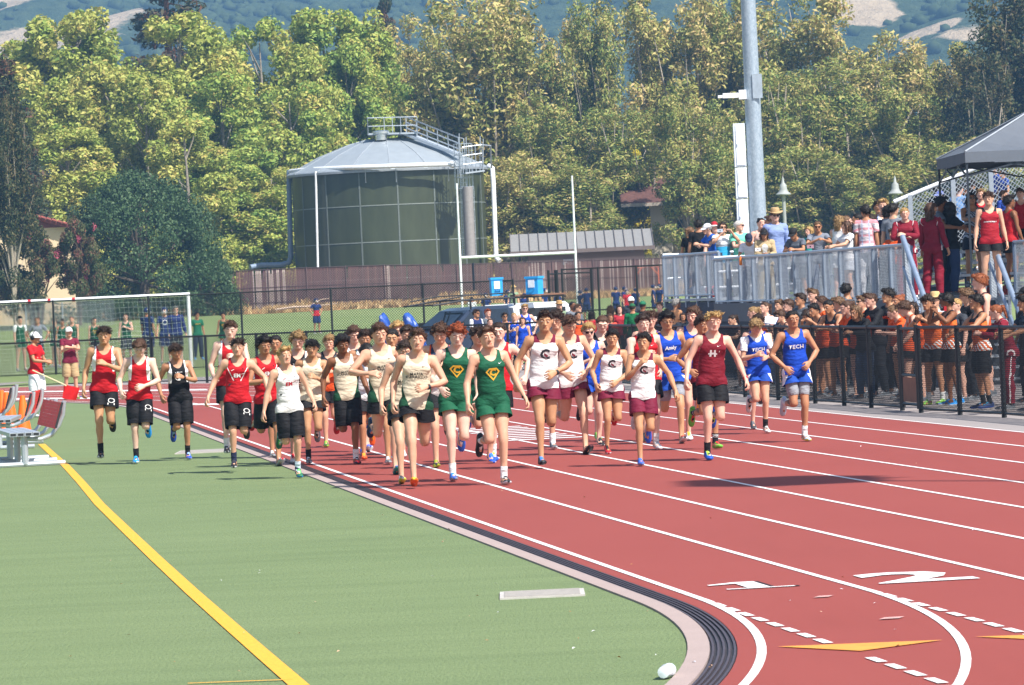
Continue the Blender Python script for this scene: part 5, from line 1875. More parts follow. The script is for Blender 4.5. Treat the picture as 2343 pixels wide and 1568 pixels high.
LM = dict(
    gum=leafmat('gum_leaf', ['6f8a3a', '94a64a', 'b0b65a', 'c2c068', 'ccb468']),
    gum2=leafmat('gum_leaf', ['5c7f3a', '82a04a', 'a2b354', 'b8bc5e', 'c0a860']),
    willow=leafmat('willow_leaf', ['72803c', '9aa056', 'b8b464', 'ccbc74', 'd0b67e']),
    willowg=leafmat('willow_leaf', ['587038', '80924a', 'a0a858', 'b8b264', 'c2ae70']),
    oak=leafmat('oak_leaf', ['2a4028', '3c5634', '506a44', '667c56']),
    dark=leafmat('dark_leaf', ['26341f', '384628', '4c5836', '686440', '7a6a44']),
    redwood=leafmat('redwood_leaf', ['22331f', '33452c', '46513a', '6a5038', '7a4a30']),
    cedar=leafmat('cedar_leaf', ['22352f', '2f4640', '42584e']),
    myrtle=leafmat('myrtle_leaf', ['33472a', '4c5a34', '626a40', '7a5a44', '8a4a48']),
    pink=leafmat('myrtle_bloom', ['a8465a', 'c4607a', 'b04a50']),
    yellow=leafmat('yellow_leaf', ['a8a02c', 'cfc23a', 'c9b430']),
    shrub=leafmat('shrub_leaf', ['31451f', '47602c', '5e753a', '7d8a4c']),
)
def tree_kind(kind, seed):
    """crown and trunk meshes of a unit tree: 20 m tall, about 8 m wide"""
    r = random.Random(seed)
    bl, mb = [], MB()
    if kind in ('gum', 'gum2'):
        for i in range(125):
            h = r.uniform(.04, 1); wd = 4.0 * (math.sin(PI * min(1, h * .76 + .17)) ** .6) * (1.06 - .14 * h)
            a = r.uniform(0, 6.28); q = r.uniform(.35, 1) ** .5 * wd
            s = r.uniform(.6, 1.2) * (1.15 - .38 * h)
            bl.append(((q * math.cos(a), q * math.sin(a), 1.0 + h * 18.6), (s, s, s * r.uniform(.8, 1.3)), s ** 2))
        mb.tube([(0, 0, -.3), (.1, 0, 6), (0, .1, 12), (.05, 0, 18.5)], [.30, .24, .15, .03], 7)
        limbs(mb, lambda t: (0, 0, max(1.5, t[2] - 2.5 - r.random() * 1.5)), [b[0] for b in bl[::4]], .07, r)
        c = crown_mesh('crown', bl, 29000, .335, LM[kind], seed)
        return c, mb.mesh('trunk', bark('8d8478'), True)
    if kind in ('willow', 'willowg', 'dark'):
        tips = []
        for i in range(20):
            a = r.uniform(0, 6.28); e = r.uniform(.15, 1)
            top = (3.9 * e * math.cos(a), 3.9 * e * math.sin(a), 18.8 - 5 * e * e * r.uniform(.3, 1.2) - r.uniform(0, 5) * (r.random() < .4))
            tips.append(top)
            st = Vector((top[0] * .12, top[1] * .12, 2 + 4 * r.random()))
            for k in range(6):
                f = .42 + .6 * k / 5
                p = st.lerp(Vector(top), f) + Vector((r.gauss(0, .55), r.gauss(0, .55), r.gauss(.1, .4)))
                s = r.uniform(.45, .95)
                bl.append((tuple(p), (s, s, s * r.uniform(1.0, 1.7)), s ** 2))
        for i in range(46):
            a = r.uniform(0, 6.28); q = r.uniform(1.6, 4.2); h = r.uniform(1.5, 12)
            s = r.uniform(.6, 1.1)
            bl.append(((q * math.cos(a), q * math.sin(a), h), (s, s, s), s ** 2 * .9))
        mb.tube([(0, 0, -.3), (.1, .1, 3), (-.1, 0, 8)], [.34, .28, .14], 7)
        limbs(mb, lambda t: (t[0] * .04, t[1] * .04, 2 + r.random() * 3), tips, .13, r, .18)
        limbs(mb, lambda t: (t[0] * .35, t[1] * .35, t[2] - 1.8 - r.random() * 1.4), [b[0] for b in bl[::3]], .045, r, .3, .012)
        c = crown_mesh('crown', bl, 29000, .32, LM[kind], seed, droop=.35, tone_j=.3, aspect=.75, shellp=.35)
        return c, mb.mesh('trunk', bark('a89c8c'), True)
    if kind == 'oak':
        for i in range(150):
            a = r.uniform(0, 6.28); h = r.random() ** .8; q = r.uniform(.5, 1) ** .5
            wd = 6.0 * math.sqrt(max(.05, 1 - h ** 2.2))
            s = r.uniform(.6, 1.2)
            bl.append(((q * wd * math.cos(a), q * wd * math.sin(a), .5 + 7.7 * h), (s, s, s * .85), s ** 2))
        mb.tube([(0, 0, -.3), (.2, 0, 2.2), (0, 0, 4.5)], [.4, .34, .2], 8)
        limbs(mb, (0, 0, 2.2), [b[0] for b in bl[::6]], .12, r)
        return crown_mesh('crown', bl, 38000, .195, LM['oak'], seed, tone_j=.22), mb.mesh('trunk', bark('5c5248'), True)
    if kind in ('redwood', 'cedar'):
        n = 16 if kind != 'dark' else 20
        for i in range(n * 7):
            h = r.uniform(.10, 1) ; a = r.uniform(0, 6.28)
            wd = (3.4 * (1 - h) ** .75 + .25) if kind != 'dark' else 3.9 * (math.sin(PI * min(1, h * .85 + .15)) ** .8)
            q = r.uniform(.45, 1.0) * wd
            s = r.uniform(.6, 1.05) * (1.2 - .5 * h)
            bl.append(((q * math.cos(a), q * math.sin(a), 19.5 * h - q * .25), (s * 1.15, s * 1.15, s * .62), s ** 2))
        mb.tube([(0, 0, -.3), (0, 0, 10), (0, 0, 19.6)], [.42, .26, .03], 7)
        limbs(mb, lambda t: (0, 0, t[2] + .3), [b[0] for b in bl[::2]], .06, r, .1)
        return crown_mesh('crown', bl, 17000, .40, LM[kind], seed, droop=.3, aspect=.6), mb.mesh('trunk', bark('6a4a38' if kind == 'redwood' else '5c5248'), True)
    if kind == 'myrtle':
        for i in range(46):
            a = r.uniform(0, 6.28); h = r.random(); q = r.uniform(.4, 1) * 3.0 * math.sin(PI * min(1, h * .8 + .2)) ** .7
            s = r.uniform(.4, .75)
            bl.append(((q * math.cos(a), q * math.sin(a), 2.0 + 4.4 * h), (s, s, s * .8), s ** 2))
        for k in range(4):
            mb.tube([(k * .14 - .2, .1 * (k % 2), -.2), (k * .35 - .5, 0, 2.0), (k * .8 - 1.2, .3 * (k % 2), 4.2)], [.10, .075, .03], 6)
        limbs(mb, lambda t: (t[0] * .3, t[1] * .3, 2.2), [b[0] for b in bl[::3]], .04, r)
        return crown_mesh('crown', bl, 17000, .19, LM['myrtle'], seed), mb.mesh('trunk', bark('8a7464'), True)
KINDS_T = {}
def tkind(k, v):
    if (k, v) not in KINDS_T:
        KINDS_T[(k, v)] = tree_kind(k, 17 * v + len(k) * 3 + 1)
    return KINDS_T[(k, v)]
UNIT = dict(gum=(20, 8.2), gum2=(20, 8.2), willow=(19.6, 8.6), willowg=(19.6, 8.6), oak=(9, 13), redwood=(20, 6.6), cedar=(20, 6.6), dark=(19.6, 8.6), myrtle=(6.7, 6.4))
def tree(name, kind, v, x, ytop, wpx, d, label, group, rot=0.0, zb=None):
    zb = FZ(d) if zb is None else zb
    if kind in ('gum', 'gum2'): ytop -= 18; wpx *= 1.32
    elif kind in ('willow', 'willowg', 'dark'): ytop -= 4; wpx *= 1.3
    p = dp(x, ytop, d)
    h, w = UNIT[kind]
    sz = (p.z - zb) / h; sx = wpx * d / FPX / w
    t = thing(name, label, 'tree', (p.x, d, zb - .1), rot, group)
    t.scale = (sx, sx, sz)
    c, k = tkind(kind, v)
    inst('crown', c, t); inst('trunk', k, t)
    return t
GA = 'yellow green broadleaf trees behind the field'
for i, (x, y, w, d, k, v, lb) in enumerate((
    (150, 40, 270, 338, 'gum', 1, 'yellow green tree with the highest tip left of the redwood'),
    (52, 110, 200, 342, 'gum', 2, 'yellow green tree behind the dark conifer at the far left'),
    (405, 48, 250, 326, 'gum', 2, 'tall golden green tree standing right before the redwood'),
    (262, 150, 210, 318, 'gum', 3, 'golden tree behind the dark oak, left of the redwood trunk'),
    (590, 62, 230, 334, 'gum2', 1, 'bright green tree midway between redwood and tank roof'),
    (735, 42, 230, 338, 'gum2', 3, 'bright green tree rising just left behind the tank'),
    (830, 62, 190, 346, 'gum2', 2, 'green tree behind the tank railing, below the small conifer'),
    (505, 190, 220, 318, 'gum2', 3, 'green tree right above the dark round oak'),
    (660, 210, 200, 322, 'gum2', 1, 'shaded green tree close to the left edge of the tank'),
    (520, 350, 210, 310, 'gum2', 2, 'low bright tree squeezed between dark oak and tank'),
    (615, 400, 150, 315, 'gum', 1, 'small yellow green tree touching the tank down pipe'),
    (150, 300, 200, 305, 'gum', 3, 'low golden tree above the red roofed house'),
    (330, 190, 190, 312, 'gum', 1, 'golden tree directly below the redwood'),
    (95, 200, 190, 322, 'gum', 1, 'golden tree close to the dark conifer, mid height'),
    (215, 90, 180, 340, 'gum2', 1, 'tree filling the gap left of the redwood'),
    (480, 120, 190, 330, 'gum', 3, 'light tree right of the redwood, second from it'),
    (670, 120, 190, 328, 'gum', 2, 'light green tree second to the left of the tank'),
    (790, 130, 170, 336, 'gum2', 3, 'shaded green tree directly behind the tank roof slope'),
    (420, 290, 180, 302, 'gum', 2, 'low golden tree behind the top of the dark oak'))):
    tree('broadleaf_tree', k, v, x, y, w, d, lb, GA, rot=i * 1.3)
GB = 'grey green willowy trees behind the stands'
for i, (x, y, w, d, k, v, lb) in enumerate((
    (960, 40, 210, 352, 'willow', 1, 'wispy tan green tree above the tank walkway'),
    (1105, -40, 290, 342, 'willow', 2, 'broad wispy tree with upswept pale limbs, right behind the tank'),
    (1225, 60, 190, 348, 'willow', 3, 'tan tree left of the pointed green tree'),
    (1345, 18, 170, 338, 'willowg', 1, 'narrow pointed olive tree above the football goal upright'),
    (1255, 225, 210, 322, 'willowg', 2, 'olive tree directly behind the right edge of the tank'),
    (1180, 350, 200, 314, 'willow', 1, 'low tan tree between tank and grey roofed shed'),
    (1395, 260, 220, 322, 'willowg', 3, 'olive green tree behind the shed roof'),
    (1330, 390, 220, 312, 'willowg', 1, 'low bushy tree leaning over the shed roof'),
    (1520, -30, 230, 346, 'willow', 3, 'tall grey tree with bare pale trunk left of the pole'),
    (1570, 200, 170, 312, 'willowg', 2, 'slim tree standing before the brown shingle roof'),
    (1660, -30, 210, 350, 'willowg', 2, 'tall tree half hidden by the floodlight pole'),
    (1820, -20, 280, 346, 'willow', 2, 'big grey green tree right of the floodlight pole'),
    (1760, 170, 220, 326, 'willowg', 3, 'olive tree beside the pole, right side, mid height'),
    (1905, 160, 240, 330, 'willowg', 1, 'olive tree above the straw hat spectator'),
    (2010, 84, 240, 346, 'willow', 1, 'rounded tree below the bare tan hill'),
    (2075, 190, 230, 328, 'willowg', 2, 'olive tree above the bell lamp next to the guard rail'),
    (2165, 108, 190, 346, 'willow', 3, 'feathery tree between two hills, left of the dark one'),
    (1850, 350, 240, 316, 'willowg', 3, 'low leafy tree behind the deck spectators'),
    (1990, 370, 220, 314, 'willowg', 2, 'low leafy tree behind the plaid shirt man'),
    (1700, 330, 170, 318, 'willowg', 1, 'low tree shading the cream house beside the pole'),
    (2180, 330, 260, 318, 'willowg', 1, 'olive tree behind the grey canopy corner'),
    (2330, 380, 260, 316, 'willowg', 3, 'bright olive tree seen through the stand mesh'))):
    tree('willowy_tree', k, v, x, y, w, d, lb, GB, rot=i * 1.1 + .4)
tree('dark_tree', 'dark', 1, 2300, -10, 250, 332, 'dark heavy tree above the grey canopy', None, .5)
tree('dark_tree', 'dark', 2, 2240, 120, 170, 326, 'dark tree left of the heavy one behind the canopy peak', None, 2.5)
tree('redwood_tree', 'redwood', 1, 372, -170, 330, 372, 'tall dark redwood rising above the yellow trees', None)
tree('redwood_tree', 'redwood', 2, 880, -20, 110, 420, 'small distant conifer above the tank vent', None)
tree('redwood_tree', 'redwood', 3, -5, 110, 260, 290, 'dark brownish conifer cut by the left picture edge', None)
tree('redwood_tree', 'redwood', 2, 60, 300, 130, 296, 'shorter dark conifer beside the red roofed house', None)
tree('dark_tree', 'dark', 1, 12, 215, 125, 262, 'brownish dark tree before the cream house at the picture edge', None, 1.2)
tree('cedar_tree', 'cedar', 1, 1468, 110, 120, 372, 'dark blue cedar in the gap right of the pointed tree', None)
tree('live_oak', 'oak', 1, 312, 383, 430, 277, 'large round dark green oak behind the soccer goal', None)
tree('live_oak', 'oak', 1, 470, 560, 150, 279, 'smaller dark oak bush at the end of the brown fence', None, 2.0)
for i, (x, y, w, lb) in enumerate(((75, 520, 215, 'pink flowering myrtle before the cream house'), (172, 500, 130, 'reddish myrtle leaning against the dark oak'), (-15, 560, 130, 'myrtle cut by the picture edge before the cream house'))):
    t = tree('crape_myrtle', 'myrtle', 1, x, y, w, 266 - i, lb, 'crape myrtles by the cream house', i * 2.2)
    r = random.Random(i + 4)
    bl = [((r.uniform(-2.4, 2.4), r.uniform(-2.6, .6), r.uniform(2.6, 6.4)), (.25, .25, .3), 1) for _ in range(11)]
    inst('blossom', crown_mesh('blossom', bl, 420, .17, LM['pink'], i + 3), t)
# one yellow leaved tree low behind the shed
t = tree('yellow_tree', 'gum2', 2, 1425, 345, 110, 330, 'small bright yellow tree behind the shed roof', None)
t.children[0].data = t.children[0].data.copy(); t.children[0].data.materials[0] = LM['yellow']
# shrubs under the trees and along the fences
def shrub(x, d, w, h, label, m, group=None, n=1500, sz=.16):
    p = dp(x, 700, d)
    t = thing('shrub', label, 'shrub', (p.x, d, FZ(d) - .1), 0, group)
    r = random.Random(int(x) + int(d))
    bl = [((r.uniform(-w / 2, w / 2), r.uniform(-.6, .6), r.uniform(.1, .75) * h), (h * .3, h * .3, h * .3), 1) for _ in range(int(5 + w * 2))]
    inst('foliage', crown_mesh('foliage', bl, n, sz, LM[m], int(x) + 2), t)
    mb = MB()
    for k in range(4): mb.tube([(r.uniform(-w, w) * .2, 0, -.1), (r.uniform(-w, w) * .4, 0, h * .6)], [.03, .01], 5)
    mb.build('stem', bark('5c5248'), t)
SG = 'shrubs below the trees behind the brown fence'
for i, (x, d, w, h, lb, m) in enumerate(((1745, 300, 5, 3.0, 'green shrub at the foot of the floodlight pole', 'shrub'), (1850, 303, 6, 2.6, 'wide shrub behind the blue shirt man', 'shrub'),
    (1960, 302, 6, 3.2, 'shrub behind the plaid shirt man', 'shrub'), (2080, 306, 6, 3.0, 'shrub right of the bell lamp by the guard rail', 'shrub'), (2220, 304, 8, 4.0, 'shrub behind the stand mesh', 'willowg'),
    (612, 309, 3, 2.4, 'shrub against the tank down pipe', 'shrub'), (560, 310, 3, 3.4, 'shrub left of the tank pipe elbow', 'gum2'), (1230, 305, 5, 3, 'dark shrub left of the shed', 'shrub'),
    (490, 283, 4, 2.2, 'shrub at the start of the brown fence', 'oak'), (150, 270, 4, 1.6, 'low shrub below the myrtles', 'oak'), (230, 271, 6, 1.5, 'low dark shrub under the round oak', 'oak'), (390, 274, 6, 1.7, 'shrub skirt right of the oak trunk', 'oak'))):
    shrub(x, d, w, h, lb, m, SG if i < 5 else None)
# a dark treeline far behind that closes the gaps between the trunks
r = np.random.RandomState(9)
bl = []
for i in range(420):
    x = r.uniform(-62, 62); y = r.uniform(385, 440); h = r.uniform(0, 9)
    s = r.uniform(1.5, 3.0); bl.append(((x, y, 2.5 + h), (s, s, s), s * s))
me = crown_mesh('far_wood', bl, 14000, 1.0, LM['dark'], 33)
tag(inst('far_wood', me), 'dark wood far behind the park trees', kind='stuff')
# ------------------------------------------------------------------ the grandstand beside the straight
def sl(s, n, z=0.0):
    p = SL(s, n); return Vector((p.x, p.y, z))
DZ, DN = 1.50, 18.0                     # deck level and its front edge
STEEL = mat('stand_steel', '5f6f86', .5, .3); STEELP = mat('post_grey_blue', '8d9bac', .5, .2)
st = thing('grandstand', 'metal grandstand deck with mesh railings beside the track', 'grandstand', (0, 0, 0))
def sbox(name, s0, s1, n0, n1, z0, z1, m, parent=st):
    vs = [sl(s, n, z) for s in (s0, s1) for n in (n0, n1) for z in (z0, z1)]
    mb = MB(); mb.add(vs, [(0, 1, 3, 2), (4, 6, 7, 5), (0, 4, 5, 1), (2, 3, 7, 6), (0, 2, 6, 4), (1, 5, 7, 3)])
    return mb.build(name, m, parent)
SA, SB = 77.2, 96.2
PLK = mat('deck_plank', '9aa2aa', .55, .3)
for i in range(8):
    sbox('deck_plank', SA, SB, DN + .02 + .245 * i, DN + .245 * (i + 1), DZ - .05, DZ, PLK)
sbox('fascia', SA, SB, DN - .05, DN + .01, DZ - .36, DZ + .04, NAVY)
# corrugated navy skirt below the deck: one upright rib after another
mb = MB()
for i in range(int((SB - SA) / .09)):
    s = SA + i * .09
    vs = [sl(s + a, DN + .03 + b, z) for a, b in ((0, 0), (.03, -.03), (.06, -.03), (.09, 0)) for z in (.05, DZ - .36)]
    mb.add(vs, [(0, 2, 3, 1), (2, 4, 5, 3), (4, 6, 7, 5)])
o = mb.build('skirt_rib', NAVY, st); o['kind'] = 'stuff'
def rail_run(s0, s1, n, z0, h=1.03, step=1.5, flat=True):
    k = max(1, int(round((s1 - s0) / step)))
    mb = MB(); mb.tube([sl(s0, n, z0 + h), sl(s1, n, z0 + h)], .03, 8); mb.build('top_rail', GALV, st, True)
    mb = MB(); mb.tube([sl(s0, n, z0 + .08), sl(s1, n, z0 + .08)], .022, 6); mb.build('bottom_rail', GALV, st, True)
    me = None
    for i in range(k + 1):
        s = s0 + (s1 - s0) * i / k
        mb = MB(); a = sl(s, n + .01, z0 - .2); mb.bar(a, a + Vector((0, 0, h + .2)), .05, .12, up=tuple(TU)); mb.k = 1; b = a + TN * .05; mb.bar(b, b + Vector((0, 0, h + .18)), .05, .09, up=tuple(TU)); mb.build('rail_post', [STEELP, NAVY], st)  # light post; the navy bar beside it paints in the post's shaded side
    mb = MB(); lattice(mb, sl(s0, n, z0 + .05), sl(s1, n, z0 + .05), h - .06, .055, .0055)
    o = mb.build('chain_link', WIREG, st); o['kind'] = 'stuff'
rail_run(SA, SB, DN, DZ)
# back rail of the walkway
mb = MB()
for z in (.55, 1.07):
    mb.tube([sl(88, DN + 2.0, DZ + z), sl(SB, DN + 2.0, DZ + z)], .024, 6)
for i in range(9):
    s = 88 + (SB - 88) * i / 8
    mb.tube([sl(s, DN + 2.0, DZ - .1), sl(s, DN + 2.0, DZ + 1.07)], .024, 6)
mb.build('back_rail', GALV, st, True)
mb = MB(); lattice(mb, sl(88, DN + 2, DZ + .05), sl(SB, DN + 2, DZ + .05), 1.0, .055, .005); o = mb.build('chain_link', WIREG, st); o['kind'] = 'stuff'
# end platform at the far end, a little higher, on a corrugated box
sbox('end_deck', SB, 103.5, DN + .1, DN + 1.9, DZ + .10, DZ + .16, PLK)
sbox('end_box', SB + .4, 103.2, DN + .14, DN + 1.8, .05, DZ + .08, NAVY)
mb = MB()
for i in range(int(6.8 / .09)):
    s = SB + .4 + i * .09
    vs = [sl(s + a, DN + .14 + b, z) for a, b in ((0, 0), (.03, -.03), (.06, -.03), (.09, 0)) for z in (.1, DZ + .06)]
    mb.add(vs, [(0, 2, 3, 1), (2, 4, 5, 3), (4, 6, 7, 5)])
o = mb.build('skirt_rib', NAVY, st); o['kind'] = 'stuff'
rail_run(SB + .1, 103.5, DN + .12, DZ + .16)
rail_run(SB + .1, 103.5, DN + 1.9, DZ + .16)
mb = MB()
for z in (.4, .75, 1.07): mb.tube([sl(SB, DN, DZ + z), sl(SB, DN + 1.9, DZ + z)], .028, 6)
mb.build('cross_rail', WHITE, st, True)
mb = MB()
for z in (.5, 1.07): mb.tube([sl(103.5, DN + .12, DZ + .16 + z), sl(103.5, DN + 1.9, DZ + .16 + z)], .028, 6)
mb.build('cross_rail', GALV, st, True)
# under-structure
for i in range(13):
    s = 77.5 + i * 1.55
    for n in (DN + .25, DN + 1.8):
        a = sl(s, n, 0); mb = MB(); mb.bar(a, a + Vector((0, 0, DZ - .06)), .1); mb.build('support_leg', STEEL, st)
# seat rows behind the walkway, near part
RS0, RS1 = 56.0, 87.0
for k in range(9):
    RS1 = 87.0 if k < 2 else 98.0
    n = DN + 2.05 + .66 * k; z = DZ + .28 + .24 * k
    sbox('foot_plank', RS0, RS1, n + .02, n + .64, z - .30, z - .26, PLK)
    sbox('seat_plank', RS0, RS1, n + .30, n + .58, z + .12, z + .17, mat('seat_alu', 'b9bfc5', .4, .4))
    for s in (58, 63, 68, 73, 78, 83, 86.8):
        a = sl(s, n + .44, z - .28); mb = MB(); mb.bar(a, a + Vector((0, 0, .40)), .06); mb.build('seat_bracket', STEEL, st)
for s in (58, 63, 68, 73, 78, 83, 87, 92, 97.8):
    mb = MB(); mb.bar(sl(s, DN + 2.1, DZ - .06), sl(s, DN + 2.1 + .66 * 9, DZ + .24 * 9 - .06), .12); mb.build('stringer', STEEL, st)
    for n in (3.5, 5.6, 7.6):
        a = sl(s, DN + n, 0); mb = MB(); mb.bar(a, a + Vector((0, 0, DZ + (n - 2.1) * .36 - .1)), .1); mb.build('support_leg', STEEL, st)
# sloped guard at the far end of the seats, white rail and large mesh
G0 = dp(2044, 462, sl(87.4, DN + 1.9).y); G1 = dp(2350, 336, sl(87.4, DN + 4.6).y)
ga, gb = Vector((G0.x, G0.y, 0)), Vector((G1.x, G1.y, 0))
mb = MB(); mb.tube([G0, G0.lerp(G1, 1.5)], .038, 8); mb.build('guard_rail', WHITE, st, True)
for f in (.12, .44, .72, .99):
    p = G0.lerp(G1, f); q = Vector((p.x, p.y, p.z - 1.35)); mb = MB(); mb.bar(q, p, .09); mb.build('guard_post', GALV, st)
mb = MB()
D = (G1 - G0) * 1.5
pl = D.length
hh = 1.3
dd = D.normalized(); nr = Vector((-dd.y, dd.x, 0)).normalized()
n = int((pl + hh) / .10)
for fam in (1, -1):
    for i in range(n):
        u0 = -hh + i * .10; u1 = u0 + hh; w0, w1 = 0, hh
        if u0 < 0: w0 = -u0; u0 = 0
        if u1 > pl: w1 = hh - (u1 - pl); u1 = pl
        if w1 - w0 < .05: continue
        q = ((u0, w0), (u1, w1)) if fam > 0 else ((u0, hh - w0), (u1, hh - w1))
        A, B = (G0 + dd * a + Vector((0, 0, b - hh - .03)) for a, b in q)
        mb.bar(A, B, .009, .007, up=tuple(nr))
o = mb.build('guard_mesh', WIREG, st); o['kind'] = 'stuff'
sbox('guard_kick', 87.2, 87.26, DN + 2, DN + 7.5, DZ - .05, DZ + .18, mat('stand_red', '8a2f33', .6))
# front rail of the seats
mb = MB(); mb.tube([sl(64.5, DN + 2.05, DZ + 1.0), sl(77.5, DN + 2.05, DZ + 1.0)], .028, 6); mb.build('seat_rail', GALV, st, True)
for i in range(8):
    a = sl(64.5 + 13 * i / 7, DN + 2.05, DZ - .05); mb = MB(); mb.bar(a, a + Vector((0, 0, 1.05)), .06); mb.build('rail_post', STEEL, st)
mb = MB(); lattice(mb, sl(64.5, DN + 2.05, DZ), sl(77.5, DN + 2.05, DZ), .95, .055, .005); o = mb.build('chain_link', WIREG, st); o['kind'] = 'stuff'
# stairs down to the track side, with sloping pipe rails
STP = mat('stair_tread', 'b7bdc3', .5, .3)
for i in range(8):
    z = DZ - .2 * i; s1 = SA - .30 * i
    sbox('stair_tread', s1 - .30, s1, DN - .02, DN + 1.5, z - .04, z, STP)
    sbox('stair_riser', s1 - .30, s1 - .28, DN - .02, DN + 1.5, z - .2, z - .045, mat('riser_dark', '3c4046', .6))
RBG = mat('rail_blue_grey', '93a3b8', .4, .4)
for n in (DN - .06, DN + 1.54):
    a, b = sl(SA + .1, n, DZ + 1.18), sl(SA - 2.5, n, .75)
    for dz, r_ in ((0, .05), (-.55, .035)):
        mb = MB(); mb.tube([a + Vector((0, 0, dz)), b + Vector((0, 0, dz))], r_, 10); mb.build('stair_rail', RBG, st, True)
    for f in (0, .5, 1):
        p = a.lerp(b, f); mb = MB(); mb.tube([Vector((p.x, p.y, max(0, p.z - 1.25))), p], .03, 6); mb.build('stair_post', GALV, st, True)
    mb = MB(); mb.bar(sl(SA, n, DZ - .1), sl(SA - 2.4, n, 0), .06, .2); mb.build('stringer', STEEL, st)
    mb = MB(); lattice(mb, sl(SA + .1, n, DZ + .12), sl(SA - 2.5, n, -.31), 1.0, .055, .0062); o = mb.build('chain_link', WIREG, st); o['kind'] = 'stuff'
# ------------------------------------------------------------------ grey pop-up canopy on the stand
d1 = 78.0
c1 = dp(2207, 352, 81.0); c0 = dp(2143, 386, 85.5)
rt = Vector((TN.x, TN.y, 0)); wdt = 3.3
cv = thing('canopy', 'dark grey pop-up canopy tent standing on the grandstand', 'canopy', (c1.x, c1.y, 0))
o_ = Vector((c1.x, c1.y, 0))
ez = (c0.z + c1.z) / 2 + .10
p = [c1 - o_, c0 - o_, c0 - o_ + rt * wdt, c1 - o_ + rt * wdt]
p = [Vector((q.x, q.y, ez)) for q in p]
pk = dp(2312, 252, 83) - o_
ctr = sum(p, Vector()) / 4
pk = Vector((ctr.x, ctr.y, pk.z))
CAN = mat('canopy_cloth', '5d636c', .75, vary=.06, scale=3)
mb = MB()
for i in range(4):
    a, b = p[i], p[(i + 1) % 4]
    # sagging roof panel in a fan of strips, and the valance below the edge
    n = 6
    for j in range(n):
        u0, u1 = j / n, (j + 1) / n
        row = []
        for v in (0, .25, .5, .75, 1):
            row.append([a.lerp(b, u).lerp(pk, v) - Vector((0, 0, .22 * math.sin(PI * u) * math.sin(PI * min(1, v + .05)) )) for u in (u0, u1)])
        for q in range(4):
            mb.add([row[q][0], row[q][1], row[q + 1][1], row[q + 1][0]], [(0, 1, 2, 3)])
        dz = Vector((0, 0, -.19 - .03 * math.sin(PI * (j + .5) / n)))
        mb.add([a.lerp(b, u0), a.lerp(b, u1), a.lerp(b, u1) + dz, a.lerp(b, u0) + dz], [(0, 3, 2, 1)])
mb.build('canopy_cloth', CAN, cv, smooth=True)
mb = MB()
for q in p: mb.tube([q + Vector((0, 0, .01)), q.lerp(pk, .5) + Vector((0, 0, .012)), pk + Vector((0, 0, .02))], .02, 5)
mb.build('seam_piping', mat('piping_grey', '9aa0a8', .7), cv)
for q in p:
    dirn = (q - ctr); dirn.z = 0
    mb = MB(); mb.bar(q - dirn * .02 + Vector((0, 0, -2.75)), q - dirn * .02, .04); mb.build('leg', mat('canopy_steel', '3e444c', .4, .5), cv)
mb = MB()
for i in range(4):
    a, b = p[i] * .98 + ctr * .02, p[(i + 1) % 4] * .98 + ctr * .02
    m_ = a.lerp(b, .5)
    mb.bar(a + Vector((0, 0, -.05)), m_ + Vector((0, 0, -.4)), .03); mb.bar(m_ + Vector((0, 0, -.4)), b + Vector((0, 0, -.05)), .03)
    mb.bar(a + Vector((0, 0, -.45)), m_ + Vector((0, 0, -.08)), .03); mb.bar(m_ + Vector((0, 0, -.08)), b + Vector((0, 0, -.45)), .03)
mb.build('scissor_frame', mat('canopy_steel', '3e444c', .4, .5), cv)
# small things on the end deck
for i, (s, n, c, lb) in enumerate(((97.2, DN + .35, '16181c', 'black bag lying on the far end of the deck'), (98.4, DN + .4, 'b3202c', 'red bag on the far end of the deck behind the mesh'), (100.2, DN + .35, 'cfd2d6', 'white and red bag at the deck corner post'))):
    t = thing('sports_bag', lb, 'bag', sl(s, n, DZ + .16), 0)
    mb = MB(); mb.tube([(-.2, 0, .13), (-.16, 0, .15), (.16, 0, .15), (.2, 0, .13)], [.08, .14, .14, .08], 10); mb.build('body', mat('bag_' + c, c, .8), t, True)
    mb = MB(); mb.tube([(-.1, 0, .26), (-.06, 0, .34), (.06, 0, .34), (.1, 0, .26)], .015, 6); mb.build('handle', mat('bag_handle', '222226', .8), t, True)
# ------------------------------------------------------------------ pickup truck with a camper shell and rack
TD = 121.0
def tx(x): return dp(x, 740, TD).x
def tz(y, x=1120): return dp(x, y, TD).z
x0, x1 = tx(972), tx(1262)
tk = thing('pickup_truck', 'dark blue pickup truck with a white camper shell and roof rack', 'truck', (tx(1092), TD, 0), R_(33))
tk.scale = (1, 1, .93)
TBL = mat('truck_blue', '2e394d', .22, .1, .6, vary=.03); TGL = mat('truck_glass', '1a232c', .06, spec=.9); TWH = mat('shell_white', 'e3e5e7', .35)
def loft(mb, prof, y0, y1, inset=.0):
    """side profile (x, z) given width along y, top corners drawn in"""
    zs = [z for _, z in prof]; zm, zM = min(zs), max(zs)
    n = len(prof)
    vs = []
    for y, sgn in ((y0, 1), (y1, -1)):
        for x, z in prof:
            f = (z - zm) / (zM - zm + 1e-9)
            vs.append((x, y + sgn * inset * f, z))
    mb.add(vs, [tuple(range(n)), tuple(range(2 * n - 1, n - 1, -1))] + [(i, n + i, n + (i + 1) % n, (i + 1) % n) for i in range(n)])
mb = MB(); loft(mb, [(-2.35, .45), (-2.4, .75), (-2.3, 1.02), (-1.35, 1.12), (2.5, 1.12), (2.55, .5), (1.9, .42), (-1.9, .42)], -.92, .92, .04); mb.build('body', TBL, tk)
mb = MB(); loft(mb, [(-1.45, 1.12), (-.75, 1.68), (-.45, 1.76), (.55, 1.78), (.75, 1.12)], -.88, .88, .16); mb.build('cab', TBL, tk)
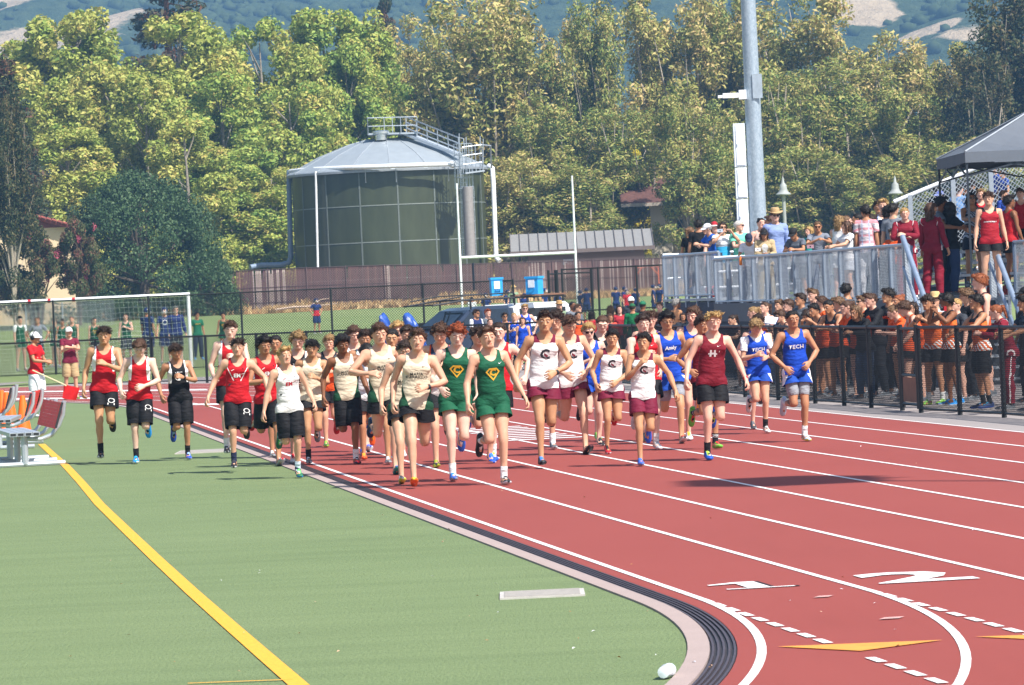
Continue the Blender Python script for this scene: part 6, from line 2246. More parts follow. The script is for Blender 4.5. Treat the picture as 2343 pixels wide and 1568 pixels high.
for nm, pr in (('windshield', None),):
    mb = MB(); mb.add([(-1.40, -.76, 1.17), (-1.40, .76, 1.17), (-.80, .66, 1.64), (-.80, -.66, 1.64)], [(0, 1, 2, 3)])
    mb.v = [(x - .03, y, z + .025) for x, y, z in mb.v]; mb.build('windshield', TGL, tk)
for s in (-1, 1):
    mb = MB(); mb.add([(-1.22, s * .885, 1.17), (-.32, s * .885, 1.17), (-.32, s * .765, 1.66), (-.70, s * .765, 1.62)], [(0, 1, 2, 3)]); mb.build('side_window', TGL, tk)
    mb = MB(); mb.add([(-.24, s * .885, 1.17), (.60, s * .885, 1.17), (.50, s * .765, 1.68), (-.24, s * .765, 1.68)], [(0, 1, 2, 3)]); mb.build('side_window', TGL, tk)
mb = MB(); loft(mb, [(.72, 1.12), (.66, 1.70), (.78, 1.80), (2.4, 1.82), (2.55, 1.70), (2.5, 1.12)], -.90, .90, .10); mb.build('camper_shell', TWH, tk, smooth=True)
for s in (-1, 1):
    mb = MB(); mb.box(.86, 2.38, s * .885 - .01, s * .885 + .01, 1.18, 1.66, Matrix.Translation((0, -s * .035, 0))); mb.build('shell_window', TGL, tk)
me = MB(); me.lathe([(.20, -.11), (.36, -.12), (.38, -.06), (.38, .06), (.36, .12), (.20, .11)], 18)
T = Matrix.Rotation(PI / 2, 4, 'X'); me.v = [tuple(T @ Vector(v)) for v in me.v]; me = me.mesh('wheel', mat('tyre', '17181a', .8), True)
rim = MB(); rim.lathe([(.0, -.10), (.20, -.10), (.21, .10), (.0, .10)], 14); rim.v = [tuple(T @ Vector(v)) for v in rim.v]; rim = rim.mesh('rim', GALV, True)
for x in (-1.6, 1.55):
    for y in (-.83, .83):
        w = inst('wheel', me, tk, (x, y, .38)); inst('rim', rim, w)
for s in (-1, 1):
    MB().box(-2.42, -2.32, s * .62 - .15, s * .62 + .15, .78, .95).build('headlight', mat('lamp_glass', 'dfe3e6', .1, spec=.8), tk)
    mb = MB(); mb.box(-1.28, -1.12, s * 1.0 - .1, s * 1.0 + .1, 1.15, 1.36); mb.build('mirror', mat('mirror_black', '1c1e22', .4), tk)
RK = mat('rack_black', '202226', .5)
mb = MB()
for s in (-1, 1):
    mb.tube([(-1.9, s * .72, 1.86), (-.9, s * .78, 1.98), (2.35, s * .78, 2.0), (2.45, s * .78, 1.95)], .028, 6)
    mb.tube([(-1.7, s * .74, 2.0), (-.8, s * .78, 2.12), (.7, s * .78, 2.14), (.85, s * .78, 2.0)], .022, 6)
    for x in (-.7, .75, 2.2): mb.tube([(x, s * .80, 1.3 if x > 0 else 1.7), (x, s * .78, 2.02)], .026, 6)
for x in (-1.9, -.8, .2, 1.2, 2.35): mb.tube([(x, -.76, 1.99 if x > -1.5 else 1.87), (x, .76, 1.99 if x > -1.5 else 1.87)], .024, 6)
mb.build('roof_rack', RK, tk, True)
mb = MB(); mb.bar((.75, -.70, 2.05), (2.45, -.70, 2.05), .24, .05); mb.build('rack_board', mat('old_board', '7a5a48', .85), tk)
BLU = mat('box_blue', '2f9fe0', .45)
for i, (xa, xb, ya, yb, lb, rot) in enumerate(((1124, 1153, 648, 690, 'bright blue plastic case with a window on the truck rack, left one', 12), (1209, 1243, 645, 686, 'bright blue plastic case with a handle on the truck rack, right one', -28))):
    w = (xb - xa) * TD / FPX; z0, z1 = 1.92, 1.92 + (yb - ya) * TD / FPX
    t = thing('blue_case', lb, 'case', (tx((xa + xb) / 2), TD - .3, z0), R_(rot))
    MB().box(-w * .45, w * .45, -w * .4, w * .4, 0, z1 - z0 - .06).build('body', BLU, t)
    mb = MB(); mb.box(-w * .52, w * .52, -w * .46, w * .46, z1 - z0 - .06, z1 - z0); mb.build('lid', BLU, t)
    MB().box(-w * .25, w * .22, -w * .4 - .015, -w * .4 - .004, (z1 - z0) * .38, (z1 - z0) * .80).build('window', mat('case_window', 'e6ecf0', .3), t)
    mb = MB(); mb.tube([(-w * .2, -w * .42, .12), (-w * .16, -w * .5, .16), (w * .16, -w * .5, .16), (w * .2, -w * .42, .12)], .012, 6); mb.build('handle', mat('case_handle', '2277b8', .5), t, True)
for i, (x, y0, y1, w, lb) in enumerate(((891, 716, 752, 34, 'blue tarpaulin bundle standing beyond the fence, left one'), (950, 712, 756, 40, 'blue tarpaulin bundle standing beyond the fence, nearer the truck'))):
    c = dp(x, y1, 118); hgt = (y1 - y0) * .0118 + c.z; w = w * .0118
    t = thing('tarp_bundle', lb, 'tarpaulin', (c.x, 118, 0))
    V, Q = IV.copy(), IF
    bm = bmesh.new(); bmesh.ops.create_icosphere(bm, subdivisions=3, radius=1)
    r = random.Random(i)
    for v in bm.verts:
        n = pn(np.array([v.co[:]]), 5.0, 40 + i)[0]
        v.co *= 1 + .12 * n
        v.co = Vector((v.co.x * w * .5 * (1.15 if v.co.z < 0 else .9), v.co.y * w * .5, (v.co.z * .5 + .5) * hgt))
        v.co.x += (v.co.z - hgt / 2) * (-.25)
    me = bpy.data.meshes.new('tarp'); bm.to_mesh(me); bm.free()
    me.materials.append(mat('tarp_blue', '2a4f9c', .35, vary=.25, scale=5, bump=.4))
    inst('cover', me, t)
    mb = MB(); mb.box(-w * .3, w * .3, -.2, .2, -.02, .1); mb.build('base', mat('tarp_base', '30343c', .7), t)

# ------------------------------------------------------------------ team benches and cones on the turf edge
AL = mat('bench_alu', 'b7bec6', .35, .4, .5, vary=.06); REDS = mat('bench_red', 'f03026', .65, vary=.15, scale=12)
def bench(c, rz_, L, label, sheet=REDS):
    t = thing('team_bench', label, 'bench', c, rz_, 'aluminium team benches with red backs')
    for i in range(4):
        mb = MB(); x = -.15 + .1 * i; mb.box(x - .046, x + .046, 0, L, .40, .45); mb.build('seat_slat', AL, t)
    for i in range(4):
        x = -.15 + .1 * i; MB().box(x - .036, x + .036, -.004, .02, .409, .441).build('end_cap', mat('cap_dark', '2a2c30', .6), t)
    nb = 3 if label[0] == 'a' else 2
    for k in range(nb):
        y = .12 + (L - .24) * k / (nb - 1)
        mb = MB(); mb.tube([(-.42, y, .03), (.52, y, .03)], .035, 8); mb.build('skid', AL, t, True)
        mb = MB(); mb.tube([(0, y, .03), (0, y, .40)], .045, 8); mb.build('post', AL, t, True)
        mb = MB(); mb.tube([(.02, y, .36), (.22, y, .35), (.36, y, .40), (.46, y, .52), (.52, y, .66), (.545, y, .84)], .028, 8); mb.build('back_arm', AL, t, True)
    for j in range(8):
        f = j / 8
        mb = MB(); x = .44 + .10 * f; z = .48 + .34 * f
        mb.bar((x - .035, .02, z + .02), (x - .035, L - .02, z + .02), .018, .043, up=(.24, 0, 1)); mb.build('back_slat', sheet, t)
    for y in (.02, L - .02):
        mb = MB(); mb.bar((.41, y, .49), (.51, y, .82), .03, .03); mb.build('back_end', mat('cap_dark', '2a2c30', .6), t)
c = gp(62, 1068)
bench(c + Vector((0, -.1, 0)), R_(11), 2.7, 'aluminium bench with long red back nearest the yellow line')
c2 = gp(-2, 1030)
bench(c2, R_(3), 2.6, 'second aluminium bench with red back, turned beside the orange cones')
c3 = gp(-42, 1008)
bench(c3, R_(5), 2.4, 'third bench with dull red back behind the orange cones', mat('bench_maroon', '8a4a50', .5))
def cone(p, h, label, s=1):
    t = thing('traffic_cone', label, 'cone', p, rnd.uniform(0, 1), 'orange cones by the benches')
    O = mat('cone_orange', 'ff6a14', .5, vary=.08)
    MB().box(-.17 * s, .17 * s, -.17 * s, .17 * s, 0, .035).build('base', O, t)
    mb = MB(); mb.lathe([(.14 * s, .035), (.13 * s, .07), (.045 * s, h - .03), (.035 * s, h), (.018 * s, h)], 18); mb.build('body', O, t, True)
for i, (x, yt, d, h, lb) in enumerate(((51, 905, 70.5, .72, 'tall orange cone right beside the bench back'), (14, 897, 74, .74, 'orange cone behind the second bench, first from the bench back'), (23, 904, 73, .72, 'orange cone partly behind the second bench, next to the wide one'), (3, 893, 75.5, .78, 'orange cone at the left picture edge'), (8, 940, 72.5, .5, 'short orange cone at the foot of the benches'), (60, 985, 69.5, .14, None))):
    if lb is None: continue
    p = dp(x, yt, d)
    cone(Vector((p.x, d, 0)), max(.45, p.z), lb)
# ------------------------------------------------------------------ the people of the picture
ZN = {1: (0, 1000, 968 / 1786), 2: (700, 1100, 800 / 1568), 3: (1200, 1100, 800 / 1568), 4: (1900, 1100, 800 / 1568), 5: (2400, 1050, 800 / 1792),
      6: (2500, 650, 800 / 2091), 7: (3100, 950, 772 / 1729), 8: (3100, 350, 772 / 1513), 9: (1600, 850, 1000 / 2343)}
def zp(z, x, y):
    """pixel of one of the close-up crops the places were read from -> photo units"""
    if z == 0: return x, y
    a, b, s = ZN[z]
    return (a + s * x) * 2342 / 3872, (b + s * y) * 2342 / 3872
def at_n(x, y, n):
    """distance of the photo column x along the line n beside the straight"""
    r = ray(x, y); k = r.x / r.y
    return n / (k * math.cos(TH) + math.sin(TH))
def place(z, hx, hy, pose, face, label, d=None, fy=None, n=None, z0=0.0, s_lim=(.86, 1.10), **kw):
    x, y = zp(z, hx, hy)
    if fy is not None:
        _, f = zp(z, hx, fy)
        d = gp(x, f).y
    elif n is not None:
        d = at_n(x, y, n)
    hp = dp(x, y, d)
    ht = head_top(pose)
    if kw.get('hat'): ht[2] += .02
    s = (hp.z - z0) / ht[2]
    s = min(max(s, s_lim[0]), s_lim[1])
    c, q = math.cos(R_(face)), math.sin(R_(face))
    ox, oy = s * (ht[0] * c - ht[1] * q), s * (ht[0] * q + ht[1] * c)
    return person((hp.x - ox, hp.y - oy, z0), s, pose, label, face=face, **kw)
def runp(sup='R', ph='mid', look=0, nod=4, tilt=0, arms=None, seed=0, lean=7, twist=None, fold=98):
    """running pose: sup = the leg that carries (R is at the left of the picture)"""
    r = random.Random(seed)
    j = lambda a: r.uniform(-a, a)
    o = 'L' if sup == 'R' else 'R'
    P = dict(lean=lean + j(2), look=look, nod=nod + 4 - lean * .3, tilt=tilt, htilt=3)
    sg = 1 if sup == 'R' else -1
    P['twist'] = -sg * 6 + j(3) if twist is None else twist
    if ph == 'mid':
        P['l' + sup] = (16 + j(5), -5, 24 + j(6), -6); P['l' + o] = (12 + j(9), -1, fold + j(8), 30); P['hside'] = sg * 3
    elif ph == 'land':
        P['l' + sup] = (28 + j(4), -5, 20 + j(6), -10); P['l' + o] = (-12 + j(5), 1, fold * .8 + j(8), 30); P['hside'] = sg * 3
    elif ph == 'push':
        P['l' + sup] = (-16 + j(4), 0, 10 + j(4), 24); P['l' + o] = (42 + j(5), 1, 78 + j(8), 5)
    P['a' + o] = (22 + j(8), 14 + j(5), 100 + j(10), 42 + j(8))
    P['a' + sup] = (-26 + j(8), 20 + j(5), 84 + j(10), 18 + j(8))
    if arms:
        P.update(arms)
    return P
def stand(seed=0, look=0, nod=2, arms='down', lean=1, tilt=0, **kw):
    r = random.Random(seed + 50)
    j = lambda a: r.uniform(-a, a)
    P = dict(lean=lean, look=look + j(4), nod=nod + j(3), tilt=tilt + j(3), lL=(2 + j(3), 2, 3 + abs(j(4)), 0), lR=(0 + j(3), 2, 2 + abs(j(4)), 0), twist=j(4))
    A = dict(down=((4, 8, 12, 5), (2, 8, 14, 5)), cross=((38, 10, 100, 72), (34, 10, 96, 70)), hips=((-8, 38, 70, 62), (-8, 38, 70, 62)),
             rail=((52, 14, 42, 42), (50, 16, 46, 46)), elbows=((62, 16, 78, 46), (60, 18, 84, 48)), photo=((68, 26, 118, 34), (68, 26, 118, 34)), clap=((60, 18, 105, 46), (60, 18, 105, 46)),
             one=((55, 14, 90, 40), (6, 8, 14, 6)), walk=((-16, 8, 24, 6), (22, 8, 34, 12)), chest=((24, 12, 112, 66), (4, 8, 12, 4)), hold=((30, 10, 80, 40), (30, 10, 84, 42)), point=((72, 20, 20, 10), (4, 8, 12, 4)))
    a, b = A[arms] if isinstance(arms, str) else arms
    P['aL'] = tuple(v + j(5) for v in a); P['aR'] = tuple(v + j(5) for v in b)
    P.update(kw)
    return P
_seed = [0]
def nx():
    _seed[0] += 1
    return _seed[0]
# kit
WSIDE = lambda c, w='e9e7e6': ('singlet', cloth(c, [(w, [(1, 0, 0, .098), (0, 0, 1, 1.15)])]))
RED, BLACKC, WHT = 'b8141f', '141418', 'e2e0de'
RW, BWK = WSIDE(RED), WSIDE(BLACKC)
REM = ('singlet', cloth(RED, [('e9e7e6', [(1, 0, -.5, -.555), (-1, 0, .5, .545), (0, 0, 1, 1.18)])]))
MCT = ('singlet', cloth('d8cab0', [('1c4a32', [(1, 0, -.20, -.095), (0, 0, -1, -1.22)])]))
CGT = ('singlet', cloth('e6e4e2', [('6e1732', [(0, 0, 1, 1.385)]), ('6e1732', [(1, 0, 0, .142)])]))
GRN = ('singlet', cloth('14553a')); GSP = ('splits', cloth('14553a'))
MAR = ('singlet', cloth('741424')); BLU_ = ('singlet', cloth('1545b4', [('e6e6ea', [(1, 0, .1, .272), (0, 0, 1, 1.1)])]))
BSP = ('splits', cloth('17459f', [('e6e6ea', [(1, 0, .35, .425)])])); BSH = ('shorts', cloth(BLACKC)); BLG = ('longs', cloth(BLACKC)); BSPL = ('splits', cloth(BLACKC))
MSP = ('splits', cloth('6e1732')); MSH = ('shorts', cloth('6e1732'))
WSI = ('singlet', cloth(WHT)); ORS = ('singlet', cloth('d8521f', [('20242e', [(0, 0, 1, 1.33)])]))
GSW = ('singlet', cloth('e0672a', [('1b1d24', [(0, 0, 1, 1.32)])], flame=('e9e6e2', .8, -1.0, -.93)))
wi, bi, mi_, ri, yi = INK('efeeec'), INK('26262c'), INK('7a1a2c'), INK('b01c2c'), INK('d9a52c')
SASH = poly([(-.5, -.035), (.5, -.02), (.5, .02), (-.5, .035)])
RING = poly([(math.cos(a) * .5, math.sin(a) * .5) for a in [i * PI / 8 for i in range(16)]], [[(math.cos(a) * .36, math.sin(a) * .40) for a in [-i * PI / 8 for i in range(16)]]])
SHIELD = poly([(-.5, .18), (-.28, .42), (.28, .42), (.5, .18), (0, -.50)], [[(-.37, .16), (0, -.34), (.37, .16), (.24, .31), (-.24, .31)]])
def pr_shield(g='singlet'): return [(g, SHIELD, .0, 1.235, .155, yi), (g, art('C', bold=.05), 0, 1.247, .07, yi)]
def pr_c(g='singlet'): return [(g, art('C', bold=.035), .0, 1.262, .105, bi), (g, poly([(-.3, .5), (.05, .15), (.5, -.1), (.2, -.5), (-.05, -.2), (-.35, 0)]), .008, 1.258, .055, mi_), (g, SWOOSH, .075, 1.36, .035, bi)]
def pr_mc(g='singlet'): return [(g, art('MARIA\nCARRILLO', bold=.026), 0, 1.245, .21, INK('2c2c2a'), 0, .011), (g, SWOOSH, .075, 1.345, .035, bi)]
def pr_em(g='singlet', c=wi): return [(g, art('EM', bold=.04), .0, 1.255, .085, c), (g, SASH, -.01, 1.23, .30, bi, .95, .0055), (g, poly([(-.5, -.1), (.5, -.05), (.5, .1), (-.5, .05)]), .075, 1.285, .04, c, .3), (g, poly([(-.5, -.1), (.5, -.05), (.5, .1), (-.5, .05)]), -.06, 1.33, .04, c, .3)]
def pr_tech(g='singlet'): return [(g, art('TECH', bold=.03, spacing=1.12), 0, 1.265, .19, wi, 0, .009)]
def pr_h(g='singlet'): return [(g, art('H', bold=.06), -.01, 1.255, .07, INK('cfc8c6')), (g, poly([(-.5, -.08), (.5, -.08), (.5, .08), (-.5, .08)]), -.01, 1.255, .10, wi), (g, SWOOSH, .06, 1.345, .045, wi), (g, poly([(-.5, -.12), (.5, -.12), (.5, .12), (-.5, .12)]), .10, 1.285, .075, wi)]
def pr_swoosh(c=wi, g='singlet'): return [(g, SWOOSH, .07, 1.345, .04, c)]
def pr_leg(g='shorts', x=.12): return [(g, RING, x, .745, .06, wi), (g, poly([(-.5, -.2), (.5, -.2), (.5, .2), (-.5, .2)]), x, .705, .06, wi)]
pr_molino = [('singlet', art('EL MOLINO', bold=.02), 0, 1.315, .11, wi), ('singlet', RING, -.01, 1.235, .085, wi), ('singlet', poly([(-.25, -.5), (.3, -.5), (.25, .2), (0, .5), (-.2, .2)]), .0, 1.215, .045, wi)]
SBK, SBL, SWH, SGR = ('1b1c20', 'c9ccd0', '33353a'), ('1f52c8', 'd0d4da', '2c6fe0'), ('d5d8dc', 'c8ccd2', 'aab0b8'), ('5a5f66', 'b9bdc2', 'd0d3d6')
SGN, SRD, SOR, SCY, SNV = ('7ab84a', 'b8d048', '9ad05a'), ('c8202c', '8c8f94', '26262a'), ('e8622a', 'e0581c', 'f0a030'), ('1a8fe0', 'dfe6ec', '2ea8f0'), ('16305e', '2848a0', '2c9ac0')
wsock, bsock = cloth('dfdedc'), cloth('1c1c20')
RG = 'runners packed on the red track'
def run(z, hx, hy, fy, sup, ph, label, top, bot, hair, sk, feet, look=0, arms=None, nod=4, face=8, fold=98, **kw):
    place(z, hx, hy, runp(sup, ph, look=look, nod=nod, arms=arms, seed=nx(), fold=fold), face + rnd.uniform(-4, 4), label, fy=fy, top=top, bot=bot, hair=hair, skin_t=sk, feet=feet, group=RG, cat='runner', **kw)
A_ = lambda R=None, L=None: {k: v for k, v in (('aR', R), ('aL', L)) if v}
# left three on the turf
run(1, 725, 462, 1392, 'R', 'mid', 'dark haired runner in red and white singlet, first from the left, fist at chest', RW, BSH, ('swept', 'dark'), 'olive', SBK, look=-6, arms=A_((-8, 14, 40, 10), (30, 16, 112, 58)), socks=bsock, lift=.06, prints=pr_leg('shorts', .10))
run(1, 970, 520, 1395, 'R', 'mid', 'stocky pale runner in red and white singlet looking down, bright blue shoes', RW, BLG, ('curly', 'brown'), 'pale', SCY, nod=24, arms=A_((6, 22, 62, 22), (16, 20, 86, 58)), socks=bsock, prints=pr_leg('longs', .12))
run(1, 1225, 550, 1372, 'L', 'mid', 'small runner in black singlet with white sides at the kerb, dark watch', BWK, BLG, ('mop', 'dark'), 'tan', ('2c4fb4', '9aa4ae', '8fb0e0'), nod=10, arms=A_((-22, 24, 70, 10), (26, 14, 108, 52)), socks=bsock, prints=pr_molino, watch=('L', '1a1a1e'))
run(2, 335, 248, 1240, 'R', 'mid', 'tall pale runner in red and white singlet behind the red EM runner', RW, BSH, ('quiff', 'brown'), 'pale', SBK, arms=A_((2, 16, 70, 18)), socks=wsock, lift=.05)
run(2, 390, 382, 1350, 'R', 'mid', 'slim boy in red EM singlet with arms held out low', REM, BLG, ('swept', 'dark'), 'fair', SBK, arms=A_((-4, 28, 34, 8), (-12, 42, 58, 10)), lift=.05, socks=cloth('2a2f4a'), prints=pr_em() + pr_leg('longs', .12), nod=-4)
run(2, 585, 332, 1305, 'L', 'land', 'black haired runner in red EM singlet behind the white singlet boy', REM, BLG, ('bushy', 'black'), 'tan', ('c2222c', '9a9ea4', 'd8d8d8'), prints=pr_em())
run(2, 668, 322, 1240, 'R', 'mid', 'short haired boy mostly hidden between red EM runner and blond curls', REM, BSH, ('crop', 'black'), 'tan', SGR)
run(2, 735, 415, 1396, 'L', 'mid', 'blond curly boy in white singlet with dark sash, striped sock and green shoes', WSI, BLG, ('curly', 'blond'), 'fair', ('2a6a4c', '2f7fd0', '60c860'), nod=-10, look=4, arms=A_((2, 22, 12, 6), (2, 22, 48, 14)), prints=pr_em('singlet', ri), socks=cloth('c9d6e4', [('232c4c', [(2, 2, 5, .62), (-2, -2, -5, -.78)])]))
run(2, 833, 300, 1282, 'R', 'mid', 'tall sandy haired runner in black singlet with white piping, elbow bent', BWK, BLG, ('bushy', 'sandy'), 'pink', ('d5d0cc', 'd8dadc', 'b8202c'), nod=12, prints=[pr_molino[0]], arms=A_(None, (-10, 26, 96, 40)))
run(2, 940, 360, 1288, 'R', 'mid', 'black haired runner in plain beige singlet beside the afro runner', ('singlet', cloth('d8cab0')), BSPL, ('mop', 'black'), 'olive', SGR, socks=bsock, fold=92, nod=0, prints=pr_swoosh(bi))
run(2, 1066, 325, 1165, 'R', 'mid', 'blond runner in orange singlet behind the afro runner', ORS, BSH, ('short', 'sandy'), 'fair', ('3f6a34', 'a8c848', '84b040'))
run(2, 1165, 330, 1296, 'L', 'mid', 'runner with dark afro in beige lettered singlet, red shoes', MCT, BLG, ('afro', 'black'), 'brown', ('c2222c', '3a3a50', '2c2c38'), socks=wsock, prints=pr_mc(), arms=A_((-20, 22, 44, 10), (8, 14, 30, 12)))
run(2, 1248, 258, 1200, 'L', 'land', 'brown haired runner with bare shoulders behind the afro runner', WSI, BSH, ('short', 'brown'), 'pink', SBL, nod=10)
run(2, 1332, 288, 1225, 'R', 'land', 'dark haired runner just behind the tall beige runner', ('singlet', cloth('dfe0e4', [('1c4a32', [(1, 0, 0, .11)])])), BSH, ('short', 'dark'), 'tan', SBL)
run(2, 1342, 392, 1260, 'R', 'mid', 'runner with bowed black head below the dark haired one', ('singlet', cloth('e0e0e2', [('1c4a32', [(1, 0, 0, .10)])])), BSH, ('mop', 'black'), 'tan', SOR, nod=44, s_lim=(.80, 1.1))
run(3, 455, 238, 1370, 'L', 'land', 'tall light haired runner in beige lettered singlet, elbow out wide', MCT, BSPL, ('short', 'brown'), 'fair', ('16284a', '1a8a80', '2868b0'), arms=A_((26, 46, 108, 52), (-14, 18, 46, 12)), prints=pr_mc(), nod=2)
run(3, 550, 275, 1290, 'R', 'mid', 'black haired runner right behind the two beige leaders', MCT, BSPL, ('crop', 'black'), 'olive', SGR)
run(3, 592, 225, 1220, 'L', 'mid', 'curly blond runner far back in the middle of the pack', WSI, BSH, ('curly', 'blond'), 'pink', SWH)
run(3, 665, 255, 1240, 'R', 'mid', 'dark curly runner behind the centre leader', ('singlet', cloth('d8d2c6')), BSH, ('curly', 'dark'), 'fair', SWH)
run(3, 645, 365, 1432, 'R', 'land', 'shorter dark haired runner in beige singlet, left elbow of the centre leader', MCT, BSPL, ('short', 'dark'), 'fair', ('c8ccd0', 'c8d048', '40444a'), nod=8, prints=pr_mc(), arms=A_((2, 18, 52, 14), (20, 10, 104, 30)))
run(3, 740, 295, 1462, 'R', 'land', 'centre leader in beige lettered singlet with yellow shoes and watch', MCT, BSPL, ('short', 'brown'), 'fair', ('d8c832', 'd86a28', 'e87830'), nod=-4, look=6, arms=A_((-16, 16, 52, 12), (16, 30, 98, 56)), prints=pr_mc(), watch=('L', '202428'), lift=.02)
run(3, 905, 240, 1318, 'R', 'land', 'runner in dark and orange singlet looking down behind the redhead', ('singlet', cloth('e2dcd6', [('20304a', [(0, 0, 1, 1.36)]), ('d8521f', [(1, 0, 0, .10)])])), BSH, ('bushy', 'brown'), 'fair', ('26282c', 'a8b838', '90a030'), nod=16)
run(3, 1035, 245, 1418, 'R', 'mid', 'redheaded pale runner in green singlet and green shorts, blue shoes', GRN, GSP, ('bushy', 'red'), 'pale', ('2458b8', '8a94a0', '2a80d8'), nod=8, socks=wsock, prints=pr_shield(), arms=A_((6, 20, 74, 30), (-14, 16, 60, 12)))
run(3, 1190, 262, 1290, 'L', 'mid', 'dark haired runner hidden behind the curly green leader', GRN, GSP, ('swept', 'dark'), 'fair', SBL)
run(3, 1255, 265, 1448, 'L', 'mid', 'curly haired leader in green singlet with yellow shield emblem', GRN, GSP, ('curly', 'brown'), 'fair', ('1c1d22', 'c9ccd0', '2c2e34'), nod=-8, look=-4, arms=A_((8, 22, 30, 14), (8, 20, 24, 10)), socks=wsock, prints=pr_shield() + [('singlet', SWOOSH, .085, 1.345, .04, wi)], watch=('L', '202024'))
run(3, 1345, 225, 1268, 'R', 'mid', 'pale runner in red singlet with elbow raised behind the green leader', ('singlet', cloth('c01a24')), BSH, ('crop', 'dark'), 'pale', ('1f4fb4', '2c60d0', 'e0e048'), look=-12, arms=A_((10, 12, 96, 40), (-20, 48, 84, 20)), prints=pr_swoosh(), socks=wsock)
# right half
run(4, 315, 165, 1318, 'R', 'mid', 'tall runner in white C singlet with maroon shorts and dark necklace', CGT, MSP, ('quiff', 'dark'), 'olive', ('2c2f36', '1d1e22', '3c80d8'), nod=-4, look=-6, arms=A_((-8, 24, 50, 12), (14, 26, 84, 58)), prints=pr_c(), watch=('L', '24262a'), lift=.03)
run(4, 395, 145, 1180, 'R', 'mid', 'runner in white singlet with black strap behind the tall C runner', ('singlet', cloth('dcdad8', [('18181c', [(1, 0, 0, .085), (0, 0, 1, 1.25)])])), BSH, ('bushy', 'dark'), 'fair', SGR, look=-20, nod=8, socks=wsock)
run(4, 497, 175, 1222, 'L', 'land', 'short haired runner in white and maroon singlet looking down, dark shoes', CGT, MSP, ('quiff', 'brown'), 'fair', ('4a1c24', '1c1c20', '26262a'), nod=18, arms=A_((10, 16, 70, 30), (6, 26, 80, 52)), prints=pr_c())
run(4, 635, 235, 1162, 'L', 'mid', 'blond pale runner in blue with sunglasses', BLU_, BSP, ('short', 'blond'), 'pale', SBK, shades=True, look=-8)
run(4, 740, 175, 1115, 'R', 'mid', 'dark haired runner in black H singlet behind the small C runner', ('singlet', cloth(BLACKC)), BSH, ('crop', 'brown'), 'pale', SGN, nod=18, prints=[('singlet', art('H', bold=.06), 0, 1.26, .09, wi)])
run(4, 812, 285, 1214, 'R', 'mid', 'small runner in white C singlet with both fists at the waist', CGT, MSP, ('short', 'black'), 'olive', ('a81c28', 'd0d2d6', '1c1c20'), nod=2, arms=A_((-6, 18, 62, 22), (8, 18, 74, 56)), prints=pr_c())
run(4, 1045, 322, 1302, 'R', 'mid', 'smiling black haired runner in white C singlet, one fist raised', CGT, MSH, ('short', 'black'), 'olive', ('2c58c0', '7a90c0', '3a70e0'), look=-18, nod=-2, arms=A_((24, 8, 128, 40), (-16, 36, 40, 8)), prints=pr_c(), fold=88)
run(4, 1040, 170, 1190, 'L', 'mid', 'pale curly dark haired runner in red singlet behind the smiling C runner', ('singlet', cloth('c01a24')), BSH, ('curly', 'dark'), 'pale', SWH, nod=2, look=-4, socks=wsock, prints=pr_swoosh())
run(4, 1095, 145, 1120, 'R', 'mid', 'brown haired runner in yellow and purple singlet', ('singlet', cloth('d8a42c', [('3c2a6a', [(1, 0, 0, .125)]), ('3c2a6a', [(0, 0, 1, 1.44)])])), BSP, ('swept', 'brown'), 'pink', ('2c3a48', '86b838', '406a80'), prints=[('singlet', art('U', bold=.05), .0, 1.25, .09, INK('2c3f9a'))])
run(4, 1215, 150, 1138, 'L', 'land', 'runner in blue with wild black hair, glasses and grey tights', BLU_, BSP, ('bushy', 'black'), 'olive', ('2a1a1e', 'd0d2d6', 'a82430'), nod=6, look=-6, glasses=True, under=('tights', cloth('8f9298')), prints=[('singlet', art('Analy', bold=.04), 0, 1.28, .15, wi)])
run(5, 490, 243, 1385, 'R', 'mid', 'brown haired runner in blue singlet behind the blond maroon runner', BLU_, BSP, ('short', 'brown'), 'pink', ('d8dce0', 'd0d4d8', 'e8a838'), look=-24)
run(5, 572, 320, 1462, 'L', 'mid', 'grimacing runner in maroon singlet with green shoes and striped socks', MAR, BSH, ('short', 'dark'), 'tan', ('6ab840', '7cc84c', 'c83c30'), nod=0, look=8, socks=cloth('1c1c22', [('d8d8d8', [(0, 0, 1, .145), (0, 0, -1, -.155)]), ('d8d8d8', [(0, 0, 1, .168), (0, 0, -1, -.178)])]), arms=A_((-22, 30, 92, 20), (16, 12, 100, 40)))
run(5, 670, 285, 1552, 'R', 'mid', 'blond runner in maroon H singlet and black shorts, red wristband', MAR, BSH, ('swept', 'blond'), 'pink', ('1f54b8', '2c60c8', 'a8d048'), nod=0, look=6, arms=A_((4, 22, 36, 16), (-6, 30, 34, 8)), socks=bsock, prints=pr_h(), watch=('L', 'c82430'))
run(5, 1030, 345, 1330, 'L', 'mid', 'sandy haired boy looking down in blue TECH singlet over white shirt', ('singlet', cloth('1545b4')), BSP, ('swept', 'sandy'), 'fair', ('d6d2d0', 'd0ccca', 'b8b4b0'), nod=30, arms=A_((18, 14, 98, 34), (10, 16, 96, 40)), prints=pr_tech(), under=('undertee', cloth('e4e4e6')), socks=bsock)
run(5, 1042, 308, 1290, 'R', 'mid', 'dark haired runner hidden behind the sandy TECH boy', BLU_, BSP, ('short', 'dark'), 'pink', ('3c3e44', 'a8aab0', '60646a'))
run(5, 1335, 270, 1400, 'L', 'mid', 'dark haired runner in blue TECH singlet alone on the right, grey tights', ('singlet', cloth('1545b4', [('e6e6ea', [(1, 0, 0, .146)])])), BSP, ('crop', 'black'), 'tan', ('b4c4d4', 'd8e048', 'c8d4e0'), nod=-2, look=2, arms=A_((2, 30, 74, 52), (2, 28, 82, 50)), prints=pr_tech(), under=('tights', cloth('8f9298')), socks=wsock)

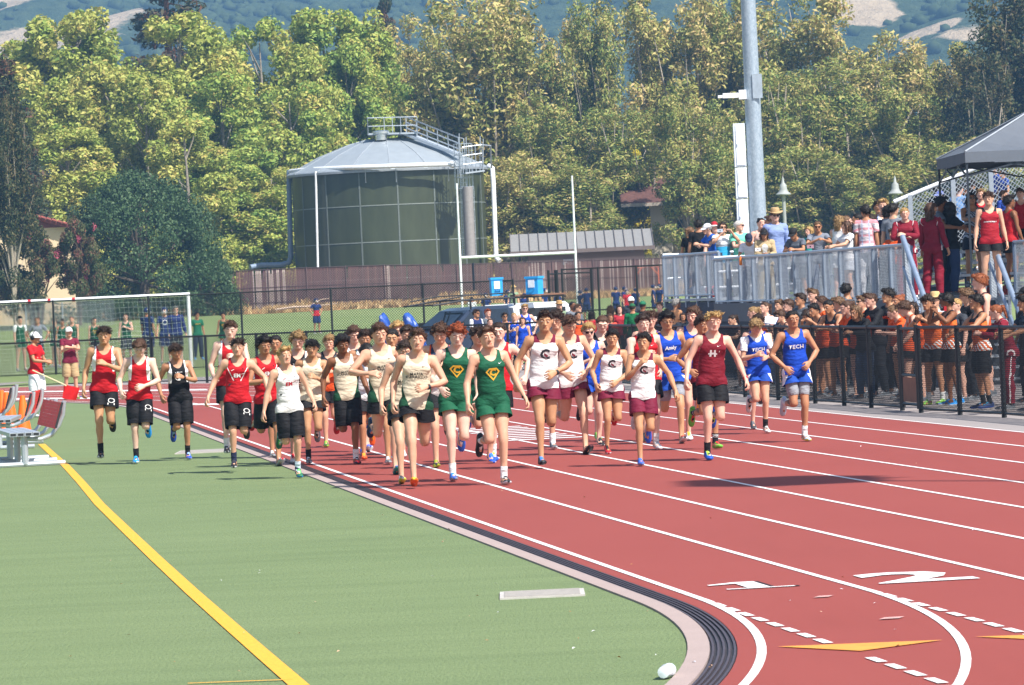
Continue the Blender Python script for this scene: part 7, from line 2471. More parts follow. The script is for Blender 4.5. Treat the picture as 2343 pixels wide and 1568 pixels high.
# officials by the bend
o, Gm, J, sh = place(1, 248, 465, stand(1, look=6, nod=8, aL=(20, 6, 70, 44), aR=(26, 6, 64, 40)), 62, 'man in red shirt and white shorts with white cap and headphones holding the flag', fy=1070,
      top=('tee', cloth('c01820')), bot=('longs', cloth('e6e6e8')), hair=('crop', 'grey'), skin_t='tan', feet=SWH, hat=('cap', 'ececec', 'd8d8d8'), cat='person',
      prints=[('tee', poly([(-.5, -.1), (.5, -.1), (.5, .1), (-.5, .1)]), 0, 1.21, .12, wi)])
mb = MB()
for s in (-1, 1):
    mb.lathe([(.02, -.02), (.042, -.018), (.042, .018), (.03, .026)], 12)
    T = Matrix.Translation((s * .092, .018, 1.643)) @ Matrix.Rotation(s * PI / 2, 4, 'Y')
    k = len(mb.v) - 48
    mb.v[k:] = [tuple(T @ Vector(v)) for v in mb.v[k:]]
mb.tube([(.09 * math.cos(a), .02, 1.66 + .125 * math.sin(a)) for a in [i * PI / 10 for i in range(11)]], .010, 6)
inst('headphones', head_piece('headphones', mb, mat('headphone_black', '18191d', .5)), o, mtx=Matrix.Translation(tuple(sh)) @ bone_mtx('head', Gm, J))
FA, FB, FC_ = dp(82, 851, o.location.y - .25), dp(146, 880, o.location.y - .45), dp(183, 902, o.location.y - .5)
t = thing('signal_flag', 'red signal flag on a pale stick pointing down in the man\'s hand', 'flag', FA)
mb = MB(); mb.tube([FA * 1 - FA + (FA - FB) * .12, (FB - FA), (FB - FA) * 1.02 + (FC_ - FB) * .12], .014, 8); mb.build('stick', mat('flag_stick', 'dcc9a4', .6), t, True)
mb = MB()
cs = [FB, dp(183, 888, FB.y - .02), dp(174, 916, FB.y), dp(142, 912, FB.y + .02)]
n = 7
def fl(u, v):
    p = (cs[0] * (1 - u) + cs[1] * u) * (1 - v) + (cs[3] * (1 - u) + cs[2] * u) * v
    return p - FA + Vector((0, .05 * math.sin(u * 5 + v * 2), 0))
vs = [fl(i / n, j / n) for j in range(n + 1) for i in range(n + 1)]
vs2 = [v + Vector((0, .006, 0)) for v in vs]
fs = [(j * (n + 1) + i, j * (n + 1) + i + 1, (j + 1) * (n + 1) + i + 1, (j + 1) * (n + 1) + i) for j in range(n) for i in range(n)]
mb.add(vs, fs); mb.add(vs2, [f[::-1] for f in fs]); mb.build('cloth', mat('flag_red', 'e01a1c', .8), t, True)
place(1, 480, 433, stand(2, look=6, nod=4, arms='cross'), 14, 'man with crossed arms in maroon polo and khaki shorts, white cap', fy=945, top=('tee', cloth('6e1730')), bot=('longs', cloth('b39a72')), hair=('crop', 'grey'), skin_t='fair', feet=('6a7040', 'b0c040', '8a9060'), hat=('cap', 'e6e4e0', 'e6e4e0'), socks=wsock, prints=[('tee', poly([(-.4, -.5), (.4, -.5), (.5, .3), (0, .5), (-.5, .3)]), .075, 1.30, .03, wi)])

# team mates on the grass field, behind the fences
FG = 'people standing on the grass field'
def fld(z, x, y, d, pose, face, label, top, bot, hair, sk='fair', lod='far', **kw):
    place(z, x, y, pose, face, label, d=d, z0=FZ(d), top=top, bot=bot, hair=hair, skin_t=sk, lod=lod, group=kw.pop('group', FG), feet=kw.pop('feet', SGR), s_lim=(.8, 1.15), **kw)
WU = ('tee', cloth('d8dad8'))
fld(1, 137, 362, 150, stand(3), 30, 'boy in green singlet over a white shirt, leftmost on the field', GRN, GSP, ('short', 'black'), under=('undertee', cloth('d8dad8')))
fld(1, 258, 365, 150, stand(4, arms='hips'), 0, 'man in grey shirt on the field behind the flag man', ('tee', cloth('7c828a')), ('pants', cloth('3a3f48')), ('crop', 'dark'), 'tan')
fld(1, 375, 380, 156, stand(5, arms='hips'), -30, 'teammate in green half hidden by the tall fence post', GRN, GSP, ('short', 'brown'))
fld(1, 432, 382, 153, stand(6), 10, 'teammate in green with face turned away behind the maroon polo man', GRN, GSP, ('short', 'dark'), 'tan')
fld(1, 498, 360, 152, stand(7), -10, 'teammate in green right behind the maroon polo man', GRN, GSP, ('crop', 'brown'))
fld(1, 657, 372, 152, stand(8, arms='one', look=30), 10, 'girl in green singlet with a ponytail on the field', GRN, BSPL, ('pony', 'dark'), prints=pr_shield())
fld(1, 875, 343, 153, stand(9, arms='chest'), 10, 'boy in green singlet and dark shorts with a hand on his chest', GRN, ('longs', cloth('3a4048')), ('crop', 'brown'), 'pink')
FBJ = ('tee', cloth('1c3066')); FBP = ('longs', cloth('1d2e5e'))
fld(1, 1028, 298, 152, stand(10), 150, 'football player in navy jersey turned away behind the goal net', FBJ, FBP, ('crop', 'dark'), 'tan', hat=('helmet',))
fld(1, 1145, 296, 152, stand(11), 10, 'football player in navy jersey facing us behind the goal net', FBJ, FBP, ('crop', 'dark'), 'fair', hat=('helmet',), prints=[('tee', RING, 0, 1.27, .16, wi)])
fld(1, 1225, 292, 150, stand(12), 10, 'man in navy jacket with sunglasses inside the goal', ('jacket', cloth('1c2c66')), ('longs', cloth('22262e')), ('short', 'grey'), 'pink', shades=True)
fld(1, 1375, 333, 158, stand(13, look=20), 20, 'young man in green shirt and dark jeans right of the goal post', ('tee', cloth('17664a')), ('pants', cloth('2b3648')), ('short', 'black'), 'tan', shades=True, prints=[('tee', art('CASA GR', bold=.03), 0, 1.30, .20, yi)], feet=SCY)
fld(1, 1555, 336, 160, stand(14, arms='one'), -6, 'boy in green singlet standing near the tall fence', GRN, GSP, ('short', 'black'), 'tan', prints=pr_shield())
fld(2, 970, 55, 222, stand(15, arms='hips'), 26, 'lone football player with red jersey hem near the brown fence', ('tee', cloth('1c3066', [('b8202c', [(0, 0, -1, -1.15)])])), FBP, ('crop', 'dark'), 'tan', hat=('helmet',), feet=SWH)
# football squad by the far gate
SQ = 'football players with navy helmets beyond the gate'
for i, (x, y, lb, f, rd) in enumerate(((553, 603, 'football player above the truck hood, white guard', 5, 0), (748, 575, 'football player just right of the left blue case', 40, 0), (895, 605, 'football player between the two blue cases', 0, 0), (1080, 560, 'football player right of the right blue case', 60, 0),
        (1190, 590, 'football player beside the folded gate leaf', 30, 0), (1392, 580, 'football player left of the pair below the goal upright', 120, 0), (1445, 558, 'tall football player seen from behind below the goal upright', 170, 0), (1705, 548, 'big football player seen from behind, first right of the gate post', 175, 0),
        (1785, 546, 'football player in the middle of the group, facing left', 60, 0), (1802, 572, 'football player with a red jersey amid the navy ones', 20, 1), (1880, 560, 'football player turned away left of the orange frame', 160, 0), (2040, 530, 'football player before the orange frame, left of the last', 90, 0), (2088, 526, 'last football player next to the stand corner', -40, 0))):
    fld(9, x, y, 214 + (i * 7) % 9, stand(20 + i), f, lb, ('tee', cloth('b8202c')) if rd else FBJ, FBP, ('crop', 'dark'), 'fair' if i % 2 else 'tan', hat=('helmet',), group=SQ, feet=SWH)
fld(9, 430, 640, 208, stand(40), 170, 'dark haired player in white pads behind the truck hood', ('tee', cloth('d8dadc')), FBP, ('crop', 'black'), 'brown', group=SQ)
fld(9, 796, 533, 212, stand(41), 20, 'coach in sage shirt with a straw hat behind the truck rack', ('tee', cloth('7f9478')), ('longs', cloth('5c5a50')), ('crop', 'grey'), 'fair', hat=('straw', 'c9a86a'), group=SQ)

# around the truck and behind the bend fence
TG = 'people behind the bend fence near the truck'
def crowd(z, x, y, d, pose, face, label, top, bot, hair, sk='fair', **kw):
    place(z, x, y, pose, face, label, d=d, top=top, bot=bot, hair=hair, skin_t=sk, lod=kw.pop('lod', 'near'), group=TG, feet=SGR, s_lim=(.78, 1.12), **kw)
JEANS = ('pants', cloth('2c3a58')); KHAKI = ('pants', cloth('9a8a68')); DKP = ('pants', cloth('22242a'))
crowd(3, 1180, 138, 113, stand(60, look=10), 40, 'man in navy polo with white side stripes beside the truck', ('tee', cloth('1c2a58', [('dcdce0', [(1, 0, 0, .15), (0, 0, 1, 1.2)])])), JEANS, ('short', 'dark'), 'tan', shades=True)
crowd(3, 1265, 135, 115, stand(61), 30, 'redhead boy beside the truck window', ('tee', cloth('5a6068')), DKP, ('short', 'red'), 'pink')
crowd(3, 1280, 205, 108, stand(62), 20, 'person with short greyish hair low behind the red singlet runner', ('tee', cloth('4a4f58')), DKP, ('crop', 'brown'), 'pink')
BT = [('singlet', art('Analy', bold=.02), 0, 1.28, .15, wi)]
crowd(4, 165, 100, 113, stand(63, arms='hips'), 10, 'curly blond young man in blue tank with sunglasses by the white shell', BLU_, BSP, ('curly', 'blond'), 'pink', shades=True, prints=BT)
crowd(4, 85, 162, 111, stand(64, arms='hold'), 4, 'blonde woman in blue tank beside the white camper shell', BLU_, BSP, ('pony', 'blond'), 'fair', prints=BT)
crowd(4, 15, 163, 112, stand(65), 14, 'dark haired boy in blue with sunglasses left of the blonde woman', BLU_, BSP, ('short', 'dark'), 'tan', shades=True)
crowd(4, 150, 215, 109, stand(66), -4, 'teammate in blue partly behind the low fence post', BLU_, BSP, ('bob', 'brown'), 'fair')
crowd(4, 420, 75, 118, stand(67), 10, 'man in sage shirt with a tan hat behind the truck', ('tee', cloth('7f9478')), KHAKI, ('crop', 'grey'), 'fair', hat=('straw', 'b08a5c'))
crowd(4, 520, 78, 116, stand(68), 40, 'dark haired man behind the short haired C runner', ('tee', cloth('6a7078')), DKP, ('crop', 'black'), 'brown')
crowd(4, 560, 100, 112, stand(69), 60, 'man with brown hair and sunglasses in grey beyond the fence', ('tee', cloth('5c6068')), DKP, ('short', 'brown'), 'fair', shades=True)
crowd(4, 560, 155, 108, stand(70), 30, 'tan dark haired boy with bare shoulder beyond the fence', ORS, BSH, ('crop', 'black'), 'tan')
crowd(4, 660, 152, 107, stand(71), 170, 'dark haired girl seen from behind in red', ('tee', cloth('b02430')), DKP, ('bob', 'black'), 'brown')
crowd(4, 800, 108, 112, stand(72), 150, 'light brown haired girl turned away near the green jacket', ('tee', cloth('30343c')), DKP, ('long', 'light'), 'fair')
crowd(4, 865, 108, 110, stand(73), 10, 'dark haired woman facing us left of the green jacket', ('tee', cloth('a02430')), DKP, ('long', 'dark'), 'pink')
crowd(4, 952, 38, 116, stand(74), 10, 'person with a white cap behind the green cap man', ('tee', cloth('2a2e36')), DKP, ('crop', 'black'), 'brown', hat=('cap', 'eceae6'))
crowd(4, 962, 90, 108, stand(75), 165, 'man in green jacket and green cap seen from behind', ('jacket', cloth('1a6a40')), DKP, ('crop', 'dark'), 'tan', hat=('cap', '1f5c3a'))
crowd(4, 1040, 72, 109, stand(76), 160, 'person in a green knitted hat right of the green cap', ('jacket', cloth('20242a')), DKP, ('crop', 'black'), 'brown', hat=('beanie', '1c6a48'))
crowd(4, 1160, 85, 110, stand(77, arms='chest'), -10, 'light brown haired boy behind the yellow singlet runner', ('tee', cloth('5a2a30')), DKP, ('short', 'light'), 'pink')
crowd(4, 1290, 58, 100, stand(78), 120, 'grey haired man in pale orange shirt seen from behind', ('tee', cloth('e0a070')), JEANS, ('short', 'grey'), 'tan')
crowd(4, 1338, 200, 98, stand(79), 0, 'small dark haired child behind the fence rail', ('tee', cloth('2a2e36')), DKP, ('bob', 'dark'), 'tan')
crowd(4, 800, 200, 106, stand(80), 20, 'girl with wavy hair beyond the fence', ('tee', cloth('c84a3a')), DKP, ('wavy', 'brown'), 'tan')
# ------------------------------------------------------------------ spectators along the low fence
SG_ = 'spectators leaning at the low fence'
ORT = ('tee', cloth('d8561f')); BKT = ('tee', cloth('16171b')); BKJ = ('jacket', cloth('15161a')); MJ = ('jacket', cloth('7c1428', [('d8d0d0', [(1, -.25, 0, .150), (-1, .25, 0, -.162)])]))
def fen(z, x, y, n, pose, face, label, top, bot, hair, sk='fair', **kw):
    kw.setdefault('feet', SGR)
    place(z, x, y, pose, face, label, n=n, top=top, bot=bot, hair=hair, skin_t=sk, group=SG_, s_lim=kw.pop('s_lim', (.80, 1.14)), **kw)
lean = lambda sd, look=0, a='elbows', nod=-8, ln=20: stand(sd, look=look, arms=a, nod=nod, lean=ln, htilt=6, lL=(14, 3, 8, 0), lR=(10, 3, 6, 0))
N1_, N2_, N3_ = 15.18, 15.75, 16.4
fen(5, 815, 312, N1_, lean(101, 0), -62, 'small girl with a dark headband at the far fence end', ('tee', cloth('3a3038')), BSH, ('pony', 'dark'))
fen(5, 985, 243, N1_, lean(102, -14), -80, 'blonde girl with a ponytail resting bare arms on the fence', ('singlet', cloth('d8531f')), BSPL, ('pony', 'sandy'), 'pink')
fen(5, 1095, 205, N2_, stand(103, look=-8), -55, 'brown haired girl in white tank holding a blue folder', WSI, JEANS, ('pony', 'brown'), 'pink')
fen(5, 1290, 184, N2_, stand(104, look=-6), -60, 'brown bowl haired boy behind the TECH runner\'s head', ('tee', cloth('3c4046')), BSH, ('mop', 'brown'), 'pink')
fen(5, 1218, 188, N3_, stand(105), -50, 'light haired boy partly behind the bowl haired boy', ('tee', cloth('50555c')), BSH, ('short', 'light'), 'fair')
fen(5, 1218, 276, N1_, lean(106, 0, 'clap'), -66, 'boy in sunglasses shading his face with a hand', ORS, BSH, ('curly', 'brown'), 'fair', shades=True)
fen(5, 1395, 135, N3_, stand(107, look=-4), -56, 'dark curly haired boy with glasses in grey, back row', ('tee', cloth('565b62')), DKP, ('curly', 'dark'), 'tan', glasses=True)
fen(5, 1500, 95, N3_ + .4, stand(108), -52, 'tall light brown haired boy in the back row', ('tee', cloth('d9d6d2')), DKP, ('quiff', 'light'), 'pink')
fen(5, 1440, 268, N1_, lean(109, 4, nod=14), -60, 'dark haired person with bowed head at the fence beside the TECH runner', ORS, BSH, ('bob', 'dark'), 'tan')
fen(5, 1572, 160, N2_, stand(110, look=-30), -74, 'brown haired boy in orange seen in profile, second row', ORT, BSH, ('curly', 'brown'), 'fair')
fen(5, 1505, 218, N1_, lean(111, 2, 'photo'), -54, 'black haired boy with his fingers at his face', ORS, BSH, ('short', 'black'), 'tan')
fen(5, 1628, 184, N1_, lean(112, 10), -44, 'smiling dark haired boy leaning out over the fence', ORS, BSH, ('crop', 'black'), 'tan')
fen(5, 1712, 163, N2_, stand(113, look=-24), -80, 'sandy haired boy in profile behind the orange shirt', ('tee', cloth('2c2f36')), BSH, ('mop', 'light'), 'fair')
fen(5, 1778, 190, N1_, lean(114, -4), -62, 'girl in orange tee with swept back hair at the fence', ORT, BSPL, ('pony', 'brown'), 'pink')
fen(7, 222, 275, 17.1, stand(115, look=-60, nod=6), -140, 'dark haired man in grey turned away at the stand skirt', ('jacket', cloth('565c66')), DKP, ('short', 'black'), 'tan', s_lim=(.8, 1.2))
fen(7, 292, 458, N1_, lean(116, 8), -44, 'girl with light streaked hair in black arm warmers', BKJ, ('pants', cloth('3a4a66')), ('long', 'light'), 'tan')
fen(7, 352, 375, N2_, stand(117, look=-4), -60, 'boy in sunglasses and orange half behind the black jacket', ORT, BSH, ('short', 'light'), 'fair', shades=True)
fen(7, 416, 357, N2_ - .1, stand(118, look=-12, arms='rail', lean=10), -62, 'smiling boy in black jacket over orange shirt', ('jacket', cloth('16171c', [('d8561f', [(-1, -3, 0, .22)])])), DKP, ('quiff', 'brown'), 'pink')
fen(7, 568, 322, N3_ - .2, stand(119, look=-16), -58, 'tall black haired young man in black shirt with orange lettering', BKT, DKP, ('bushy', 'black'), 'olive', prints=[('tee', art('GIANTS', bold=.04), 0, 1.27, .20, INK('d8531f'))], s_lim=(.8, 1.2))
fen(7, 655, 365, N2_, stand(120, look=-10), -52, 'curly brown haired girl with hair pulled back', ORT, BSPL, ('bun', 'ginger'), 'tan')
fen(7, 598, 455, N1_, lean(121, -10, 'elbows', 4), -70, 'girl in orange hiding her mouth behind her arms', ORT, BSPL, ('pony', 'light'), 'pink')
fen(7, 690, 420, N1_, lean(122, -22, 'rail', -4, 28), -84, 'boy in orange singlet bent over the fence in profile', ('singlet', cloth('d8561f')), BSH, ('mop', 'brown'), 'pink')
fen(7, 780, 430, N2_, stand(123, look=6), -46, 'laughing girl with long dark hair behind the gate post', ('tee', cloth('2a2c34')), BSPL, ('long', 'dark'), 'fair')
fen(7, 898, 370, N1_, lean(124, 6, 'clap', 0, 8), -40, 'brown haired boy in tiger striped singlet cupping his hands to shout', GSW, BSH, ('mop', 'dark'), 'tan', watch=('R', '4a4c52'), socks=wsock, feet=SGN)
fen(7, 972, 350, N3_, stand(125, look=20), -30, 'person in white shirt with a straw hat behind the shouting boy', ('tee', cloth('dfe2e6')), DKP, ('crop', 'brown'), 'fair', hat=('straw', 'c9ab78'))
fen(7, 1058, 358, N1_ + .15, stand(126, look=-30, arms='photo', lean=4), -72, 'black haired boy taking a picture with a red camera', GSW, BSH, ('short', 'black'), 'brown', glasses=True, feet=SCY)
fen(7, 1140, 395, N2_, stand(127, look=-8), -58, 'fair person in sunglasses with cropped hair', ('tee', cloth('3a3e46')), BSH, ('crop', 'blond'), 'pink', shades=True)
fen(7, 1228, 320, N3_ - .3, stand(128, look=-34), -74, 'sandy haired man with glasses in dark jacket, profile', BKJ, DKP, ('bushy', 'light'), 'fair', glasses=True)
fen(7, 1312, 365, N1_ + .1, stand(129, look=-20, arms='rail', lean=6), -72, 'black haired boy in tiger striped singlet at the near fence', GSW, BLG, ('short', 'black'), 'tan', socks=bsock, feet=SNV)
fen(7, 1340, 193, N3_ + .3, stand(130, look=-30, nod=4), -70, 'tall redheaded curly boy with bare shoulders by the stair foot', ORS, BSH, ('curly', 'ginger'), 'pink', s_lim=(.8, 1.22))
fen(7, 1470, 450, N1_ + .1, lean(131, -26, 'elbows', -2, 16), -78, 'girl in maroon track jacket with a ginger ponytail', MJ, ('pants', cloth('7c1428', [('d8d0d0', [(1, .6, 0, .158), (-1, -.6, 0, -.168)])])), ('pony', 'ginger'), 'pink', feet=SGR)
fen(7, 1722, 372, N1_ + .2, stand(132, look=-20, arms='rail', lean=8), -76, 'dark haired boy cut by the right picture edge', ('tee', cloth('2b3440')), BSH, ('swept', 'black'), 'tan')
fen(7, 1730, 290, N3_, stand(133, look=-20), -70, 'person with a black cap at the right picture edge', BKT, DKP, ('crop', 'dark'), 'tan', hat=('cap', '15161a'))
# the folder and the camera they hold
c = dp(*zp(5, 1150, 365), at_n(*zp(5, 1150, 365), N1_ - .2))
t = thing('folder', 'blue and white paper folder held over the fence by the white tank girl', 'folder', c)
T = Matrix.Rotation(R_(-30), 4, 'Z') @ Matrix.Rotation(R_(40), 4, 'X') @ Matrix.Rotation(R_(12), 4, 'Y')
MB().box(-.12, .12, -.09, .09, 0, .004, T).build('cover', mat('folder_blue', '2c50a8', .6), t)
MB().box(-.115, .115, -.085, .085, .005, .012, T).build('paper', mat('folder_paper', 'e8e8ea', .8), t)
def camera_box(c, rz_, body, label, name='camera'):
    t = thing(name, label, 'camera', c, R_(rz_))
    MB().box(-.055, .055, -.02, .02, -.035, .035).build('body', mat('cam_' + body, body, .4), t)
    mb = MB(); mb.lathe([(.028, 0), (.028, .03), (.022, .032)], 12); T = Matrix.Translation((0, -.02, 0)) @ Matrix.Rotation(PI / 2, 4, 'X'); mb.v = [tuple(T @ Vector(v)) for v in mb.v]
    mb.build('lens', mat('lens_black', '121215', .2), t, True)
p_ = zp(7, 1050, 488); camera_box(dp(*p_, at_n(*p_, N1_ - .2)), -72, 'a01820', 'small red compact camera held up by the black haired boy')

# ------------------------------------------------------------------ people on the deck and the stand
DG = 'spectators on the grandstand deck'
ND = DN + .36
def dk(z, x, y, n, pose, face, label, top, bot, hair, sk='fair', z0=DZ, **kw):
    kw.setdefault('feet', SGR)
    place(z, x, y, pose, face, label, n=n, z0=z0, top=top, bot=bot, hair=hair, skin_t=sk, group=DG, s_lim=(.72, 1.16), **kw)
ln = lambda sd, look=0, a='rail', nod=-2, l=16: stand(sd, look=look, arms=a, nod=nod, lean=l, htilt=4, lL=(10, 3, 6, 0), lR=(8, 3, 6, 0))
dk(6, 290, 540, ND + .5, stand(201, look=-20), 150, 'ponytailed girl in black turned away at the far deck end', BKT, BSH, ('pony', 'light'), 'tan', z0=DZ + .16)
dk(6, 365, 475, ND + .6, stand(202), 175, 'man in black shirt seen from behind at the far deck end', BKT, DKP, ('short', 'black'), 'tan', z0=DZ + .16)
dk(6, 440, 505, ND + .1, ln(203, -20, 'elbows'), -60, 'grey haired person in blue shirt and white cap leaning on the end rail', ('tee', cloth('1f62c8')), ('pants', cloth('1d2432')), ('crop', 'grey'), 'fair', hat=('cap', 'e6e6e8'), z0=DZ + .16)
dk(6, 525, 485, ND + .9, stand(204, arms='one'), 10, 'woman in a red and white cap behind the picture taker', ('tee', cloth('b8bcc4')), KHAKI, ('bob', 'brown'), 'pink', hat=('cap', 'b81c2c', 'd8d0cc'))
dk(6, 605, 497, ND + .4, stand(205, arms='photo'), 16, 'woman in white and turquoise top holding up a phone', ('tee', cloth('dfe0e2', [('8f97a0', [(0, 0, -1, -1.26)]), ('2f9ac8', [(0, 0, -1, -1.21)])])), ('shorts', cloth('8f8468')), ('bob', 'dark'), 'fair', shades=True)
dk(6, 775, 478, ND + .8, stand(206, look=40, arms='cross'), 30, 'white haired man in mint shirt with sunglasses, profile', ('tee', cloth('6fcfb0')), DKP, ('crop', 'white'), 'pink', shades=True)
dk(6, 862, 600, ND, ln(207, 14, 'rail', 4, 34), -10, 'man in white tee and navy cap bent over the rail', ('tee', cloth('e4e4e8')), JEANS, ('crop', 'grey'), 'tan', hat=('cap', '1c2440'), shades=True)
dk(6, 990, 452, ND + 1.2, stand(208, look=10), 10, 'dark haired young woman with sunglasses pushed up on her head', ('singlet', cloth('caa69a')), JEANS, ('bun', 'black'), 'pink')
dk(6, 1065, 435, ND + 1.0, stand(209, look=-40), -60, 'brown haired man in profile behind the straw hat man', ('tee', cloth('6a6f78')), DKP, ('short', 'brown'), 'tan')
dk(6, 1125, 362, ND + .5, stand(210), 12, 'tall man in light blue shirt with a wide straw hat', ('jacket', cloth('8496c4')), ('pants', cloth('27304a')), ('crop', 'brown'), 'pink', hat=('straw',), shades=True)
dk(6, 1012, 553, ND, ln(211, 0, 'hold', -2, 10), -4, 'woman in beige jacket and black cap leaning with a phone', ('jacket', cloth('b8a27c', [('e2e0dc', [(-1, -2, 0, .12)])])), KHAKI, ('long', 'brown'), 'tan', hat=('cap', '17181c'), shades=True)
dk(6, 1292, 548, ND, ln(212, -10, 'elbows', 6, 24), -30, 'man in grey tee and black cap leaning on folded arms', ('tee', cloth('5f6570')), ('longs', cloth('3c414a')), ('crop', 'dark'), 'tan', hat=('cap', '17181c'), shades=True)
dk(6, 1455, 540, ND + .4, stand(213, look=-30, tilt=-6), -26, 'blonde woman in teal shirt smiling to the side', ('jacket', cloth('2fa898')), JEANS, ('bob', 'blond'), 'pink')
dk(6, 1545, 487, ND + .1, ln(214, -4, 'elbows', 0, 6), -6, 'brown haired woman in grey tee and sunglasses holding a phone', ('tee', cloth('7a808c')), JEANS, ('pony', 'light'), 'tan', shades=True)
dk(6, 1762, 430, ND + 1.0, stand(215, look=-20, arms='rail'), 150, 'blonde woman in white top turned away, hand on the rail', WSI, ('shorts', cloth('d8d8da')), ('long', 'sandy'), 'pink')
dk(6, 1838, 428, ND + 1.5, stand(216), 100, 'woman with tied sandy hair behind the long haired girl', WSI, JEANS, ('bun', 'light'), 'pink')
dk(6, 1926, 408, ND + 1.3, stand(217, look=-30), -60, 'dark haired woman behind the plaid shirt man', ('tee', cloth('30343c')), DKP, ('bun', 'black'), 'tan')
dk(6, 1820, 488, ND + .2, stand(218, arms='rail', look=-20), -70, 'small girl with long brown hair and white tee at the rail', ('tee', cloth('e0dfe0')), ('shorts', cloth('c8ccd4')), ('long', 'brown'), 'fair')
plaid = cloth('d9d0d4', [('cf8f98', [(0, 0, 1, 1.40)]), ('cf8f98', [(0, 0, 1, 1.28), (0, 0, -1, -1.32)]), ('d89aa2', [(0, 0, 1, 1.16), (0, 0, -1, -1.20)]), ('d89aa2', [(0, 0, 1, 1.03), (0, 0, -1, -1.08)]), ('b8bed6', [(1, 0, 0, .05), (-1, 0, 0, -.07)]), ('cf8f98', [(1, 0, 0, .11), (-1, 0, 0, -.13)])])
dk(6, 2010, 330, ND + .7, stand(219, look=40), 165, 'man in pink and white plaid shirt seen from behind', ('tee', plaid), ('pants', cloth('d0d0d4')), ('short', 'black'), 'tan')
dk(8, 430, 786, ND + 1.5, stand(220, look=10), -10, 'dark haired boy in blue behind the blond boy on the deck', ('tee', cloth('24509c')), DKP, ('short', 'dark'), 'tan')
dk(8, 465, 762, ND + 1.3, stand(221, look=-10), 0, 'curly blond boy in white and blue singlet on the deck', ('singlet', cloth('dfe4ec', [('2f62c0', [(1, 0, 0, .10)])])), BSP, ('curly', 'blond'), 'pink')
dk(8, 548, 822, ND + .7, stand(222, look=-30), 150, 'dark haired man in grey tee seen from behind near the guard rail', ('tee', cloth('7f858e')), DKP, ('short', 'black'), 'fair')
dk(8, 508, 832, ND + 1.2, stand(223), 140, 'dark haired person turned away beside the grey tee man', ('tee', cloth('22304c')), DKP, ('bob', 'black'), 'tan')
dk(8, 395, 905, ND + 1.0, stand(224), 130, 'child with dark hair behind the plaid shirt man', ('tee', cloth('1f3a78')), DKP, ('short', 'dark'), 'tan')
dk(8, 628, 850, ND + .1, ln(225, 10, 'cross', 2, 4), -10, 'blonde curly ponytail girl in maroon track jacket leaning on the corner', MJ, ('pants', cloth('7c1428', [('d8d0d0', [(1, .6, 0, .158), (-1, -.6, 0, -.168)])])), ('pony', 'blond'), 'pink')
dk(8, 535, 1008, ND + .1, ln(226, 0, 'elbows', 0, 10), -30, 'small boy in orange with his chin on the rail', ORT, BSH, ('curly', 'dark'), 'fair', )
dk(8, 832, 818, ND + .9, stand(227, look=-60), 150, 'girl with long curly brown hair in maroon track jacket, turned away', MJ, ('pants', cloth('7c1428')), ('wavy', 'brown'), 'tan')
SZ = lambda n: DZ + max(0, (n - DN - 2.05) / .66) * .24
dk(8, 905, 770, DN + 1.75, stand(228, look=30, arms='rail'), 60, 'black haired young man with red glasses in grey tee', ('tee', cloth('5f656e')), DKP, ('short', 'black'), 'brown', glasses=True)
dk(8, 970, 812, DN + 1.9, stand(229, look=20, arms='rail'), 120, 'woman with dark curly hair in black tee by the stair top', BKT, JEANS, ('wavy', 'black'), 'tan')
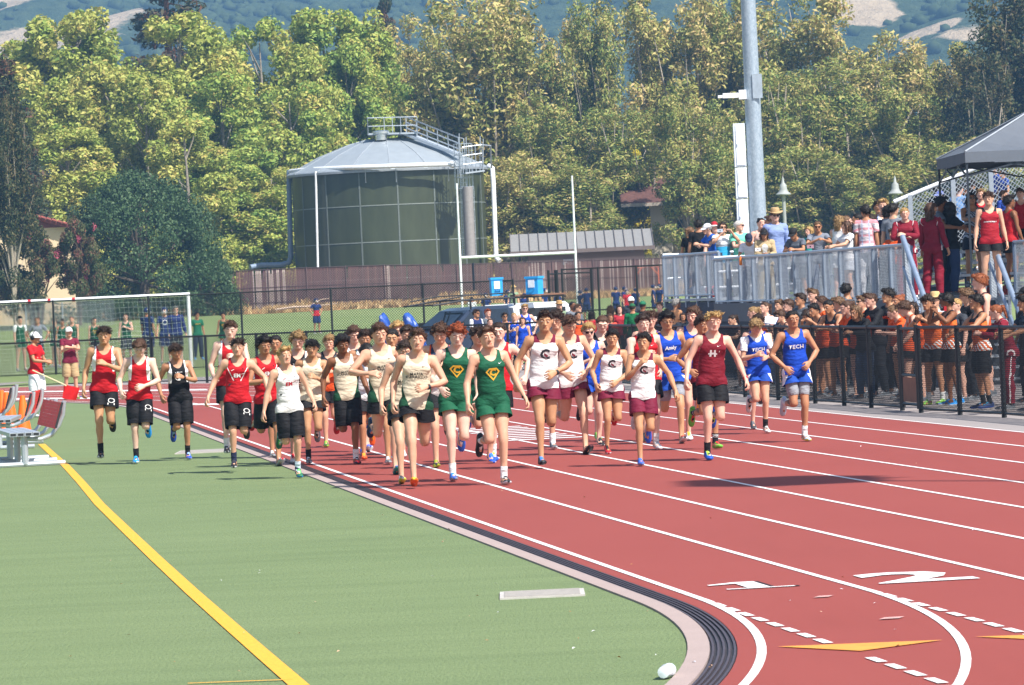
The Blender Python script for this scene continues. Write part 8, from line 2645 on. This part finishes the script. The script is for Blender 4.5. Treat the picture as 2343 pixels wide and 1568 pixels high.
for i, (z, x, y, n, p, f, lb, tp, bt, hr, sk, kw) in enumerate((
    (8, 880, 722, 21.4, stand(230, look=-20), -30, 'person in a blue cap with yellow mark under the canopy', ('tee', cloth('3a3f4a')), DKP, ('long', 'black'), 'tan', dict(hat=('cap', '5a68b0', '7a88c8'))),
    (8, 870, 690, 22.2, stand(231), 150, 'dark haired person deep under the canopy edge', BKT, DKP, ('bushy', 'black'), 'tan', {}),
    (8, 1035, 684, 22.0, stand(232, look=-30), 150, 'man in light blue shirt seen from behind under the canopy', ('jacket', cloth('7fa8dc')), DKP, ('short', 'black'), 'pink', {}),
    (8, 1080, 668, 22.6, stand(233), 160, 'man in a black cap behind the light blue shirt', BKT, DKP, ('crop', 'black'), 'brown', dict(hat=('cap', '1c2438'))),
    (8, 1135, 645, 23.2, stand(234), 150, 'dark haired person under the canopy, right of the black cap', BKT, DKP, ('short', 'black'), 'brown', {}),
    (8, 1185, 668, 23.0, stand(235), 130, 'person with black hair behind the sunglasses woman', ('tee', cloth('24262c')), DKP, ('bob', 'black'), 'tan', {}),
    (8, 1120, 740, 20.6, stand(236, look=0, arms='rail'), 10, 'woman in dark floral dress with long hair and sunglasses', ('singlet', cloth('1d2230', [], flame=('aab0bc', 2.0, 1.0, -9))), ('shorts', cloth('1d2230')), ('long', 'dark'), 'tan', dict(shades=True)),
    (8, 1188, 715, 21.4, stand(237), -10, 'light haired boy in red and white behind the floral dress', ('singlet', cloth('c8ccd0', [('b01c28', [(0, 0, 1, 1.25)])])), BSH, ('short', 'sandy'), 'pink', {}),
    (8, 1297, 618, 24.4, stand(238, look=-40), -60, 'young woman in profile sitting high under the canopy', ('tee', cloth('24408c')), DKP, ('bun', 'dark'), 'fair', {}),
    (8, 1352, 640, 24.0, stand(239, look=-30), -60, 'young woman with a dark bun beside the one in profile', ('tee', cloth('24408c')), DKP, ('bun', 'black'), 'tan', {}),
    (8, 1365, 726, 22.2, stand(240, look=20), 40, 'dark haired boy half hidden behind the red singlet back', ('tee', cloth('24408c')), DKP, ('short', 'dark'), 'fair', {}),
    (8, 1408, 765, 20.4, stand(241, look=-30), 120, 'black haired boy with glasses in red singlet, turned away', ('singlet', cloth('b01820')), BSH, ('bushy', 'black'), 'brown', dict(glasses=True)),
    (8, 1482, 712, 21.4, stand(242, look=-10), -10, 'fair boy in red singlet at the right picture edge on the stand', ('singlet', cloth('b01820')), BSH, ('quiff', 'brown'), 'pink', {}))):
    dk(z, x, y, n, p, f, lb, tp, bt, hr, sk, z0=SZ(n) if n > 20 else DZ, **kw)
place(8, 1245, 735, stand(243, look=-20, nod=10), 0, 'boy in red lettered singlet and black shorts standing atop the stair', d=at_n(*zp(8, 1245, 735), 19.42), z0=DZ, top=('singlet', cloth('a01c28', [('1b1c20', [(0, 0, 1, 1.40)])])), bot=BSPL,
      hair=('swept', 'brown'), skin_t='fair', feet=SRD, group=DG, watch=('L', '1c1c20'), prints=[('singlet', art('MONTGOMERY', bold=.05), 0, 1.24, .20, wi, 0, .006)], s_lim=(.8, 1.2), socks=wsock)
# what they hold
def phone(z, x, y, n, label, c='c8ccd2', rot=0):
    q = zp(z, x, y); p = dp(*q, at_n(*q, n))
    t = thing('phone', label, 'phone', p, R_(rot))
    MB().box(-.07, .07, -.005, .005, -.036, .036).build('body', mat('phone_' + c, c, .3), t)
    MB().box(-.012, .012, -.008, -.0052, -.012, .012).build('lens', mat('lens_black', '121215', .2), t)
phone(6, 582, 583, ND + .12, 'pale patterned phone held up by the turquoise top woman', 'aab6c2', 16)
phone(6, 955, 770, ND - .25, 'white phone held by the beige jacket woman', 'd8d4d8', 30)
phone(6, 1475, 740, ND - .2, 'pink phone held by the grey tee woman', 'c89aa4', -20)
p = dp(*zp(6, 785, 880), at_n(*zp(6, 785, 880), DN - .06))
t = thing('juice_bottle', 'orange juice bottle hanging from the hand at the deck rail', 'bottle', p)
mb = MB(); mb.lathe([(.03, -.1), (.034, -.09), (.034, .02), (.028, .05), (.014, .08), (.014, .10)], 12); mb.build('body', mat('juice_orange', 'e07a2a', .25), t, True)
mb = MB(); mb.lathe([(.016, .10), (.016, .12), (.002, .121)], 10); mb.build('cap', mat('bottle_cap', 'e8ecf0', .4), t, True)
